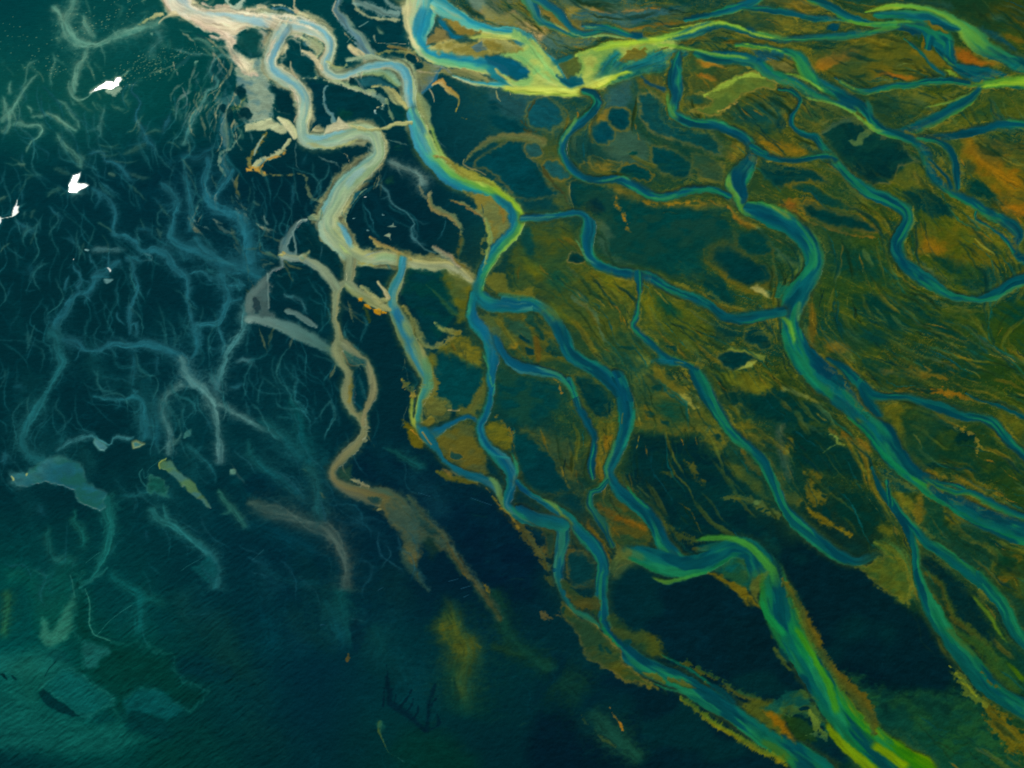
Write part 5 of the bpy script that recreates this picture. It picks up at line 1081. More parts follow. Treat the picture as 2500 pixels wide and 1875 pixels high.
S('@11 900,800,30 960,840,30 1040,900,50 1100,890,20', [c(176,172,110)], soft=4, a=.8, rag=3)
S('@11 880,900,20 940,950,30 1010,985,34 1080,1000,14', [c(206,140,24)], soft=4, a=.95, rag=5); S('@11 910,950,14 940,1010,40 950,1060,20', [c(80,84,24)], soft=8, a=.5, rag=5)
ob = newobj('sandbar', 'small cream hook-shaped spit standing in the dark pool left of the centre', 'sandbar')
S('@11 1025,765,26 1050,800,24 1080,830,34 1100,870,40', [c(190,176,130), c(160,156,110)], soft=2.5, a=1, ob=ob)
S('@11 790,680,6 785,740,8', [c(190,190,150)], soft=2, a=.7)
dk('@21 850,60,70 860,120,110 870,220,110 880,310,50', (c(0,48,58),), 7)
dk('@11 840,1340,30 900,1380,60', (c(8,66,74),), 7, .7)
S('@11 740,1290,10 770,1360,20 800,1410,10 910,1400,6', [c(112,104,70)], soft=3, a=.8); E('@21 800,180', c(130,110,30), 20, 80, -10, .6, .7, tex=.3)
S('@21 930,400,14 940,480,16 930,550,14', [c(120,124,90)], soft=3, a=.85, rag=2, fringe=7, fside=0)
POLY('@21 700,780 800,730 800,830 820,880 760,880 690,850', c(36,72,52), 7, .8, rag=2)
S('@21 810,860,20 870,880,24 940,910,14', [c(150,150,100)], soft=3, a=.8, rag=4, fringe=6)
E('@21 970,1010', c(2,54,58), 70, 36, 30, .4, .75, rag=.4, tex=.3); E('@21 1005,1100', c(170,166,90), 26, 12, 0, .5, .8)
E('@21 1320,1160', c(10,60,58), 34, 60, -40, .4, .8)
S('@21 1270,1000,40 1330,1080,60 1430,1200,70 1520,1300,80 1600,1420,90 1680,1540,90 1760,1640,70 @31 1800,280,100 1880,400,90 1960,500,60', [c(46,84,56), c(84,84,40), c(60,88,64)], soft=12, a=.75, rag=6, streak=.7)
S('@31 1820,230,20 1870,330,30', [c(140,120,26)], soft=8, a=.7, rag=5)
S('@31 1240,0,120 1270,90,110 1330,160,80 1400,270,40', [c(60,92,64), c(40,84,76)], soft=12, a=.7, rag=5); E('@31 1290,30', c(130,104,34), 50, 60, 0, .7, .7, tex=.4)
E('@21 1400,1300', c(30,60,36), 80, 160, -20, .5, .6)
E('@21 1240,1300', c(104,96,36), 50, 130, -4, .7, .7, tex=.2)

# ---- right-hand rivers ----
TE = [c(8,96,112), c(6,88,116), c(4,78,108), c(16,120,100)]
TB = [c(10,104,110), c(4,84,118), c(14,116,104)]
TG = [c(20,124,92), c(8,100,104), c(6,84,106)]
river('wide yellow-lime river sheet braiding across the top centre with a blue core',
 '@01 1370,-40,310 1350,80,260 1330,180,200 1320,290,130 1390,400,120 1500,440,120 1650,480,125 1850,515,130 1990,560,100 @02 40,590,70',
 [c(208,200,140), c(190,206,140), c(110,186,170), c(30,140,160), c(110,180,140)], [c(190,196,90), c(60,156,120), c(14,110,140), c(20,120,140)], mid=(.45, [c(214,210,124), c(120,186,130), c(20,130,160), c(60,160,160)]), halo=HS, hw=5, extra=(
 '@01 1500,40,150 1620,120,100 1750,190,90 1900,240,80 2050,255,90 2150,300,130 @02 300,370,150 370,480,190 440,580,210 530,650,150',
 '@01 1600,590,16 1750,640,36 1900,660,46 2100,675,60 @02 200,690,70 400,705,80 560,710,80 720,680,90 850,620,80'))
hi('@01 1240,0,110 1230,140,50 1260,240,40 1300,330,40 1370,400,50', c(222,208,150), a=.85)
hi('@01 1380,30,60 1340,150,90 1320,240,80 1330,310,50', c(20,130,164), a=.8); hi('@01 1440,40,80 1560,130,60 1700,190,50 1850,230,40', c(60,166,168), a=.7)
hi('@01 1480,120,60 1540,220,40 1600,280,40 1690,290,30', c(10,110,150), a=.8)
POLY('@01 1450,190 1520,240 1590,310 1500,320 1390,350 1400,260', c(132,116,66), 4, .95, rag=3, edge=(c(40,70,70), 3, .4))
POLY('@01 1520,150 1600,160 1720,220 1850,270 1700,290 1620,250 1560,200', c(140,118,50), 4, .95, rag=3)
POLY('@01 1400,370 1500,310 1620,320 1750,350 1850,320 2000,310 2140,350 2160,420 2000,410 1900,450 1800,470 1640,440 1500,400', c(190,172,96), 6, .9, rag=4, col2=c(150,134,60))
POLY('@01 1750,370 1830,350 1860,410 1800,430', c(84,116,120), 3, .95); E('@01 1900,390', c(150,126,50), 60, 34, 0, .5, .8, ring=(c(190,170,90), .5))
hi('@01 1700,290,30 1900,290,40 2050,290,50 2190,330,60', c(196,206,100), a=.8); hi('@01 2030,300,10 2130,340,40 2190,375,16', c(16,104,136), a=.9); hi('@01 2040,250,50 2110,265,60 @02 150,250,40', c(50,140,140), a=.7)
hi('@01 1430,460,60 1620,500,60 1800,520,60', c(96,180,130), a=.6); hi('@01 1450,440,16 1600,440,20 1760,450,20', c(30,120,150), a=.6)
POLY('@01 1840,450 1980,440 2060,450 2150,500 2205,540 2180,600 2130,630 2060,600 2000,590 1940,540 1880,520', c(8,96,136), 5, .97, rag=1, col2=c(6,88,116), water=1.0)
hi('@01 1850,500,60 1920,580,60 1990,640,50 2080,660,20', c(20,124,140), a=.9); S('@01 1930,545,20 1980,590,24 2060,640,12', [c(170,160,90)], soft=3, a=.9)
hi('@02 90,610,14 180,650,60 300,660,60 420,640,60', c(200,206,110), a=.85)
S('@01 1500,560,30 1620,560,60 1750,580,70 1860,630,30', [c(120,124,76), c(150,140,84)], soft=5, a=.9, rag=4)
S('@01 1420,680,10 1440,720,14 1450,780,6', [c(206,180,130)], soft=2, a=.8)
ob = newobj('sandbar', 'hooked orange-cream sand spur with a thin tail below the lime river', 'sandbar')
S('@01 1450,640,20 1520,630,50 1560,680,44 1610,730,40 1650,780,24 1640,830,10 1625,880,6 1680,920,5 1720,935,4', [c(206,180,120), c(190,140,70)], [c(110,108,40)], soft=2.5, a=1, rag=2, ob=ob)
S('@02 40,710,8 50,760,14 70,790,5', [c(176,160,100)], soft=2, a=.8); S('@02 130,700,8 150,740,8', [c(176,160,100)], soft=2, a=.8); S('@02 300,710,10 420,740,12 520,740,8', [c(130,120,60)], soft=3, a=.6, fringe=5)
river('bright lime river sweeping right along the top with a feathered teal delta below it',
 '@02 650,430,40 800,392,60 960,350,70 1130,322,80 1300,305,80 1450,270,90 1600,215,110 1750,185,80 1850,205,60 1950,240,56 2060,270,60 2212,305,60 @03 340,305,50 560,290,50 800,285,60 990,262,70 1150,215,60 1280,190,60 1390,215,90',
 [c(190,196,80), c(190,206,70), c(140,180,60)], [c(40,130,84), c(8,90,100)], mid=(.45, [c(20,110,110), c(60,150,80), c(120,170,60)]), halo=HG, hw=7, rim=RIM)
hi('@02 1340,310,30 1500,250,60 1620,200,70 1750,190,40', c(6,94,124), a=.9); hi('@02 1000,330,50 1150,320,56 1300,300,40', c(190,206,50), a=.8); hi('@02 1350,220,14 1550,190,20 1700,165,14', c(176,196,60), a=.8)
hi('@02 1940,200,30 2060,260,40', c(4,80,108), a=.7); hi('@03 40,215,20 100,240,30 170,265,20', c(4,78,108), a=.8); hi('@03 360,280,20 600,270,30 850,265,30 980,255,20', c(4,80,106), a=.7)
hi('@03 1200,215,30 1300,215,60 1380,250,90 1370,300,40', c(2,70,100), a=.9, soft=4)
river('broad teal delta fan with a lime lower edge joining the top centre rivers',
 '@02 760,660,100 880,600,130 1000,550,180 1130,490,190 1280,470,190 1400,440,110 1480,420,60', [c(120,176,70), c(14,120,120), c(10,104,120), c(8,100,118)], [c(4,76,110), c(6,90,110)], halo=HG, hw=3)
hi('@01 2140,300,90 @02 300,370,120 370,480,150 450,580,170 540,650,110', c(176,192,92), a=.9)
POLY('@02 640,435 760,400 900,370 1060,330 1200,310 1340,300 1440,320 1400,400 1480,420 1430,460 1390,520 1250,560 1100,560 1000,590 880,640 760,690 700,640 640,585 665,520', c(176,184,84), 6, .95, rag=5, col2=c(130,170,80), water=1.0)
for p_ in ('@02 760,640,60 850,560,90 920,470,80 990,390,50', '@02 860,600,60 960,520,80 1080,440,60 1180,400,40', '@02 900,600,50 1060,530,90 1200,450,80 1330,385,60', '@02 1000,580,40 1150,520,100 1300,460,90 1420,410,60 1500,425,30', '@02 1150,560,60 1280,530,80 1380,500,60'):
    S(p_, [c(20,126,112), c(8,96,116), c(10,106,112)], soft=10, a=.85, rag=4, streak=.9, water=1.0, fade=(50, 12))
POLY('@02 990,485 1030,400 1080,372 1180,375 1150,430 1090,465 1010,490', c(118,98,30), 4, .9, rag=4)
S('@02 1250,400,10 1310,375,24 1360,372,10', [c(120,100,34)], soft=3, a=.8, rag=3)
POLY('@02 180,235 260,290 340,385 400,470 480,580 540,640 640,680 740,690 560,722 300,705 180,655 100,600 200,640 290,600 312,540 230,480 130,430 60,440 120,395 200,380 300,385 250,330 150,300', c(178,192,96), 5, .95, rag=2, col2=c(140,186,104), water=1.0)
for p_ in ('@02 200,250,20 320,390,40 430,530,50 540,650,40', '@02 160,400,20 280,480,40 380,580,50 480,670,30'):
    S(p_, [c(110,180,110)], soft=8, a=.5, rag=3, streak=.8, water=1.0, fade=(20, 20))
S('@02 330,560,20 420,640,40 540,690,40', [c(204,206,110)], soft=8, a=.6, water=1.0, fade=(20, 20))
hi('@02 760,680,40 880,620,50 1000,570,30 1100,560,16', c(176,196,50), a=.85)
POLY('@02 520,590 570,600 690,575 728,630 690,650 600,640 550,625', c(4,84,108), 5, .9, rag=3, water=1.0)
S('@02 60,690,50 250,700,66 450,712,80 600,706,84 720,682,80 850,620,70 980,570,40', [c(150,176,60), c(204,206,84), c(190,200,90)], soft=6, a=.95, streak=.5, water=1.0, fade=(20, 40)); hi('@02 440,500,40 540,470,40 650,425,30', c(16,104,112), a=.9)
river('blue river tongue with lime edges sliding down from the top edge at right of centre',
 '@02 290,-30,120 320,60,80 370,160,70 500,205,60 610,255,60 740,260,60 900,235,30', [c(60,130,80), c(8,90,124), c(4,84,120)], [c(30,120,100), c(4,80,112)], halo=HO, hw=6, extra=('@02 340,-30,100 430,40,80 520,110,80 570,180,80 620,225,60 680,240,30', '@02 690,200,50 850,220,56 1000,250,56 1150,295,50 1200,310,30'))
S('@02 370,70,20 440,110,50 520,180,50 590,230,30', [c(150,120,50), c(112,100,40)], soft=4, a=.95, rag=3)
hi('@02 460,160,14 560,220,16 660,270,20 760,285,20 900,280,20 1080,300,14', c(140,180,100), a=.8); hi('@02 690,190,20 760,210,20 860,215,14', c(120,176,100), a=.8)
hi('@02 1040,260,40 1120,270,60 1170,270,50', c(2,74,108), a=.9, fade=(20, 4)); hi('@02 830,245,20 900,238,24', c(2,80,114), a=.9)
POLY('@02 600,130 680,160 700,200 660,210 610,180', c(120,104,50), 3, .8, rag=6, tex=.3)
river('green-blue channel rising to the upper right edge of the top braids',
 '@02 1500,150,36 1700,112,60 1850,65,80 2000,10,90 2080,-40,100', [c(50,140,90), c(8,96,120), c(4,84,116)], halo=HG, hw=6, extra=('@02 1940,50,50 2080,68,60 2212,92,60 @03 330,88,66 500,112,50 620,140,60 790,150,44 880,170,50',))
hi('@03 130,70,30 300,90,40 450,105,40 560,125,20', c(2,74,106), a=.8)
river('green river dropping from the top edge to the crossing below the lime arch',
 '@03 520,-30,50 640,10,80 740,60,80 830,120,80 930,160,80 1060,185,60 1200,175,60', [c(90,160,50), c(20,120,110), c(4,84,110)], [c(60,150,70), c(20,120,100)], halo=HG, hw=5)
hi('@03 600,10,30 720,70,40 850,130,40 1000,170,30', c(8,92,112), a=.7); hi('@03 830,150,14 940,190,26 1060,190,20', c(110,170,40), a=.9)
E('@03 730,215', c(0,62,80), 50, 30, -20, .4, .9); 
ob = river('lime-yellow arched river curving over the upper right to the right edge',
 '@03 985,88,16 1150,52,40 1300,48,50 1450,68,60 1600,110,60 1720,190,100 1810,275,150 1900,360,130 2040,440,110 2150,490,110 2260,540,100', [c(90,160,60), c(110,170,44), c(150,186,50)], [c(10,110,100), c(10,104,100), c(30,130,84)], mid=(.5, [c(130,176,60), c(110,168,60), c(60,140,80)]), halo=HG, hw=5)
river('', '@03 1080,110,60 1200,110,80 1330,125,90 1500,150,100 1620,190,80 1700,215,40', [c(20,116,100), c(8,96,112), c(60,140,90)], ob=ob)
hi('@03 990,88,10 1150,60,30 1300,60,20', c(150,176,50), a=.9); hi('@03 1350,120,30 1500,135,40 1650,200,30', c(6,84,110), a=.8); hi('@03 1740,200,60 1830,290,70 1950,380,50', c(110,176,60), a=.5)
river('dark teal basin water between the lime arch and the ochre bank',
 '@03 1300,190,40 1420,220,60 1500,270,110 1600,310,150 1620,370,90', [c(8,100,108), c(4,80,104)], halo=HG, hw=3, extra=('@03 1480,300,80 1470,370,60', '@03 1640,330,60 1650,410,80 1680,480,50', '@03 1530,370,20 1600,430,40 1660,500,50 1740,560,80 1850,600,90 1960,610,70', '@03 1700,500,40 1850,530,60 2000,560,60 2100,600,50', '@03 1280,300,10 1400,400,26 1500,500,30 1590,570,40'))
E('@03 1420,350', c(120,96,20), 16, 60, 0, .4, .9); POLY('@03 1400,390 1560,400 1620,480 1560,500 1450,450', c(116,96,24), 4, .9, rag=3); E('@03 1510,200', c(120,104,26), 90, 20, 16, .4, .9)
POLY('@03 1590,520 1640,530 1700,580 1640,590', c(140,160,40), 3, .9); hi('@03 1580,400,16 1640,480,20 1720,530,20', c(80,150,60), a=.8)
river('bright lime river entering at the right edge and feeding the dark blue strand',
 '@03 2270,640,120 2180,635,110 2050,640,80 1930,660,60 1830,665,40 1760,640,40', [c(110,160,44), c(140,180,40), c(20,120,80)], [c(60,150,60)], halo=HG, hw=4)
hi('@03 2230,680,30 2080,670,30', c(4,84,88), a=.7)
river('dark blue strand crossing left under the ochre hill to the lime elbow',
 '@03 760,595,20 840,655,36 950,700,56 1100,690,56 1300,660,60 1500,620,60 1650,615,60 1780,640,40', [c(50,140,70), c(4,78,104), c(2,64,92)], [c(30,110,80), c(2,70,96)], halo=HG, hw=5)
hi('@03 765,600,20 860,660,24 960,715,16', c(110,160,60), a=.9)
river('olive-edged blue diagonal falling from the lime river to the big crossing',
 '@03 1870,680,40 1770,780,90 1610,865,100 1450,950,110 1300,1010,90 1180,1010,60', [c(8,96,92), c(4,76,100), c(60,130,60)], halo=HG, hw=5)
hi('@03 1840,690,14 1700,760,20 1550,800,24 1420,830,16', c(110,150,60), a=.8)
river('blue channel leaving the big crossing to the right edge',
 '@03 1290,1060,60 1500,1058,66 1700,1038,70 1900,1008,70 2050,960,66 2260,955,80', [c(8,96,96), c(4,78,104), c(6,84,100)], halo=HG, hw=5)
ob = river('long green-blue river crossing the upper right and wandering down to the right edge',
 '@03 0,352,40 100,355,50 250,380,44 400,400,60 490,450,100 540,540,110 610,620,100 720,690,110 830,760,120 930,810,110 1000,880,90 1060,960,80 1130,1010,70 1250,1045,80 1380,1095,80 1450,1170,84 1480,1270,84 1520,1370,80 1620,1450,76 1730,1515,76 1850,1580,84 1960,1660,90 @13 2040,270,90 2130,330,100 2170,400,80 2130,480,64 2170,560,76 2250,610,90',
 [c(110,170,50), c(60,150,70), c(20,120,90)], [c(14,112,96), c(2,70,100), c(4,74,100)], mid=(.4, [c(60,150,70), c(10,100,100), c(4,80,104)]), halo=HG, hw=7)
hi('@03 20,335,10 80,345,20 200,370,20 380,395,16', c(130,190,50), a=.9)
river('', '@03 -316,420,70 -200,440,90 0,450,100 130,480,110 250,560,110 380,610,100 500,680,110 640,745,70 780,810,50 900,860,40', [c(40,130,90), c(8,96,112), c(4,80,108)], [c(90,150,60), c(10,100,100)], ob=ob, halo=HG, hw=5)
hi('@03 340,560,12 460,580,24 580,640,24 700,710,30', c(130,180,60), a=.85); hi('@03 760,760,70 860,790,90 940,820,60', c(4,76,104), a=.8); hi('@03 500,740,14 700,790,20 850,850,24 960,930,24 1060,1000,30 1160,1020,20', c(110,170,70), a=.8)
hi('@03 990,740,30 1020,840,50 1040,920,40', c(20,110,96), a=.8); POLY('@03 230,460 430,450 460,560 400,550 300,520', c(116,104,50), 4, .9, rag=3, tex=.2); POLY('@03 100,400 300,390 430,430 300,460 150,480', c(2,72,104), 5, .7, rag=4)
river('blue side channel curling off the long river and rejoining it round a gold islet',
 '@03 1400,1060,40 1530,1090,50 1620,1150,60 1675,1250,66 1690,1350,66 1700,1440,50', [c(10,92,96), c(2,70,96)], halo=HG, hw=6, ob=None, extra=('@03 1480,1220,14 1560,1300,24 1620,1360,30 1650,1440,30', '@13 1840,210,20 1840,270,20 1900,300,26 2010,370,30 2090,450,34 2130,520,30'))
river('narrow blue-green river snaking down right of the bright elbow towards the lower right edge',
 '@03 330,685,20 420,700,34 480,750,40 470,810,36 425,880,36 420,960,40 500,1025,44 600,1055,50 660,1130,60 750,1220,80 820,1310,84 920,1410,90 1050,1500,96 1180,1560,96 @13 1290,200,90 1320,280,84 1270,370,100 1230,470,100 1280,590,100 1400,690,110 1500,760,110 1620,840,76 1750,885,56 1880,890,64 2000,840,90 2120,760,96 2270,715,90',
 [c(8,100,100), c(2,72,102), c(14,108,92)], [c(60,140,84), c(6,90,96), c(2,72,92)], mid=(.6, [c(6,92,100), c(2,68,98), c(20,116,96)]), halo=HG, hw=7, rim=RIM)
hi('@13 1200,430,16 1210,520,24 1270,600,24', c(24,120,100), a=.7); hi('@13 1300,620,20 1450,720,24 1560,800,30 1700,880,30', c(20,116,90), a=.6); hi('@13 1380,690,50 1460,750,50', c(2,62,92), a=.7)
river('blue-green river curling from the teal delta through the sharp bend at the dark blue blob',
 '@02 1390,480,30 1430,560,44 1445,650,60 1430,740,66 1400,800,70 1390,870,70 1450,915,80 1560,955,76 1750,975,76 1890,1030,84 1990,1110,100 2010,1200,110 1960,1290,140 1900,1380,150 1860,1450,120 @12 1860,40,110 1890,120,80 1950,195,84 2070,240,100',
 [c(60,140,80), c(8,94,116), c(4,80,110)], [c(80,150,60), c(14,104,104)], mid=(.5, [c(14,104,104), c(4,76,110), c(40,140,90)]), halo=HG, hw=7, rim=RIM, extra=('@02 1440,420,40 1420,520,90 1400,620,90 1420,720,70 1410,830,60',))
hi('@02 1420,480,14 1450,580,24 1450,680,20', c(20,130,110), a=.9); hi('@02 1370,700,24 1360,790,30 1400,890,30 1450,930,30', c(90,160,70), a=.85)
hi('@02 1410,640,60 1420,740,50 1410,840,40', c(2,70,108), a=.85); hi('@02 1950,1020,20 2020,1110,30 2030,1200,26', c(40,140,90), a=.8)
hi('@02 1930,1300,100 1900,1400,110 1930,1500,80 1940,1580,60', c(2,72,106), a=.97, soft=4, fade=(20, 2)); hi('@02 1840,1320,30 1830,1420,50 1870,1500,50 1930,1580,36', c(100,170,70), a=.9)
hi('@12 1860,90,40 1920,180,40 1990,230,30', c(90,160,60), a=.8)
river('blue strand leaving the upper bend of the curling river towards the dark shell lake',
 '@02 2010,1130,50 2120,1190,60 @03 120,1150,60 240,1210,60 400,1232,50 560,1215,46 700,1205,40 770,1230,40', [c(10,96,96), c(2,70,104)], halo=HG, hw=6, rim=RIM)
S('@02 1150,590,30 1230,660,40 1340,700,30', [c(2,64,96)], soft=5, a=.8, rag=3)
river('broad green-blue river winding down the right side to the lower right edge',
 '@13 100,200,110 210,220,160 350,280,180 470,370,180 560,480,160 590,600,150 550,720,180 480,840,200 420,940,200 400,1050,150 430,1180,160 500,1320,180 600,1430,200 @23 640,80,230 780,180,230 900,290,200 1000,400,190 1130,550,190 1250,700,180 1380,830,160 1550,950,150 1730,1060,150 1900,1150,170 2050,1210,190 2270,1280,190',
 [c(10,110,96), c(2,74,106), c(6,88,108), c(60,150,70)], [c(14,120,76), c(6,88,92), c(2,66,90)], mid=(.45, [c(30,130,80), c(8,100,100), c(2,74,102)]), halo=HG, hw=7, rim=RIM)
hi('@13 440,270,20 520,370,30 590,480,36 600,590,40 580,680,30', c(40,140,80), a=.75); hi('@13 220,140,14 320,200,30 430,280,24', c(130,160,60), a=.8); hi('@13 350,150,30 400,250,16', c(130,150,50), a=.6)
hi('@13 0,170,30 60,220,30 150,260,24', c(90,160,60), a=.7); hi('@13 340,730,40 300,860,40 350,820,70 420,760,50', c(14,116,92), a=.7); hi('@13 270,900,24 310,980,30 390,1060,40 430,1160,40 440,1250,30', c(110,170,50), a=.85)
S('@13 480,540,20 480,620,50 450,680,50', [c(110,124,50)], soft=5, a=.85, rag=3); S('@13 480,920,30 460,1000,40 460,1060,30', [c(80,140,80)], soft=6, a=.7)
hi('@13 350,1100,40 420,1300,40 520,1450,50 @23 560,100,60 640,180,40', c(20,130,90), a=.7); hi('@13 560,1330,90 680,1440,110 730,1490,60', c(2,66,98), a=.9, fade=(30, 4))
hi('@23 780,140,40 900,250,60 1020,360,60 1110,460,60 1200,580,40', c(20,120,84), a=.7); hi('@23 700,220,90 850,310,90 950,400,60', c(4,76,94), a=.7); hi('@23 900,350,20 980,430,30', c(84,92,36), a=.7)
hi('@23 820,350,16 960,460,30 1060,580,36 1200,720,50 1330,830,40', c(14,128,76), a=.8); hi('@23 1320,810,30 1420,890,40 1500,930,30', c(50,156,56), a=.8); hi('@23 1130,500,40 1230,640,50 1330,760,40', c(2,66,84), a=.5)
hi('@23 1850,1090,50 2000,1150,80 2150,1190,70', c(2,60,86), a=.8)
river('blue-green side channel parting right of the big river and running to the right edge',
 '@13 700,1350,40 820,1430,80 950,1540,90 @23 930,100,90 1020,190,80 1120,212,56 1250,215,56 1400,245,76 1600,315,86 1750,370,76 1880,385,60 1990,430,76 2070,520,76 2150,610,76 2270,720,80', [c(14,112,88), c(4,78,92)], [c(4,76,88), c(14,104,88)], halo=HG, hw=6, rim=RIM, extra=('@23 960,160,60 1030,270,80 1090,350,60',))
river('thin blue strand at the far right above the lower bend', '@23 1760,190,14 1850,240,24 1950,270,30 2080,320,40 2260,390,40', [c(2,76,84)], halo=HG, hw=4)
river('narrow green and blue side arm hugging the gold bar at the lower right edge',
 '@23 1460,860,40 1600,930,40 1700,965,40 1780,950,50 1880,990,60 2000,1060,60 2120,1115,60 2260,1150,60', [c(40,130,60), c(4,74,90)], [c(20,120,84), c(4,74,90)], halo=HG, hw=5, extra=('@23 1500,860,30 1620,890,40 1750,930,40',))
river('forked channel descending the lower right beside the dark sand island',
 '@23 1040,760,24 1080,860,40 1110,930,50 1190,1060,70 1290,1190,90 1350,1300,70 1375,1430,60 1385,1600,60 @33 1385,120,64 1400,200,90 1440,300,100 1480,410,120 1560,550,140 1680,720,160 1830,900,170 1980,1060,160 2150,1180,150 2280,1240,140',
 [c(14,112,88), c(4,76,92)], [c(6,86,84), c(14,104,74)], mid=(.5, [c(8,92,80), c(6,84,84), c(30,112,60)]), halo=HG, hw=7, extra=('@23 1190,990,20 1260,1110,50 1380,1240,60 1480,1350,80 1620,1450,90 1780,1570,100 1880,1650,100 @33 1850,180,110 1980,320,110 2070,450,110 2130,570,110 2240,700,100', '@23 1160,860,30 1170,960,50 1180,1050,50'))
hi('@23 1210,1100,40 1300,1220,50 1340,1290,30', c(2,62,88), a=.85); hi('@33 1490,420,40 1600,600,40 1700,720,50', c(14,110,70), a=.6); hi('@33 1600,560,40 1740,700,40 1850,820,40', c(80,96,30), a=.5); hi('@33 1380,260,40 1420,330,60', c(2,66,84), a=.7)
hi('@33 1800,310,14 1880,400,30 1960,500,30 2020,610,24 2100,700,16', c(96,130,30), a=.85)
hi('@33 2060,820,14 2140,900,40 2230,1010,50', c(80,120,10), a=.85); S('@33 1450,140,30 1560,250,60 1610,380,60 1680,500,60 1800,590,70 1920,700,60 2000,800,50', [c(92,78,22), c(70,84,26)], soft=8, a=.75, rag=6)
S('@33 1700,600,60 1900,740,120 2050,900,140 2150,1050,90', [c(60,84,24), c(40,80,34)], soft=12, a=.7, rag=7); S('@33 1880,920,14 1950,1000,20 2030,1050,14', [c(110,92,20)], soft=5, a=.7, rag=4)
S('@33 2050,30,160 2150,160,160 2200,320,100', [c(70,72,22), c(40,70,34)], soft=12, a=.7, rag=9, streak=.7); E('@33 2100,60', c(2,48,34), 100, 50, 30, .4, .8, tex=.2)
S('@33 1630,860,6 1730,990,14 1830,1110,16', [c(130,130,30)], soft=4, a=.8, rag=4)
# river H and its kin, centre right
river('slim blue river looping left below the lime confluence then right to the sharp bend',
 '@02 720,700,60 780,720,70 815,790,76 780,860,76 710,925,80 620,995,80 560,1080,70 550,1170,70 600,1270,70 680,1345,74 800,1390,66 950,1385,60 1080,1430,66 1180,1485,74 1300,1520,66 1420,1495,66 1560,1460,66 1700,1470,60 1820,1520,60',
 [c(16,108,100), c(4,82,116), c(4,76,108)], [c(10,96,110), c(2,74,108)], halo=HG, hw=7, rim=RIM, mid=(.5, [c(30,124,96), c(4,80,116), c(4,74,108)]))
hi('@02 660,880,30 620,970,36 560,1060,24 530,1130,14', c(100,160,80), a=.8); hi('@02 790,740,20 830,800,24 810,860,20', c(20,130,110), a=.8); hi('@02 780,1395,14 920,1385,20 1010,1370,20 1090,1420,20', c(60,150,90), a=.7); hi('@02 1200,1520,14 1340,1530,20 1460,1490,16', c(60,150,90), a=.7)
river('blue river looping out of the tan-fan bend and crossing right to the big green river',
 '@12 245,265,56 400,262,66 550,228,60 660,212,56 735,255,60 755,340,104 735,430,100 745,530,76 800,615,76 920,670,74 1080,695,76 1220,720,84 1350,795,76 1500,865,76 1650,920,76 1760,990,74 1880,1055,70 2000,1055,64 2120,1005,76 2240,975,80',
 [c(30,126,104), c(4,80,116), c(4,76,112)], [c(20,110,96), c(2,72,104)], mid=(.55, [c(8,92,104), c(2,74,110), c(24,124,100)]), halo=HG, hw=7, rim=RIM)
hi('@12 640,400,14 680,480,20 740,580,24 820,640,20', c(80,150,100), a=.75); hi('@12 1100,650,20 1250,710,24 1380,790,20 1600,880,20 1720,950,16', c(20,120,100), a=.7)
river('thin dark blue thread dropping from the crossing river and widening as it runs to the lower right',
 '@12 1130,700,70 1140,790,44 1130,920,30 1110,1030,50 1085,1100,50 1180,1190,60 1280,1280,56 1350,1355,70 1470,1380,60 1545,1410,60 1600,1500,96 @22 1570,20,100 1640,160,116 1720,280,100 1790,400,90 1880,520,84 1990,610,80 2090,720,100 2150,830,100 2200,940,84 @23 310,960,84 350,1080,80 440,1190,110 600,1310,110 750,1420,110 900,1490,80 1020,1460,70 1100,1430,50 1180,1440,30',
 [c(6,86,104), c(2,70,98)], [c(8,88,84), c(6,80,92)], mid=(.5, [c(8,92,92), c(2,72,98)]), halo=HG, hw=7, fade=(0,110), extra=('@22 1680,440,20 1640,530,30 1650,580,24',))
hi('@12 1560,1400,30 1620,1520,50 1680,1640,50 @22 1680,240,40', c(14,110,84), a=.7); S('@12 1240,1370,40 1330,1380,50 1500,1380,30', [c(8,84,100)], soft=6, a=.8)
river('deep blue-green river curving right from the central confluence then down to the lower sheet',
 '@11 1830,880,110 1900,930,100 2050,945,95 2200,935,95 @12 100,915,100 240,905,100 380,950,104 480,1050,104 540,1170,110 600,1290,110 720,1380,110 860,1460,116 960,1560,120 1040,1660,140 @22 970,80,150 1020,200,150 1040,320,140 1030,450,100 1000,570,90 950,680,90 905,790,84 950,890,90 1060,1000,100 1170,1090,104 1260,1200,110 1310,1320,120 1390,1430,140 1500,1520,120',
 [c(14,108,108), c(4,84,114), c(4,76,108)], [c(14,108,88), c(2,72,100)], mid=(.5, [c(6,92,108), c(2,72,106), c(14,112,96)]), halo=HG, hw=7, rim=RIM)
hi('@12 160,890,20 300,900,30 420,980,30 510,1080,30', c(24,124,104), a=.6); hi('@12 540,1200,20 600,1330,24 700,1400,24 800,1440,14', c(20,120,96), a=.5); hi('@22 1110,280,24 1090,400,30 1060,520,30 1000,640,20', c(24,132,104), a=.8)
hi('@22 955,520,20 940,620,36 900,720,36 885,800,30 920,880,20', c(60,140,80), a=.7); S('@22 1010,340,14 1000,420,14', [c(90,96,40)], soft=4, a=.8); hi('@22 1030,880,12 1130,1010,24 1230,1110,20', c(30,140,80), a=.8)
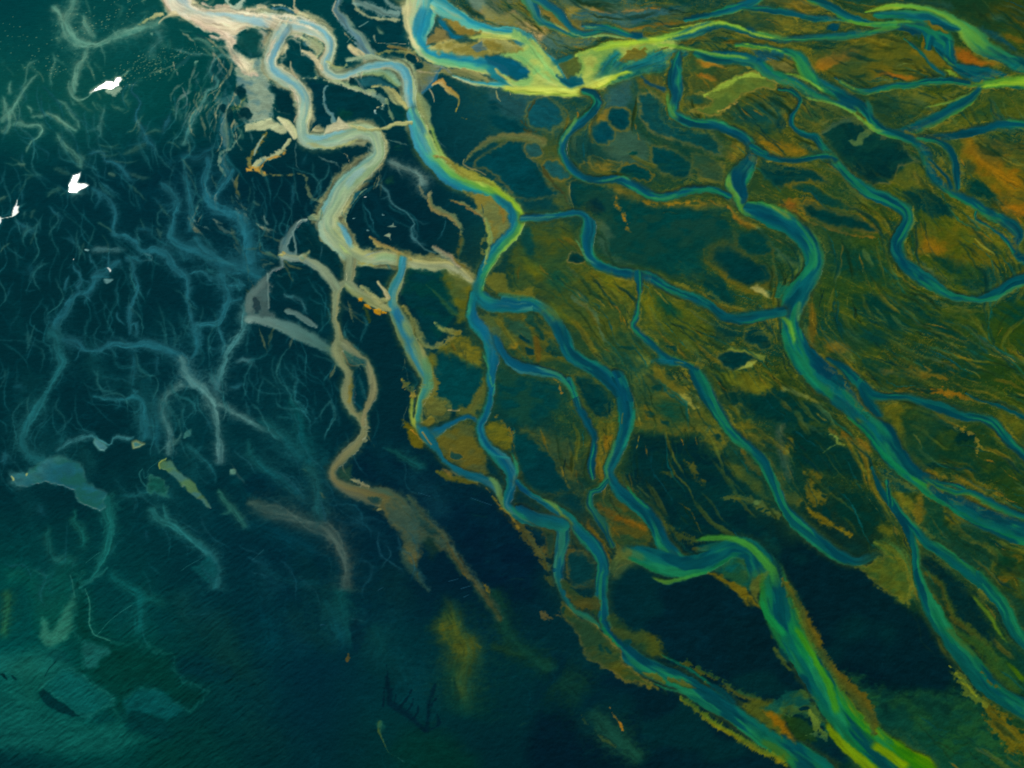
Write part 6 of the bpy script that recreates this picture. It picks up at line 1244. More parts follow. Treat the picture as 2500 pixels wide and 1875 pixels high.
river('blue river descending from the central confluence along the fringed gold bank',
 '@11 1760,850,60 1740,950,70 1750,1050,110 1850,1150,140 1900,1260,140 1900,1400,100 1885,1500,80 1900,1620,60 @21 1895,150,56 1880,260,60 1840,380,64 1810,450,64 1860,580,80 1960,680,110 2040,780,120 2055,880,100 2030,980,90 2010,1050,90 2090,1130,90 2212,1170,100 @22 430,1165,110 560,1215,120',
 [c(20,124,120), c(6,96,128), c(4,78,120)], [c(14,116,92), c(4,86,108)], mid=(.55, [c(20,120,104), c(4,82,116), c(10,100,116)]), halo=HG, hw=6, rim=RIM)
hi('@11 1740,900,30 1700,1040,24', c(60,150,110), a=.7); hi('@11 1820,1280,20 1860,1400,20 1900,1560,20 @21 1920,120,16 1900,280,14', c(60,140,90), a=.7); hi('@21 1800,470,24 1830,570,30 1910,660,30 2050,700,14', c(30,130,120), a=.7); hi('@21 2040,640,14 2090,760,30 2090,860,30', c(40,150,104), a=.8)
hi('@21 2080,1140,20 1990,1080,30 1960,960,50 1930,880,50 1860,820,20', c(96,140,70), a=.85); S('@21 1880,940,10 1950,1050,16 2040,1140,24 2100,1240,20', [c(130,112,34)], soft=4, a=.9, rag=3)
river('side loop of dark blue water left of the deep blue-green river',
 '@11 1930,1130,60 1950,1240,60 2020,1350,60 2130,1410,76 2230,1440,84 @12 400,1455,76 520,1480,56 600,1550,50 650,1640,50 @22 600,80,50 640,190,44 680,300,50 740,420,60 795,520,60 795,620,56 775,740,60 790,850,30', [c(6,88,120), c(2,74,108)], [c(4,78,100), c(2,68,96)], halo=HG, hw=6, rim=RIM)
river('green stream splitting off below the side loop and spreading into the amber slope',
 '@22 890,870,50 830,940,60 770,960,50 755,1040,60 800,1110,60 870,1200,80 900,1290,50 930,1360,60', [c(40,124,80), c(6,84,96)], [c(30,96,64), c(40,96,60)], halo=HG, hw=5)
river('green-edged blue river sliding from the wedge of dark water down to the bottom sheet',
 '@22 210,880,44 290,970,50 380,1010,56 480,1070,70 580,1140,80 680,1250,90 780,1370,104 840,1470,100 860,1580,100 @32 850,180,96 840,330,96 855,450,100 885,560,104 950,650,104 1020,740,130 1120,830,170 1280,920,160 1450,1000,150 1650,1110,150 1850,1230,170 2050,1370,190 @33 340,1490,200 500,1580,220 650,1700,240',
 [c(6,88,100), c(10,100,104), c(16,116,88)], [c(30,116,60), c(8,96,84)], mid=(.5, [c(10,100,90), c(4,80,98), c(14,104,92)]), halo=HG, hw=8, rim=RIM)
hi('@22 370,990,24 480,1050,36 560,1140,30 640,1230,30', c(110,156,60), a=.8); hi('@22 170,850,30 240,940,40 320,990,40', c(2,72,106), a=.9); hi('@32 840,450,16 860,560,30 950,690,36 1020,750,30', c(20,140,70), a=.8); hi('@32 890,160,14 880,330,20', c(20,120,84), a=.7)
hi('@32 1220,1000,14 1340,1050,24 1500,1080,30 1650,1120,30', c(30,124,84), a=.8); hi('@32 1600,1080,40 1800,1180,50 1900,1240,30', c(6,76,88), a=.7)
S('@32 1180,930,30 1260,960,60 1330,1010,30', [c(96,92,26)], soft=5, a=.85, rag=3); S('@32 1370,980,24 1450,1010,50 1560,1040,24', [c(96,88,24)], soft=5, a=.8, rag=4)
river('blue arm parting left of a fringed dark islet above the gold slope',
 '@22 540,1200,100 560,1310,104 540,1430,84 515,1560,80 @32 515,130,76 530,230,70 570,330,60 630,420,50 730,480,50 830,560,50', [c(6,84,98), c(2,68,96)], [c(30,124,84), c(16,110,90)], halo=HG, hw=6, rim=RIM, extra=('@22 220,1080,70 330,1145,100 450,1175,110 560,1215,100',))
hi('@22 130,1050,40 200,1120,40 300,1180,40', c(24,132,90), a=.8)
# gold slope by the bottom channel
ob = newobj('sandbar', 'long gold-rimmed olive slope along the left bank of the bottom channel', 'sandbar')
POLY('@32 540,370 600,400 700,520 820,560 900,660 980,740 1010,860 1100,930 1180,1010 1260,1070 1150,1040 1040,1000 940,930 840,870 770,820 720,720 680,630 620,560 560,480', c(86,86,22), 7, .92, rag=4, col2=c(56,80,34), ob=ob, edge=(c(170,132,34), 4, .5))
S('@32 620,400,40 700,480,50 800,530,30', [c(40,110,70)], soft=8, a=.7); E('@32 565,425 860,750 910,770', c(10,60,50), 20, 30, -20, .4, .8)
POLY('@32 545,210 620,240 760,320 800,320 800,500 720,430 640,370 590,320', c(100,84,20), 4, .9, rag=5, col2=c(60,80,30))
POLY('@32 905,460 960,480 1040,550 1170,620 1300,700 1360,770 1390,820 1300,790 1200,770 1110,730 1090,670 1020,680 950,640', c(86,84,20), 8, .88, rag=5, col2=c(56,76,28)); E('@32 1060,690', c(4,66,70), 40, 50, 40, .4, .8)
hi('@32 1290,760,14 1400,830,24 1520,900,30 1620,960,24 1720,1040,20', c(14,110,84), a=.8); hi('@32 1660,990,40 1780,1080,60 1900,1190,40', c(4,72,84), a=.8)
S('@32 1460,830,20 1600,910,24 1750,980,40 1900,1070,60 2050,1120,60', [c(100,88,24), c(50,80,36)], soft=7, a=.75, rag=10, streak=.6)
POLY('@32 1930,1150 2080,1100 2240,1180 2240,1440 2100,1320 1960,1230', c(84,88,26), 7, .85, rag=5); POLY('@33 190,1190 300,1230 400,1380 460,1460 350,1400 250,1300', c(140,92,12), 7, .9, rag=3); POLY('@33 320,1240 480,1290 600,1370 620,1450 480,1460 390,1350', c(30,58,22), 6, .95, rag=3)
S('@32 1450,1130,14 1560,1200,40 1680,1290,50 1850,1400,50 2050,1520,50 2230,1600,50 @33 380,1650,30', [c(140,120,16), c(90,108,26)], soft=6, a=.9, rag=4, fringe=6, fside=0)
hi('@33 160,1360,70 220,1440,60', c(4,80,70), a=.7); hi('@33 160,1440,40 300,1520,70 420,1620,60', c(70,110,30), a=.6)
# green sheet and the big bottom river
ob = river('broad green sheet river bending right below the ochre slope',
 '@22 960,1400,60 1100,1430,130 1280,1490,150 1450,1530,160 1600,1510,160 1750,1440,160 1880,1390,170 2000,1420,190 2060,1520,230 @32 2100,200,240', [c(20,124,72), c(16,116,92), c(6,88,96)], [c(16,110,72), c(6,84,90), c(10,96,84)], halo=HG, hw=4, fade=(50, 40))
hi('@22 1560,1330,20 1700,1305,50 1850,1315,50 1980,1370,60 2090,1470,70 2170,1580,70 @33 330,300,60', c(70,150,50), a=.85); hi('@22 1220,1590,20 1350,1640,40 1500,1610,40 1680,1560,24', c(110,150,44), a=.85, col2=c(30,140,70))
hi('@22 1000,1390,60 1120,1440,60 1200,1480,40', c(70,124,70), a=.7); S('@22 1050,1420,60 960,1480,70 920,1560,50', [c(90,104,44)], soft=6, a=.7, rag=3); hi('@22 1360,1440,60 1480,1500,40', c(4,80,96), a=.7); hi('@22 1560,1400,60 1700,1370,60 1850,1340,40', c(10,96,90), a=.6)
POLY('@32 1660,150 1740,160 1850,210 1980,260 2010,330 2080,430 2090,460 2000,400 1900,300 1780,230', c(110,92,20), 5, .95, rag=3); POLY('@32 2010,260 2060,160 2110,130 2110,230 2070,330 2080,420 2020,330', c(96,96,34), 5, .85)
river('wide green and lime river pouring to the bottom right edge',
 '@33 230,60,150 270,180,200 300,300,230 320,400,240 390,550,240 470,700,250 560,850,260 650,1000,260 740,1150,250 860,1320,270 1000,1460,330 1180,1590,380 1350,1720,420',
 [c(40,124,40), c(14,120,84), c(10,96,84), c(60,120,44)], [c(60,130,10), c(20,124,50), c(50,130,10), c(110,150,0)], mid=(.5, [c(10,100,80), c(6,92,84), c(20,130,60), c(90,110,30)]), halo=HG, hw=5, ob=ob, fade=(90, 0))
hi('@33 170,350,40 230,480,60 320,580,60 400,660,40', c(20,140,70), a=.8); hi('@33 440,560,30 530,700,50 620,860,50 700,1020,60 740,1150,60 770,1260,50', c(70,146,20), a=.75)
hi('@33 340,200,40 350,330,70 370,450,70 400,580,50', c(4,76,84), a=.8); hi('@33 300,720,60 420,850,60', c(6,84,84), a=.6); hi('@33 660,1290,40 740,1400,70 860,1520,80 1000,1620,80 1100,1700,80', c(120,146,10), a=.9); hi('@33 1030,1460,60 1180,1550,70 1340,1680,80', c(130,156,0), a=.85)
S('@33 340,190,10 420,340,50 500,470,60 560,590,90 640,740,60 740,900,60 820,1000,90 940,1130,110 1030,1290,90 1060,1390,30', [c(70,80,30), c(110,84,18)], soft=6, a=.85, rag=5, fringe=5)
POLY('@33 180,1180 350,1060 500,1070 580,1150 600,1230 680,1360 620,1340 500,1260 350,1240', c(70,96,40), 6, .85, rag=5, col2=c(16,78,66)); E('@33 510,1220', c(0,36,44), 44, 20, 10, .3, .95); S('@33 560,1230,30 600,1320,60 660,1400,40', [c(120,130,40)], soft=4, a=.8, rag=6)
S('@33 530,1410,14 620,1400,30 680,1440,20', [c(84,110,56)], soft=3, a=.8, rag=5)
POLY('@33 100,350 180,460 120,440', c(0,32,40), 5, .8)
S('@33 290,740,30 350,830,40 400,900,20', [c(90,96,30)], soft=5, a=.7, rag=3)
# central fan below the confluence
POLY('@11 1780,1000 1900,990 1990,1100 2070,1210 2050,1280 1980,1230 1900,1130 1830,1050', c(80,92,44), 6, .8, rag=5) 
POLY('@11 1830,780 1880,680 1960,700 2020,800 2212,820 2212,900 2000,860 1920,860', c(112,104,34), 6, .85, rag=5)
S('@11 1960,860,40 2080,870,50 2212,900,40', [c(30,120,100)], soft=5, a=.5)

# smoky plume below the grey-olive channel
POLY('@21 1000,1000 1130,1020 1265,1050 1290,980 1320,1070 1420,1180 1520,1300 1600,1420 1500,1400 1400,1290 1330,1340 1320,1500 1240,1480 1210,1350 1150,1220 1060,1130 980,1080', c(86,90,48), 10, .8, rag=5, col2=c(56,84,62))
POLY('@21 1330,1130 1400,1180 1480,1290 1400,1270 1340,1220', c(18,60,56), 7, .7, rag=5)
for p_, cc_ in (('@02 780,405,30 960,355,44 1130,322,50 1300,305,40 1450,262,30 1600,212,36 1750,176,30 1850,196,24 1960,240,24 2060,275,24 2212,305,20', c(164,196,54)), ('@02 1240,335,30 1400,360,34 1550,388,30 1700,412,26 1850,432,22 2000,462,20', c(128,184,60)), ('@03 820,160,14 940,185,24 1080,178,30 1250,165,30 1380,180,20', c(96,168,60)), ('@03 990,262,20 1130,218,24 1280,195,20', c(70,150,64)), ('@03 2260,650,50 2080,645,40 1950,660,30 1840,680,20', c(150,186,44)), ('@03 440,400,20 500,470,50 560,560,50 640,640,30', c(50,150,80)), ('@03 960,900,24 1020,960,30 1090,1010,24', c(130,176,50))):
    hi(p_, cc_, a=.8, soft=7)
# the cream sheet at the head of the delta, and the central meeting of the waters
for p_ in ('@00 1330,-30,90 1350,30,80 1420,70,60 1520,95,40', '@00 1450,95,50 1560,130,70 1680,170,100 1780,205,110 1900,190,60', '@00 1600,60,24 1760,85,30 1900,110,34 2080,140,40 @01 250,150,30 380,180,30 520,225,26 620,300,20', '@01 250,260,24 190,370,30 160,460,24 200,560,20', '@01 300,640,20 370,720,24 400,820,24 395,930,20', '@00 1990,150,40 2100,190,70 2180,240,90 @01 240,260,40'):
    S(p_, [c(214,196,162), c(226,206,172)], soft=8, a=.78, rag=3, streak=.8, fade=(25, 45), water=1.0)
hi('@00 1560,85,20 1700,110,24 1860,140,30 2020,165,36 @01 150,170,40', c(150,184,184), a=.6)
S('@11 1850,640,60 1805,740,76 1785,830,86 1820,890,96 1900,928,100 2020,940,80', [c(8,100,112), c(20,124,104), c(60,146,80)], [c(6,88,112), c(4,80,110), c(14,108,104)], soft=8, a=.9, water=1.0, fade=(40, 50), streak=.5)
S('@11 1800,790,60 1765,880,70 1745,960,80 1750,1040,90', [c(30,128,96), c(10,104,112), c(6,92,112)], soft=8, a=.8, water=1.0, fade=(40, 50), streak=.5)
S('@22 330,1140,80 450,1170,100 560,1215,110 600,1270,90', [c(14,108,96), c(6,88,100)], soft=9, a=.85, water=1.0, fade=(30, 40), streak=.5)
S('@12 1720,1000,50 1800,1030,60 @13 200,1000,60 300,985,70 400,1020,90', [c(4,76,96), c(8,92,98)], soft=8, a=.85, water=1.0, fade=(30, 50))
# ---- fine streaks of silt, growth and rills laid along the run of the channels ----
RM = OLV_MASK*(1-.5*CALM)
R_ = (1120, -20, 2600, 1950)
nr = np.clip(blur_n(WAT, 22)*3.4, 0, 1)*(1-OLV_MASK)*sm(UG+VG*.3, 1500, 1700)
streaks(330, (1150, 1000, 2560, 1930), (.72, .7), [c(58,80,36), c(84,86,26), c(40,78,46), c(104,92,22)], (2, 7), (16, 80), (.2, .55), 41, nr, k=2, rag=3)
streaks(90, (1150, 1000, 2560, 1930), (.72, .7), [c(40,76,44), c(24,70,54)], (14, 34), (60, 160), (.15, .35), 42, nr, k=2, bell=True)
gm = np.clip(COL[..., 0]*4-.7, 0, 1)*np.clip((COL[..., 0]-COL[..., 2])*6, 0, 1)
streaks(150, (950, 560, 1500, 1500), (.5, .86), [c(64,78,44), c(130,112,34), c(40,70,52), c(100,84,24)], (1.5, 5), (16, 70), (.35, .75), 43, gm, k=3, rag=2)
streaks(70, (1300, 1350, 2500, 1930), (.72, .7), [c(50,66,30), c(140,112,26), c(60,84,34)], (1.5, 5), (16, 60), (.35, .75), 44, gm, k=3, rag=2)
near = np.clip(blur_n(WAT, 14)*3.2, 0, 1)*sm(UG, 420, 520)*(1-sm(UG, 1060, 1160))
fan = np.exp(-((UG-570)**2/110**2+(VG-170)**2/120**2))
streaks(150, (430, -20, 1150, 560), (-.05, 1), [c(176,174,138), c(140,154,134), c(190,174,130), c(112,140,132)], (2, 7), (24, 100), (.35, .85), 31, np.clip(near+fan, 0, 1), k=3, wob=.9, rag=2)
streaks(130, (560, 380, 1250, 1150), (.1, .99), [c(120,124,86), c(104,116,92), c(134,128,76), c(80,104,92)], (2, 7), (24, 110), (.3, .7), 32, near, k=3, wob=.8, rag=2)
streaks(60, (430, 20, 760, 560), (.1, 1), [c(20,70,76), c(40,96,100)], (3, 9), (20, 60), (.4, .8), 33, fan, k=3, wob=.9, rag=2)
streaks(420, R_, (.86, .5), [c(124,108,26), c(108,104,28), c(140,106,24), c(96,100,36)], (3, 13), (60, 190), (.25, .6), 11, RM)
streaks(420, R_, (.86, .5), [c(14,58,48), c(6,52,54), c(30,58,34), c(24,48,24)], (2.5, 12), (60, 180), (.3, .7), 12, RM)
streaks(160, R_, (.86, .5), [c(8,84,84), c(16,92,80), c(6,76,88)], (2, 6), (60, 220), (.35, .75), 13, RM)
streaks(120, R_, (.86, .5), [c(86,112,72), c(110,124,60), c(74,98,70)], (3, 12), (40, 120), (.25, .5), 14, RM)
streaks(140, R_, (.86, .5), [c(170,118,26), c(160,134,40), c(186,120,24)], (1.2, 4), (20, 80), (.4, .8), 15, RM, soft=2)
streaks(150, R_, (.86, .5), [c(20,44,28), c(10,44,44)], (1.2, 3.2), (30, 110), (.4, .8), 16, RM, soft=2)
LM = ((1-OLV_MASK)*sm(1150-UG, 0, 200)).astype(np.float32)
up = (LM*sm(760-VG-UG*.3, 0, 260)).astype(np.float32)
streaks(110, (-20, -20, 620, 620), (.55, -.84), [c(96,142,120), c(70,126,112), c(120,150,122)], (2, 7), (20, 70), (.2, .5), 21, up, k=60, wob=.6, bell=True)  # sheen of the top-left glare, painted as pale streaks
streaks(260, (-20, 200, 900, 1000), (-.25, .97), [c(36,104,110), c(26,90,100), c(48,112,114)], (1.5, 5), (50, 180), (.25, .6), 22, LM, k=10, wob=1.0, bell=True)
streaks(170, (-20, 400, 1000, 1400), (.75, .66), [c(32,96,104), c(22,86,94)], (1.5, 5), (40, 160), (.25, .55), 23, LM, k=16, wob=1.0, bell=True)
streaks(60, (-20, 700, 1000, 1500), (.5, .86), [c(20,84,88), c(26,92,92)], (26, 70), (90, 240), (.08, .2), 24, LM, k=16, wob=.6, bell=True)
streaks(50, (0, 1300, 1500, 1900), (.7, .7), [c(6,66,66), c(10,72,68), c(20,66,48)], (30, 90), (100, 300), (.08, .2), 25, LM, k=16, wob=.5, bell=True)
streaks(180, (1000, 900, 2500, 1900), (.92, -.4), [c(8,60,58), c(14,66,54), c(28,70,50)], (2, 5), (14, 50), (.15, .4), 26, 1-OLV_MASK, k=60, soft=3)
E('@03 780,430 720,470', c(180,110,24), 130, 46, -20, .9, .65, tex=.3); E('@03 1850,1180 2010,1290 2130,1400', c(166,108,16), 170, 60, 30, .9, .6, tex=.35)
E('@13 1510,490 2130,190 790,1260', c(166,106,18), 120, 56, 14, .9, .6, tex=.25); E('@02 1690,500', c(180,118,34), 90, 30, 4, .8, .7); E('@03 1230,600 1860,470', c(160,92,20), 120, 26, 8, .9, .6)
E('@12 330,640 900,770 1220,960 480,1000', c(112,112,22), 120, 60, 30, .9, .5, tex=.3); E('@02 880,1260', c(140,108,34), 90, 34, 20, .8, .5, tex=.4)
S('@31 1500,280,40 1560,400,80 1600,500,110 1640,640,150 1700,760,170 1680,950,190 1700,1130,150 1730,1300,120', [c(30,70,40), c(58,84,32), c(30,70,44)], soft=30, a=.6, rag=5, bell=True, fade=(60, 120), streak=.7)
# olive-lime silty leaf right of the teal delta
POLY('@02 1500,880 1620,860 1700,820 1630,760 1560,745 1640,740 1700,690 1900,610 2030,580 2140,600 2240,640 2200,680 2080,700 1980,750 1880,810 1740,925 1640,915', c(106,118,44), 8, .9, rag=3, col2=c(84,104,42), edge=(c(160,124,50), 3, .6))
S('@02 1640,745,20 1730,690,40 1880,630,40 2000,590,36 2120,605,20', [c(160,174,60)], soft=9, a=.8, rag=4)
S('@02 1740,880,10 1830,840,16 1920,790,10', [c(200,150,66)], soft=4, a=.7, rag=3)
# ---- bright pools, white with painted sun and sky reflection, and flecks ----
W = c(252, 248, 240)
ob = newobj('pond', 'shining white hooked pool, the largest bright spot on the left', 'pond')
POLY('@00 620,1325 612,1370 595,1405 615,1412 660,1415 685,1430 650,1450 615,1470 600,1490 570,1488 525,1480 530,1420 560,1350', W, 1.8, 1, rag=.4, ob=ob, warp=.25, water=1.0, edge=(c(110,160,160), 3, .3))
ob = newobj('pond', 'long shining whitish pool like a leaping fish in the upper left', 'pond')
POLY('@00 700,712 760,665 820,625 880,632 895,600 930,595 945,612 920,640 915,665 890,670 860,690 800,680 740,700', c(222,216,204), 1.8, 1, rag=.5, ob=ob, warp=.25, water=1.0, edge=(c(250,246,220), 2, .6))
S('@00 830,700,30 880,710,40 910,690,30', [c(190,200,170)], soft=4, a=.7, rag=4, fringe=6)
ob = newobj('pond', 'narrow shining white pool near the left edge below the hooked one', 'pond')
POLY('@10 135,115 130,165 150,170 140,195 148,215 125,240 98,255 95,225 105,180 120,160', W, 1.5, 1, rag=.4, ob=ob, warp=.25, water=1.0)
ob = newobj('pond', 'small shining white pool cut by the left edge of the picture', 'pond')
POLY('@10 -30,240 12,262 15,290 0,310 -30,300', W, 1.5, 1, rag=.4, ob=ob, warp=.25, water=1.0)
S('@10 10,268,7 50,262,6 95,252,8', [c(226,226,214)], soft=1.5, a=.95, warp=.25)
for p_, r_, cc_ in (('@10 690,525', 16, c(140,180,180)), ('@10 585,597', 8, W), ('@10 815,638', 11, W), ('@10 810,712', 26, c(104,146,146)), ('@10 2165,560', 18, c(180,160,90)), ('@00 1480,495', 16, PAL), ('@00 1170,280', 12, PAL), ('@01 985,910', 14, c(180,200,190)), ('@01 950,1545', 8, W*.8), ('@31 1180,1480', 2, DIM)):
    E(p_, cc_, r_, r_*.7, -20, .5, .9)
# sun glitter on the shallows, painted into the colour as pale specks
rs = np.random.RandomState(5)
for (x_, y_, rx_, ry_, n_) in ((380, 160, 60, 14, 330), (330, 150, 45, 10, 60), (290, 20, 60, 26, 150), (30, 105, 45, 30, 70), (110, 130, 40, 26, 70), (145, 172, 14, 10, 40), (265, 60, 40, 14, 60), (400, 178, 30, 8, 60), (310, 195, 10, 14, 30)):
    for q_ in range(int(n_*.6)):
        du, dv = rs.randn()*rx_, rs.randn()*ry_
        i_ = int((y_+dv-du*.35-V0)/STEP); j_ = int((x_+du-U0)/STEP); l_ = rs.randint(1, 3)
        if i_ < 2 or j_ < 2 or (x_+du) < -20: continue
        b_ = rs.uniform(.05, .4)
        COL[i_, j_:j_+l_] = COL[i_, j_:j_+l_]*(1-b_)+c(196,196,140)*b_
# dead drowned branches: dark gullies
def gully(ob, p, w=.95):
    S(p, [c(0,32,41)], soft=5, a=w*.85, rag=2.6, ob=ob, warp=.6)
ob = newobj('gully', 'dark comb of branching gullies like drowned twigs in the bottom centre', 'gully')
for p_ in ('@31 1090,860,10 1090,940,26 1090,1010,50 1110,1090,50 1110,1150,60 1170,1200,50 1230,1240,50 1290,1290,44 1340,1340,40 1370,1370,40', '@31 1060,1040,14 1065,1130,20 1060,1180,20', '@31 1120,1050,16 1150,1040,10', '@31 1160,1090,10 1150,1160,14', '@31 1200,1190,14 1240,1130,16 1280,1065,10', '@31 1240,1240,16 1280,1180,14 1290,1130,10', '@31 1290,1290,16 1320,1240,14 1330,1190,9', '@31 1390,1370,40 1400,1280,34 1410,1180,34 1440,1080,30 1465,1020,12', '@31 1430,1190,14 1460,1130,8', '@31 1420,1240,10 1460,1220,8', '@31 1410,1370,30 1460,1350,24 1490,1310,26 1470,1250,14'):
    gully(ob, p_, .85)
# small ragged comb on the long dark banks
for p_ in ('@21 1740,1000,6 1900,1060,6', '@21 1330,960,5 1420,990,5', '@31 1570,220,8 1640,205,6', '@31 1660,280,8 1740,255,5', '@31 1680,345,7 1720,325,5', '@31 1020,290,6 1060,265,5', '@31 580,560,6 630,565,5'):
    S(p_, [c(40,96,110)], soft=2, a=.7, warp=.3)

# water on the right runs greener than the sky would make it; keep the blue sober
wb = np.clip((WAT-.3)*3, 0, 1)*np.clip((.62-COL[..., 0])*4, 0, 1)
ex = np.maximum(COL[..., 2]-COL[..., 1], 0)*wb*np.clip((UG-900)/500, 0, 1)
COL[..., 2] -= ex*.38
COL[:] *= (1-.10*wb*np.clip((UG-1100)/600, 0, 1))[..., None]
# rills and foam lines everywhere on the dark flats near pale water

land = (1-np.clip(WAT*2, 0, 1))*np.clip((UG-1150)/250, 0, 1)
COL[..., 0] *= 1-.05*land
t_ = (sm(fbm(UG/170+20, VG/120+7, 3, 4), .50, .66)*land*.35)[..., None]
COL[:] = COL*(1-t_)+c(4,58,54)*t_
COL[..., 1] *= 1-.10*sm(VG, 1000, 1300)*sm(UG, 380, 700)*(1-sm(UG, 1400, 1700))
# =====================================================================
# THE TERRAIN
# =====================================================================
FPX = 1250.0/math.tan(math.radians(HFOV/2)); TT = math.radians(TILT)
def spot(u, v):
    """image pixels -> metres on the plain, projected through the camera"""
    x = (u-1250.0); y = (937.5-v)
    wy = y*math.cos(TT)+FPX*math.sin(TT); wz = y*math.sin(TT)-FPX*math.cos(TT)
    k = -ALT/wz
    return x*k, wy*k
PX, PY = spot(UG.astype(np.float64), VG.astype(np.float64))

# height: flat water, low banks, wrinkled mud and wind-combed sand
dry = 1-np.clip(WAT, 0, 1)
dry = np.clip(np.minimum(blur_n(dry, 5)*1.5-.25, 1-WAT*1.6), 0, 1)
lum = COL.mean(2)
h = fbm(UG/95, VG/95, 4, 1)*1.6
h = h + (fbm(UG/16, VG/16, 4, 3, .6)-.5)*1.5
ra = (UG*math.cos(.6)-VG*math.sin(.6)); rb = (UG*math.sin(.6)+VG*math.cos(.6))
h = h + (fbm(ra/26+WX*.1, rb/5.5+WY*.12, 3, 2)-.5)*(.3+1.5*sm(VG, 900, 1700)*(1-sm(UG, 500, 900)))
h = h + (vnoise(UG/4.4, VG/4.4, 5)-.5)*.22
h = h*dry*.6 + dry*.15
PZ = h.astype(np.float32)

alb = np.clip(COL, 0.0, 1)
alb = np.where(alb <= .04045, alb/12.92, ((alb+.055)/1.055)**2.4)
alb = np.clip(alb/np.array(LIGHT), 0.0, .93).astype(np.float32)
alb[..., 0] = np.maximum(alb[..., 0], .0008)

def img_attr(nodes, name):
    n = nodes.new('ShaderNodeAttribute'); n.attribute_name = name; n.attribute_type = 'GEOMETRY'; return n

def material(name, kind):
    m = bpy.data.materials.new(name); m.use_nodes = True
    N = m.node_tree.nodes; Lk = m.node_tree.links; N.clear()
    out = N.new('ShaderNodeOutputMaterial'); b = N.new('ShaderNodeBsdfPrincipled')
    Lk.new(b.outputs[0], out.inputs[0])
    at = img_attr(N, 'silt')
    tc = N.new('ShaderNodeTexCoord')
    # fine mottling of the ground's own colour
    mp = N.new('ShaderNodeMapping'); mp.inputs['Rotation'].default_value = (0, 0, math.radians(-28))
    mp.inputs['Scale'].default_value = (.09, .35, .3) if kind == 'ground' else (.12, .3, .3)
    Lk.new(tc.outputs['Object'], mp.inputs[0])
    n1 = N.new('ShaderNodeTexNoise'); n1.inputs['Scale'].default_value = 1.0; n1.inputs['Detail'].default_value = 6; n1.inputs['Roughness'].default_value = .7
    Lk.new(mp.outputs[0], n1.inputs['Vector'])
    r1 = N.new('ShaderNodeMapRange'); r1.inputs['From Min'].default_value = .3; r1.inputs['From Max'].default_value = .7
    lo, hi_ = (.88, 1.12) if kind == 'ground' else (.93, 1.07)
    r1.inputs['To Min'].default_value = lo; r1.inputs['To Max'].default_value = hi_
    Lk.new(n1.outputs['Fac'], r1.inputs['Value'])
    mx = N.new('ShaderNodeVectorMath'); mx.operation = 'SCALE'
    Lk.new(at.outputs['Color'], mx.inputs[0]); Lk.new(r1.outputs[0], mx.inputs['Scale'])
    # sand grain
    n2 = N.new('ShaderNodeTexNoise'); n2.inputs['Scale'].default_value = .9; n2.inputs['Detail'].default_value = 2; n2.inputs['Roughness'].default_value = .8
    Lk.new(tc.outputs['Object'], n2.inputs['Vector'])
    r2 = N.new('ShaderNodeMapRange'); r2.inputs['From Min'].default_value = .3; r2.inputs['From Max'].default_value = .7
    r2.inputs['To Min'].default_value = .88; r2.inputs['To Max'].default_value = 1.12
    Lk.new(n2.outputs['Fac'], r2.inputs['Value'])
    mx2 = N.new('ShaderNodeVectorMath'); mx2.operation = 'SCALE'
    Lk.new(mx.outputs[0], mx2.inputs[0]); Lk.new(r2.outputs[0], mx2.inputs['Scale'])
    Lk.new(mx2.outputs[0], b.inputs['Base Color'])
    bp = N.new('ShaderNodeBump'); nb = N.new('ShaderNodeTexNoise')
    Lk.new(tc.outputs['Object'], nb.inputs['Vector'])
    if kind == 'ground':
        b.inputs['Roughness'].default_value = .85; b.inputs['Specular IOR Level'].default_value = .0
        nb.inputs['Scale'].default_value = .5; nb.inputs['Detail'].default_value = 5; bp.inputs['Strength'].default_value = .35; bp.inputs['Distance'].default_value = .5
    elif kind == 'stream':
        b.inputs['Roughness'].default_value = .6; b.inputs['Specular IOR Level'].default_value = .0
        nb.inputs['Scale'].default_value = .35; nb.inputs['Detail'].default_value = 4; bp.inputs['Strength'].default_value = .15; bp.inputs['Distance'].default_value = .3
    elif kind == 'water':
        b.inputs['Roughness'].default_value = .32; b.inputs['Specular IOR Level'].default_value = .012
        nb.inputs['Scale'].default_value = .35; nb.inputs['Detail'].default_value = 4; bp.inputs['Strength'].default_value = .12; bp.inputs['Distance'].default_value = .3
    else:
        b.inputs['Roughness'].default_value = .22; b.inputs['Specular IOR Level'].default_value = .5
        nb.inputs['Scale'].default_value = .2; bp.inputs['Strength'].default_value = .05; bp.inputs['Distance'].default_value = .2
    Lk.new(nb.outputs['Fac'], bp.inputs['Height']); Lk.new(bp.outputs[0], b.inputs['Normal'])
    return m
MAT = {'ground': material('silt_and_sand', 'ground'), 'water': material('silty_water', 'water'), 'pond': material('still_water', 'pond'), 'stream': material('shallow_water', 'stream')}

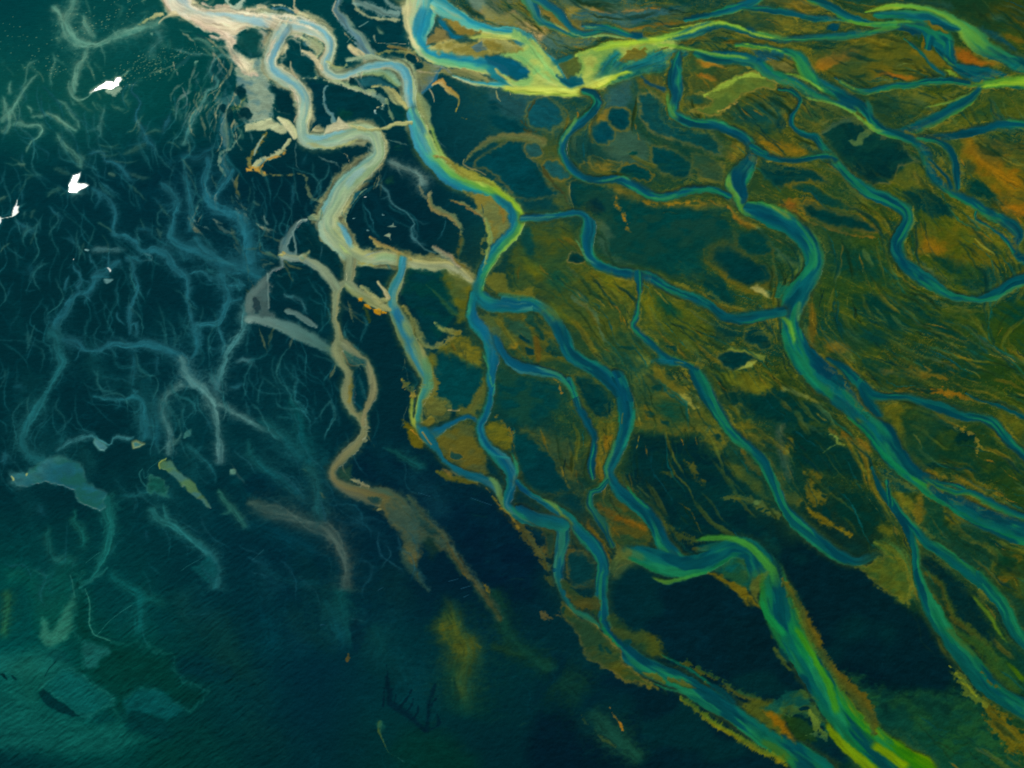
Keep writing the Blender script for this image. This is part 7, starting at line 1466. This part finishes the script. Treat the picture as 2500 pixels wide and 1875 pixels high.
CELL = IDS[:-1, :-1]                         # which thing each terrain cell belongs to
VI = np.arange(NV*NU, dtype=np.int64).reshape(NV, NU)
Q = np.stack([VI[1:, :-1], VI[1:, 1:], VI[:-1, 1:], VI[:-1, :-1]], -1)
XYZ = np.stack([PX, PY, PZ], -1).reshape(-1, 3).astype(np.float32)
ALB = alb.reshape(-1, 3)
def build(k):
    name, label, cat = OBJ[k]
    q = Q[CELL == k]
    if len(q) < 12: return
    flat = q.ravel(); used, inv = np.unique(flat, return_inverse=True)
    me = bpy.data.meshes.new(name)
    me.vertices.add(len(used)); me.vertices.foreach_set('co', XYZ[used].ravel())
    me.loops.add(len(flat)); me.loops.foreach_set('vertex_index', inv.astype(np.int32).ravel())
    me.polygons.add(len(q)); me.polygons.foreach_set('loop_start', np.arange(0, len(flat), 4, dtype=np.int32))
    me.polygons.foreach_set('use_smooth', np.ones(len(q), bool))
    at = me.color_attributes.new('silt', 'FLOAT_COLOR', 'POINT')  # surface colour of ground and water, painted glare and glitter included
    cc = np.ones((len(used), 4), np.float32); cc[:, :3] = ALB[used]
    at.data.foreach_set('color', cc.ravel())
    me.update(); me.validate()
    mat = 'stream' if cat == 'stream' else 'water' if cat == 'river' else ('pond' if 'shining' in label else ('water' if cat == 'pond' else 'ground'))
    me.materials.append(MAT[mat])
    o = bpy.data.objects.new(name, me); sc.collection.objects.link(o)
    o['label'] = label; o['category'] = cat; o['kind'] = 'structure'
for k in sorted(OBJ): build(k)

# the plain beyond the mapped ground, out to the horizon
me = bpy.data.meshes.new('plain'); R_ = 50000.0
me.from_pydata([(-R_, -R_, -1.2), (R_, -R_, -1.2), (R_, R_, -1.2), (-R_, R_, -1.2)], [], [(0, 1, 2, 3)])
me.color_attributes.new('silt', 'FLOAT_COLOR', 'POINT').data.foreach_set('color', np.tile(np.array([.003, .03, .034, 1], np.float32), 4))
me.materials.append(MAT['ground'])
o = bpy.data.objects.new('plain', me); sc.collection.objects.link(o)
o['label'] = 'dark sand plain beyond the delta reaching the horizon'; o['category'] = 'plain'; o['kind'] = 'structure'
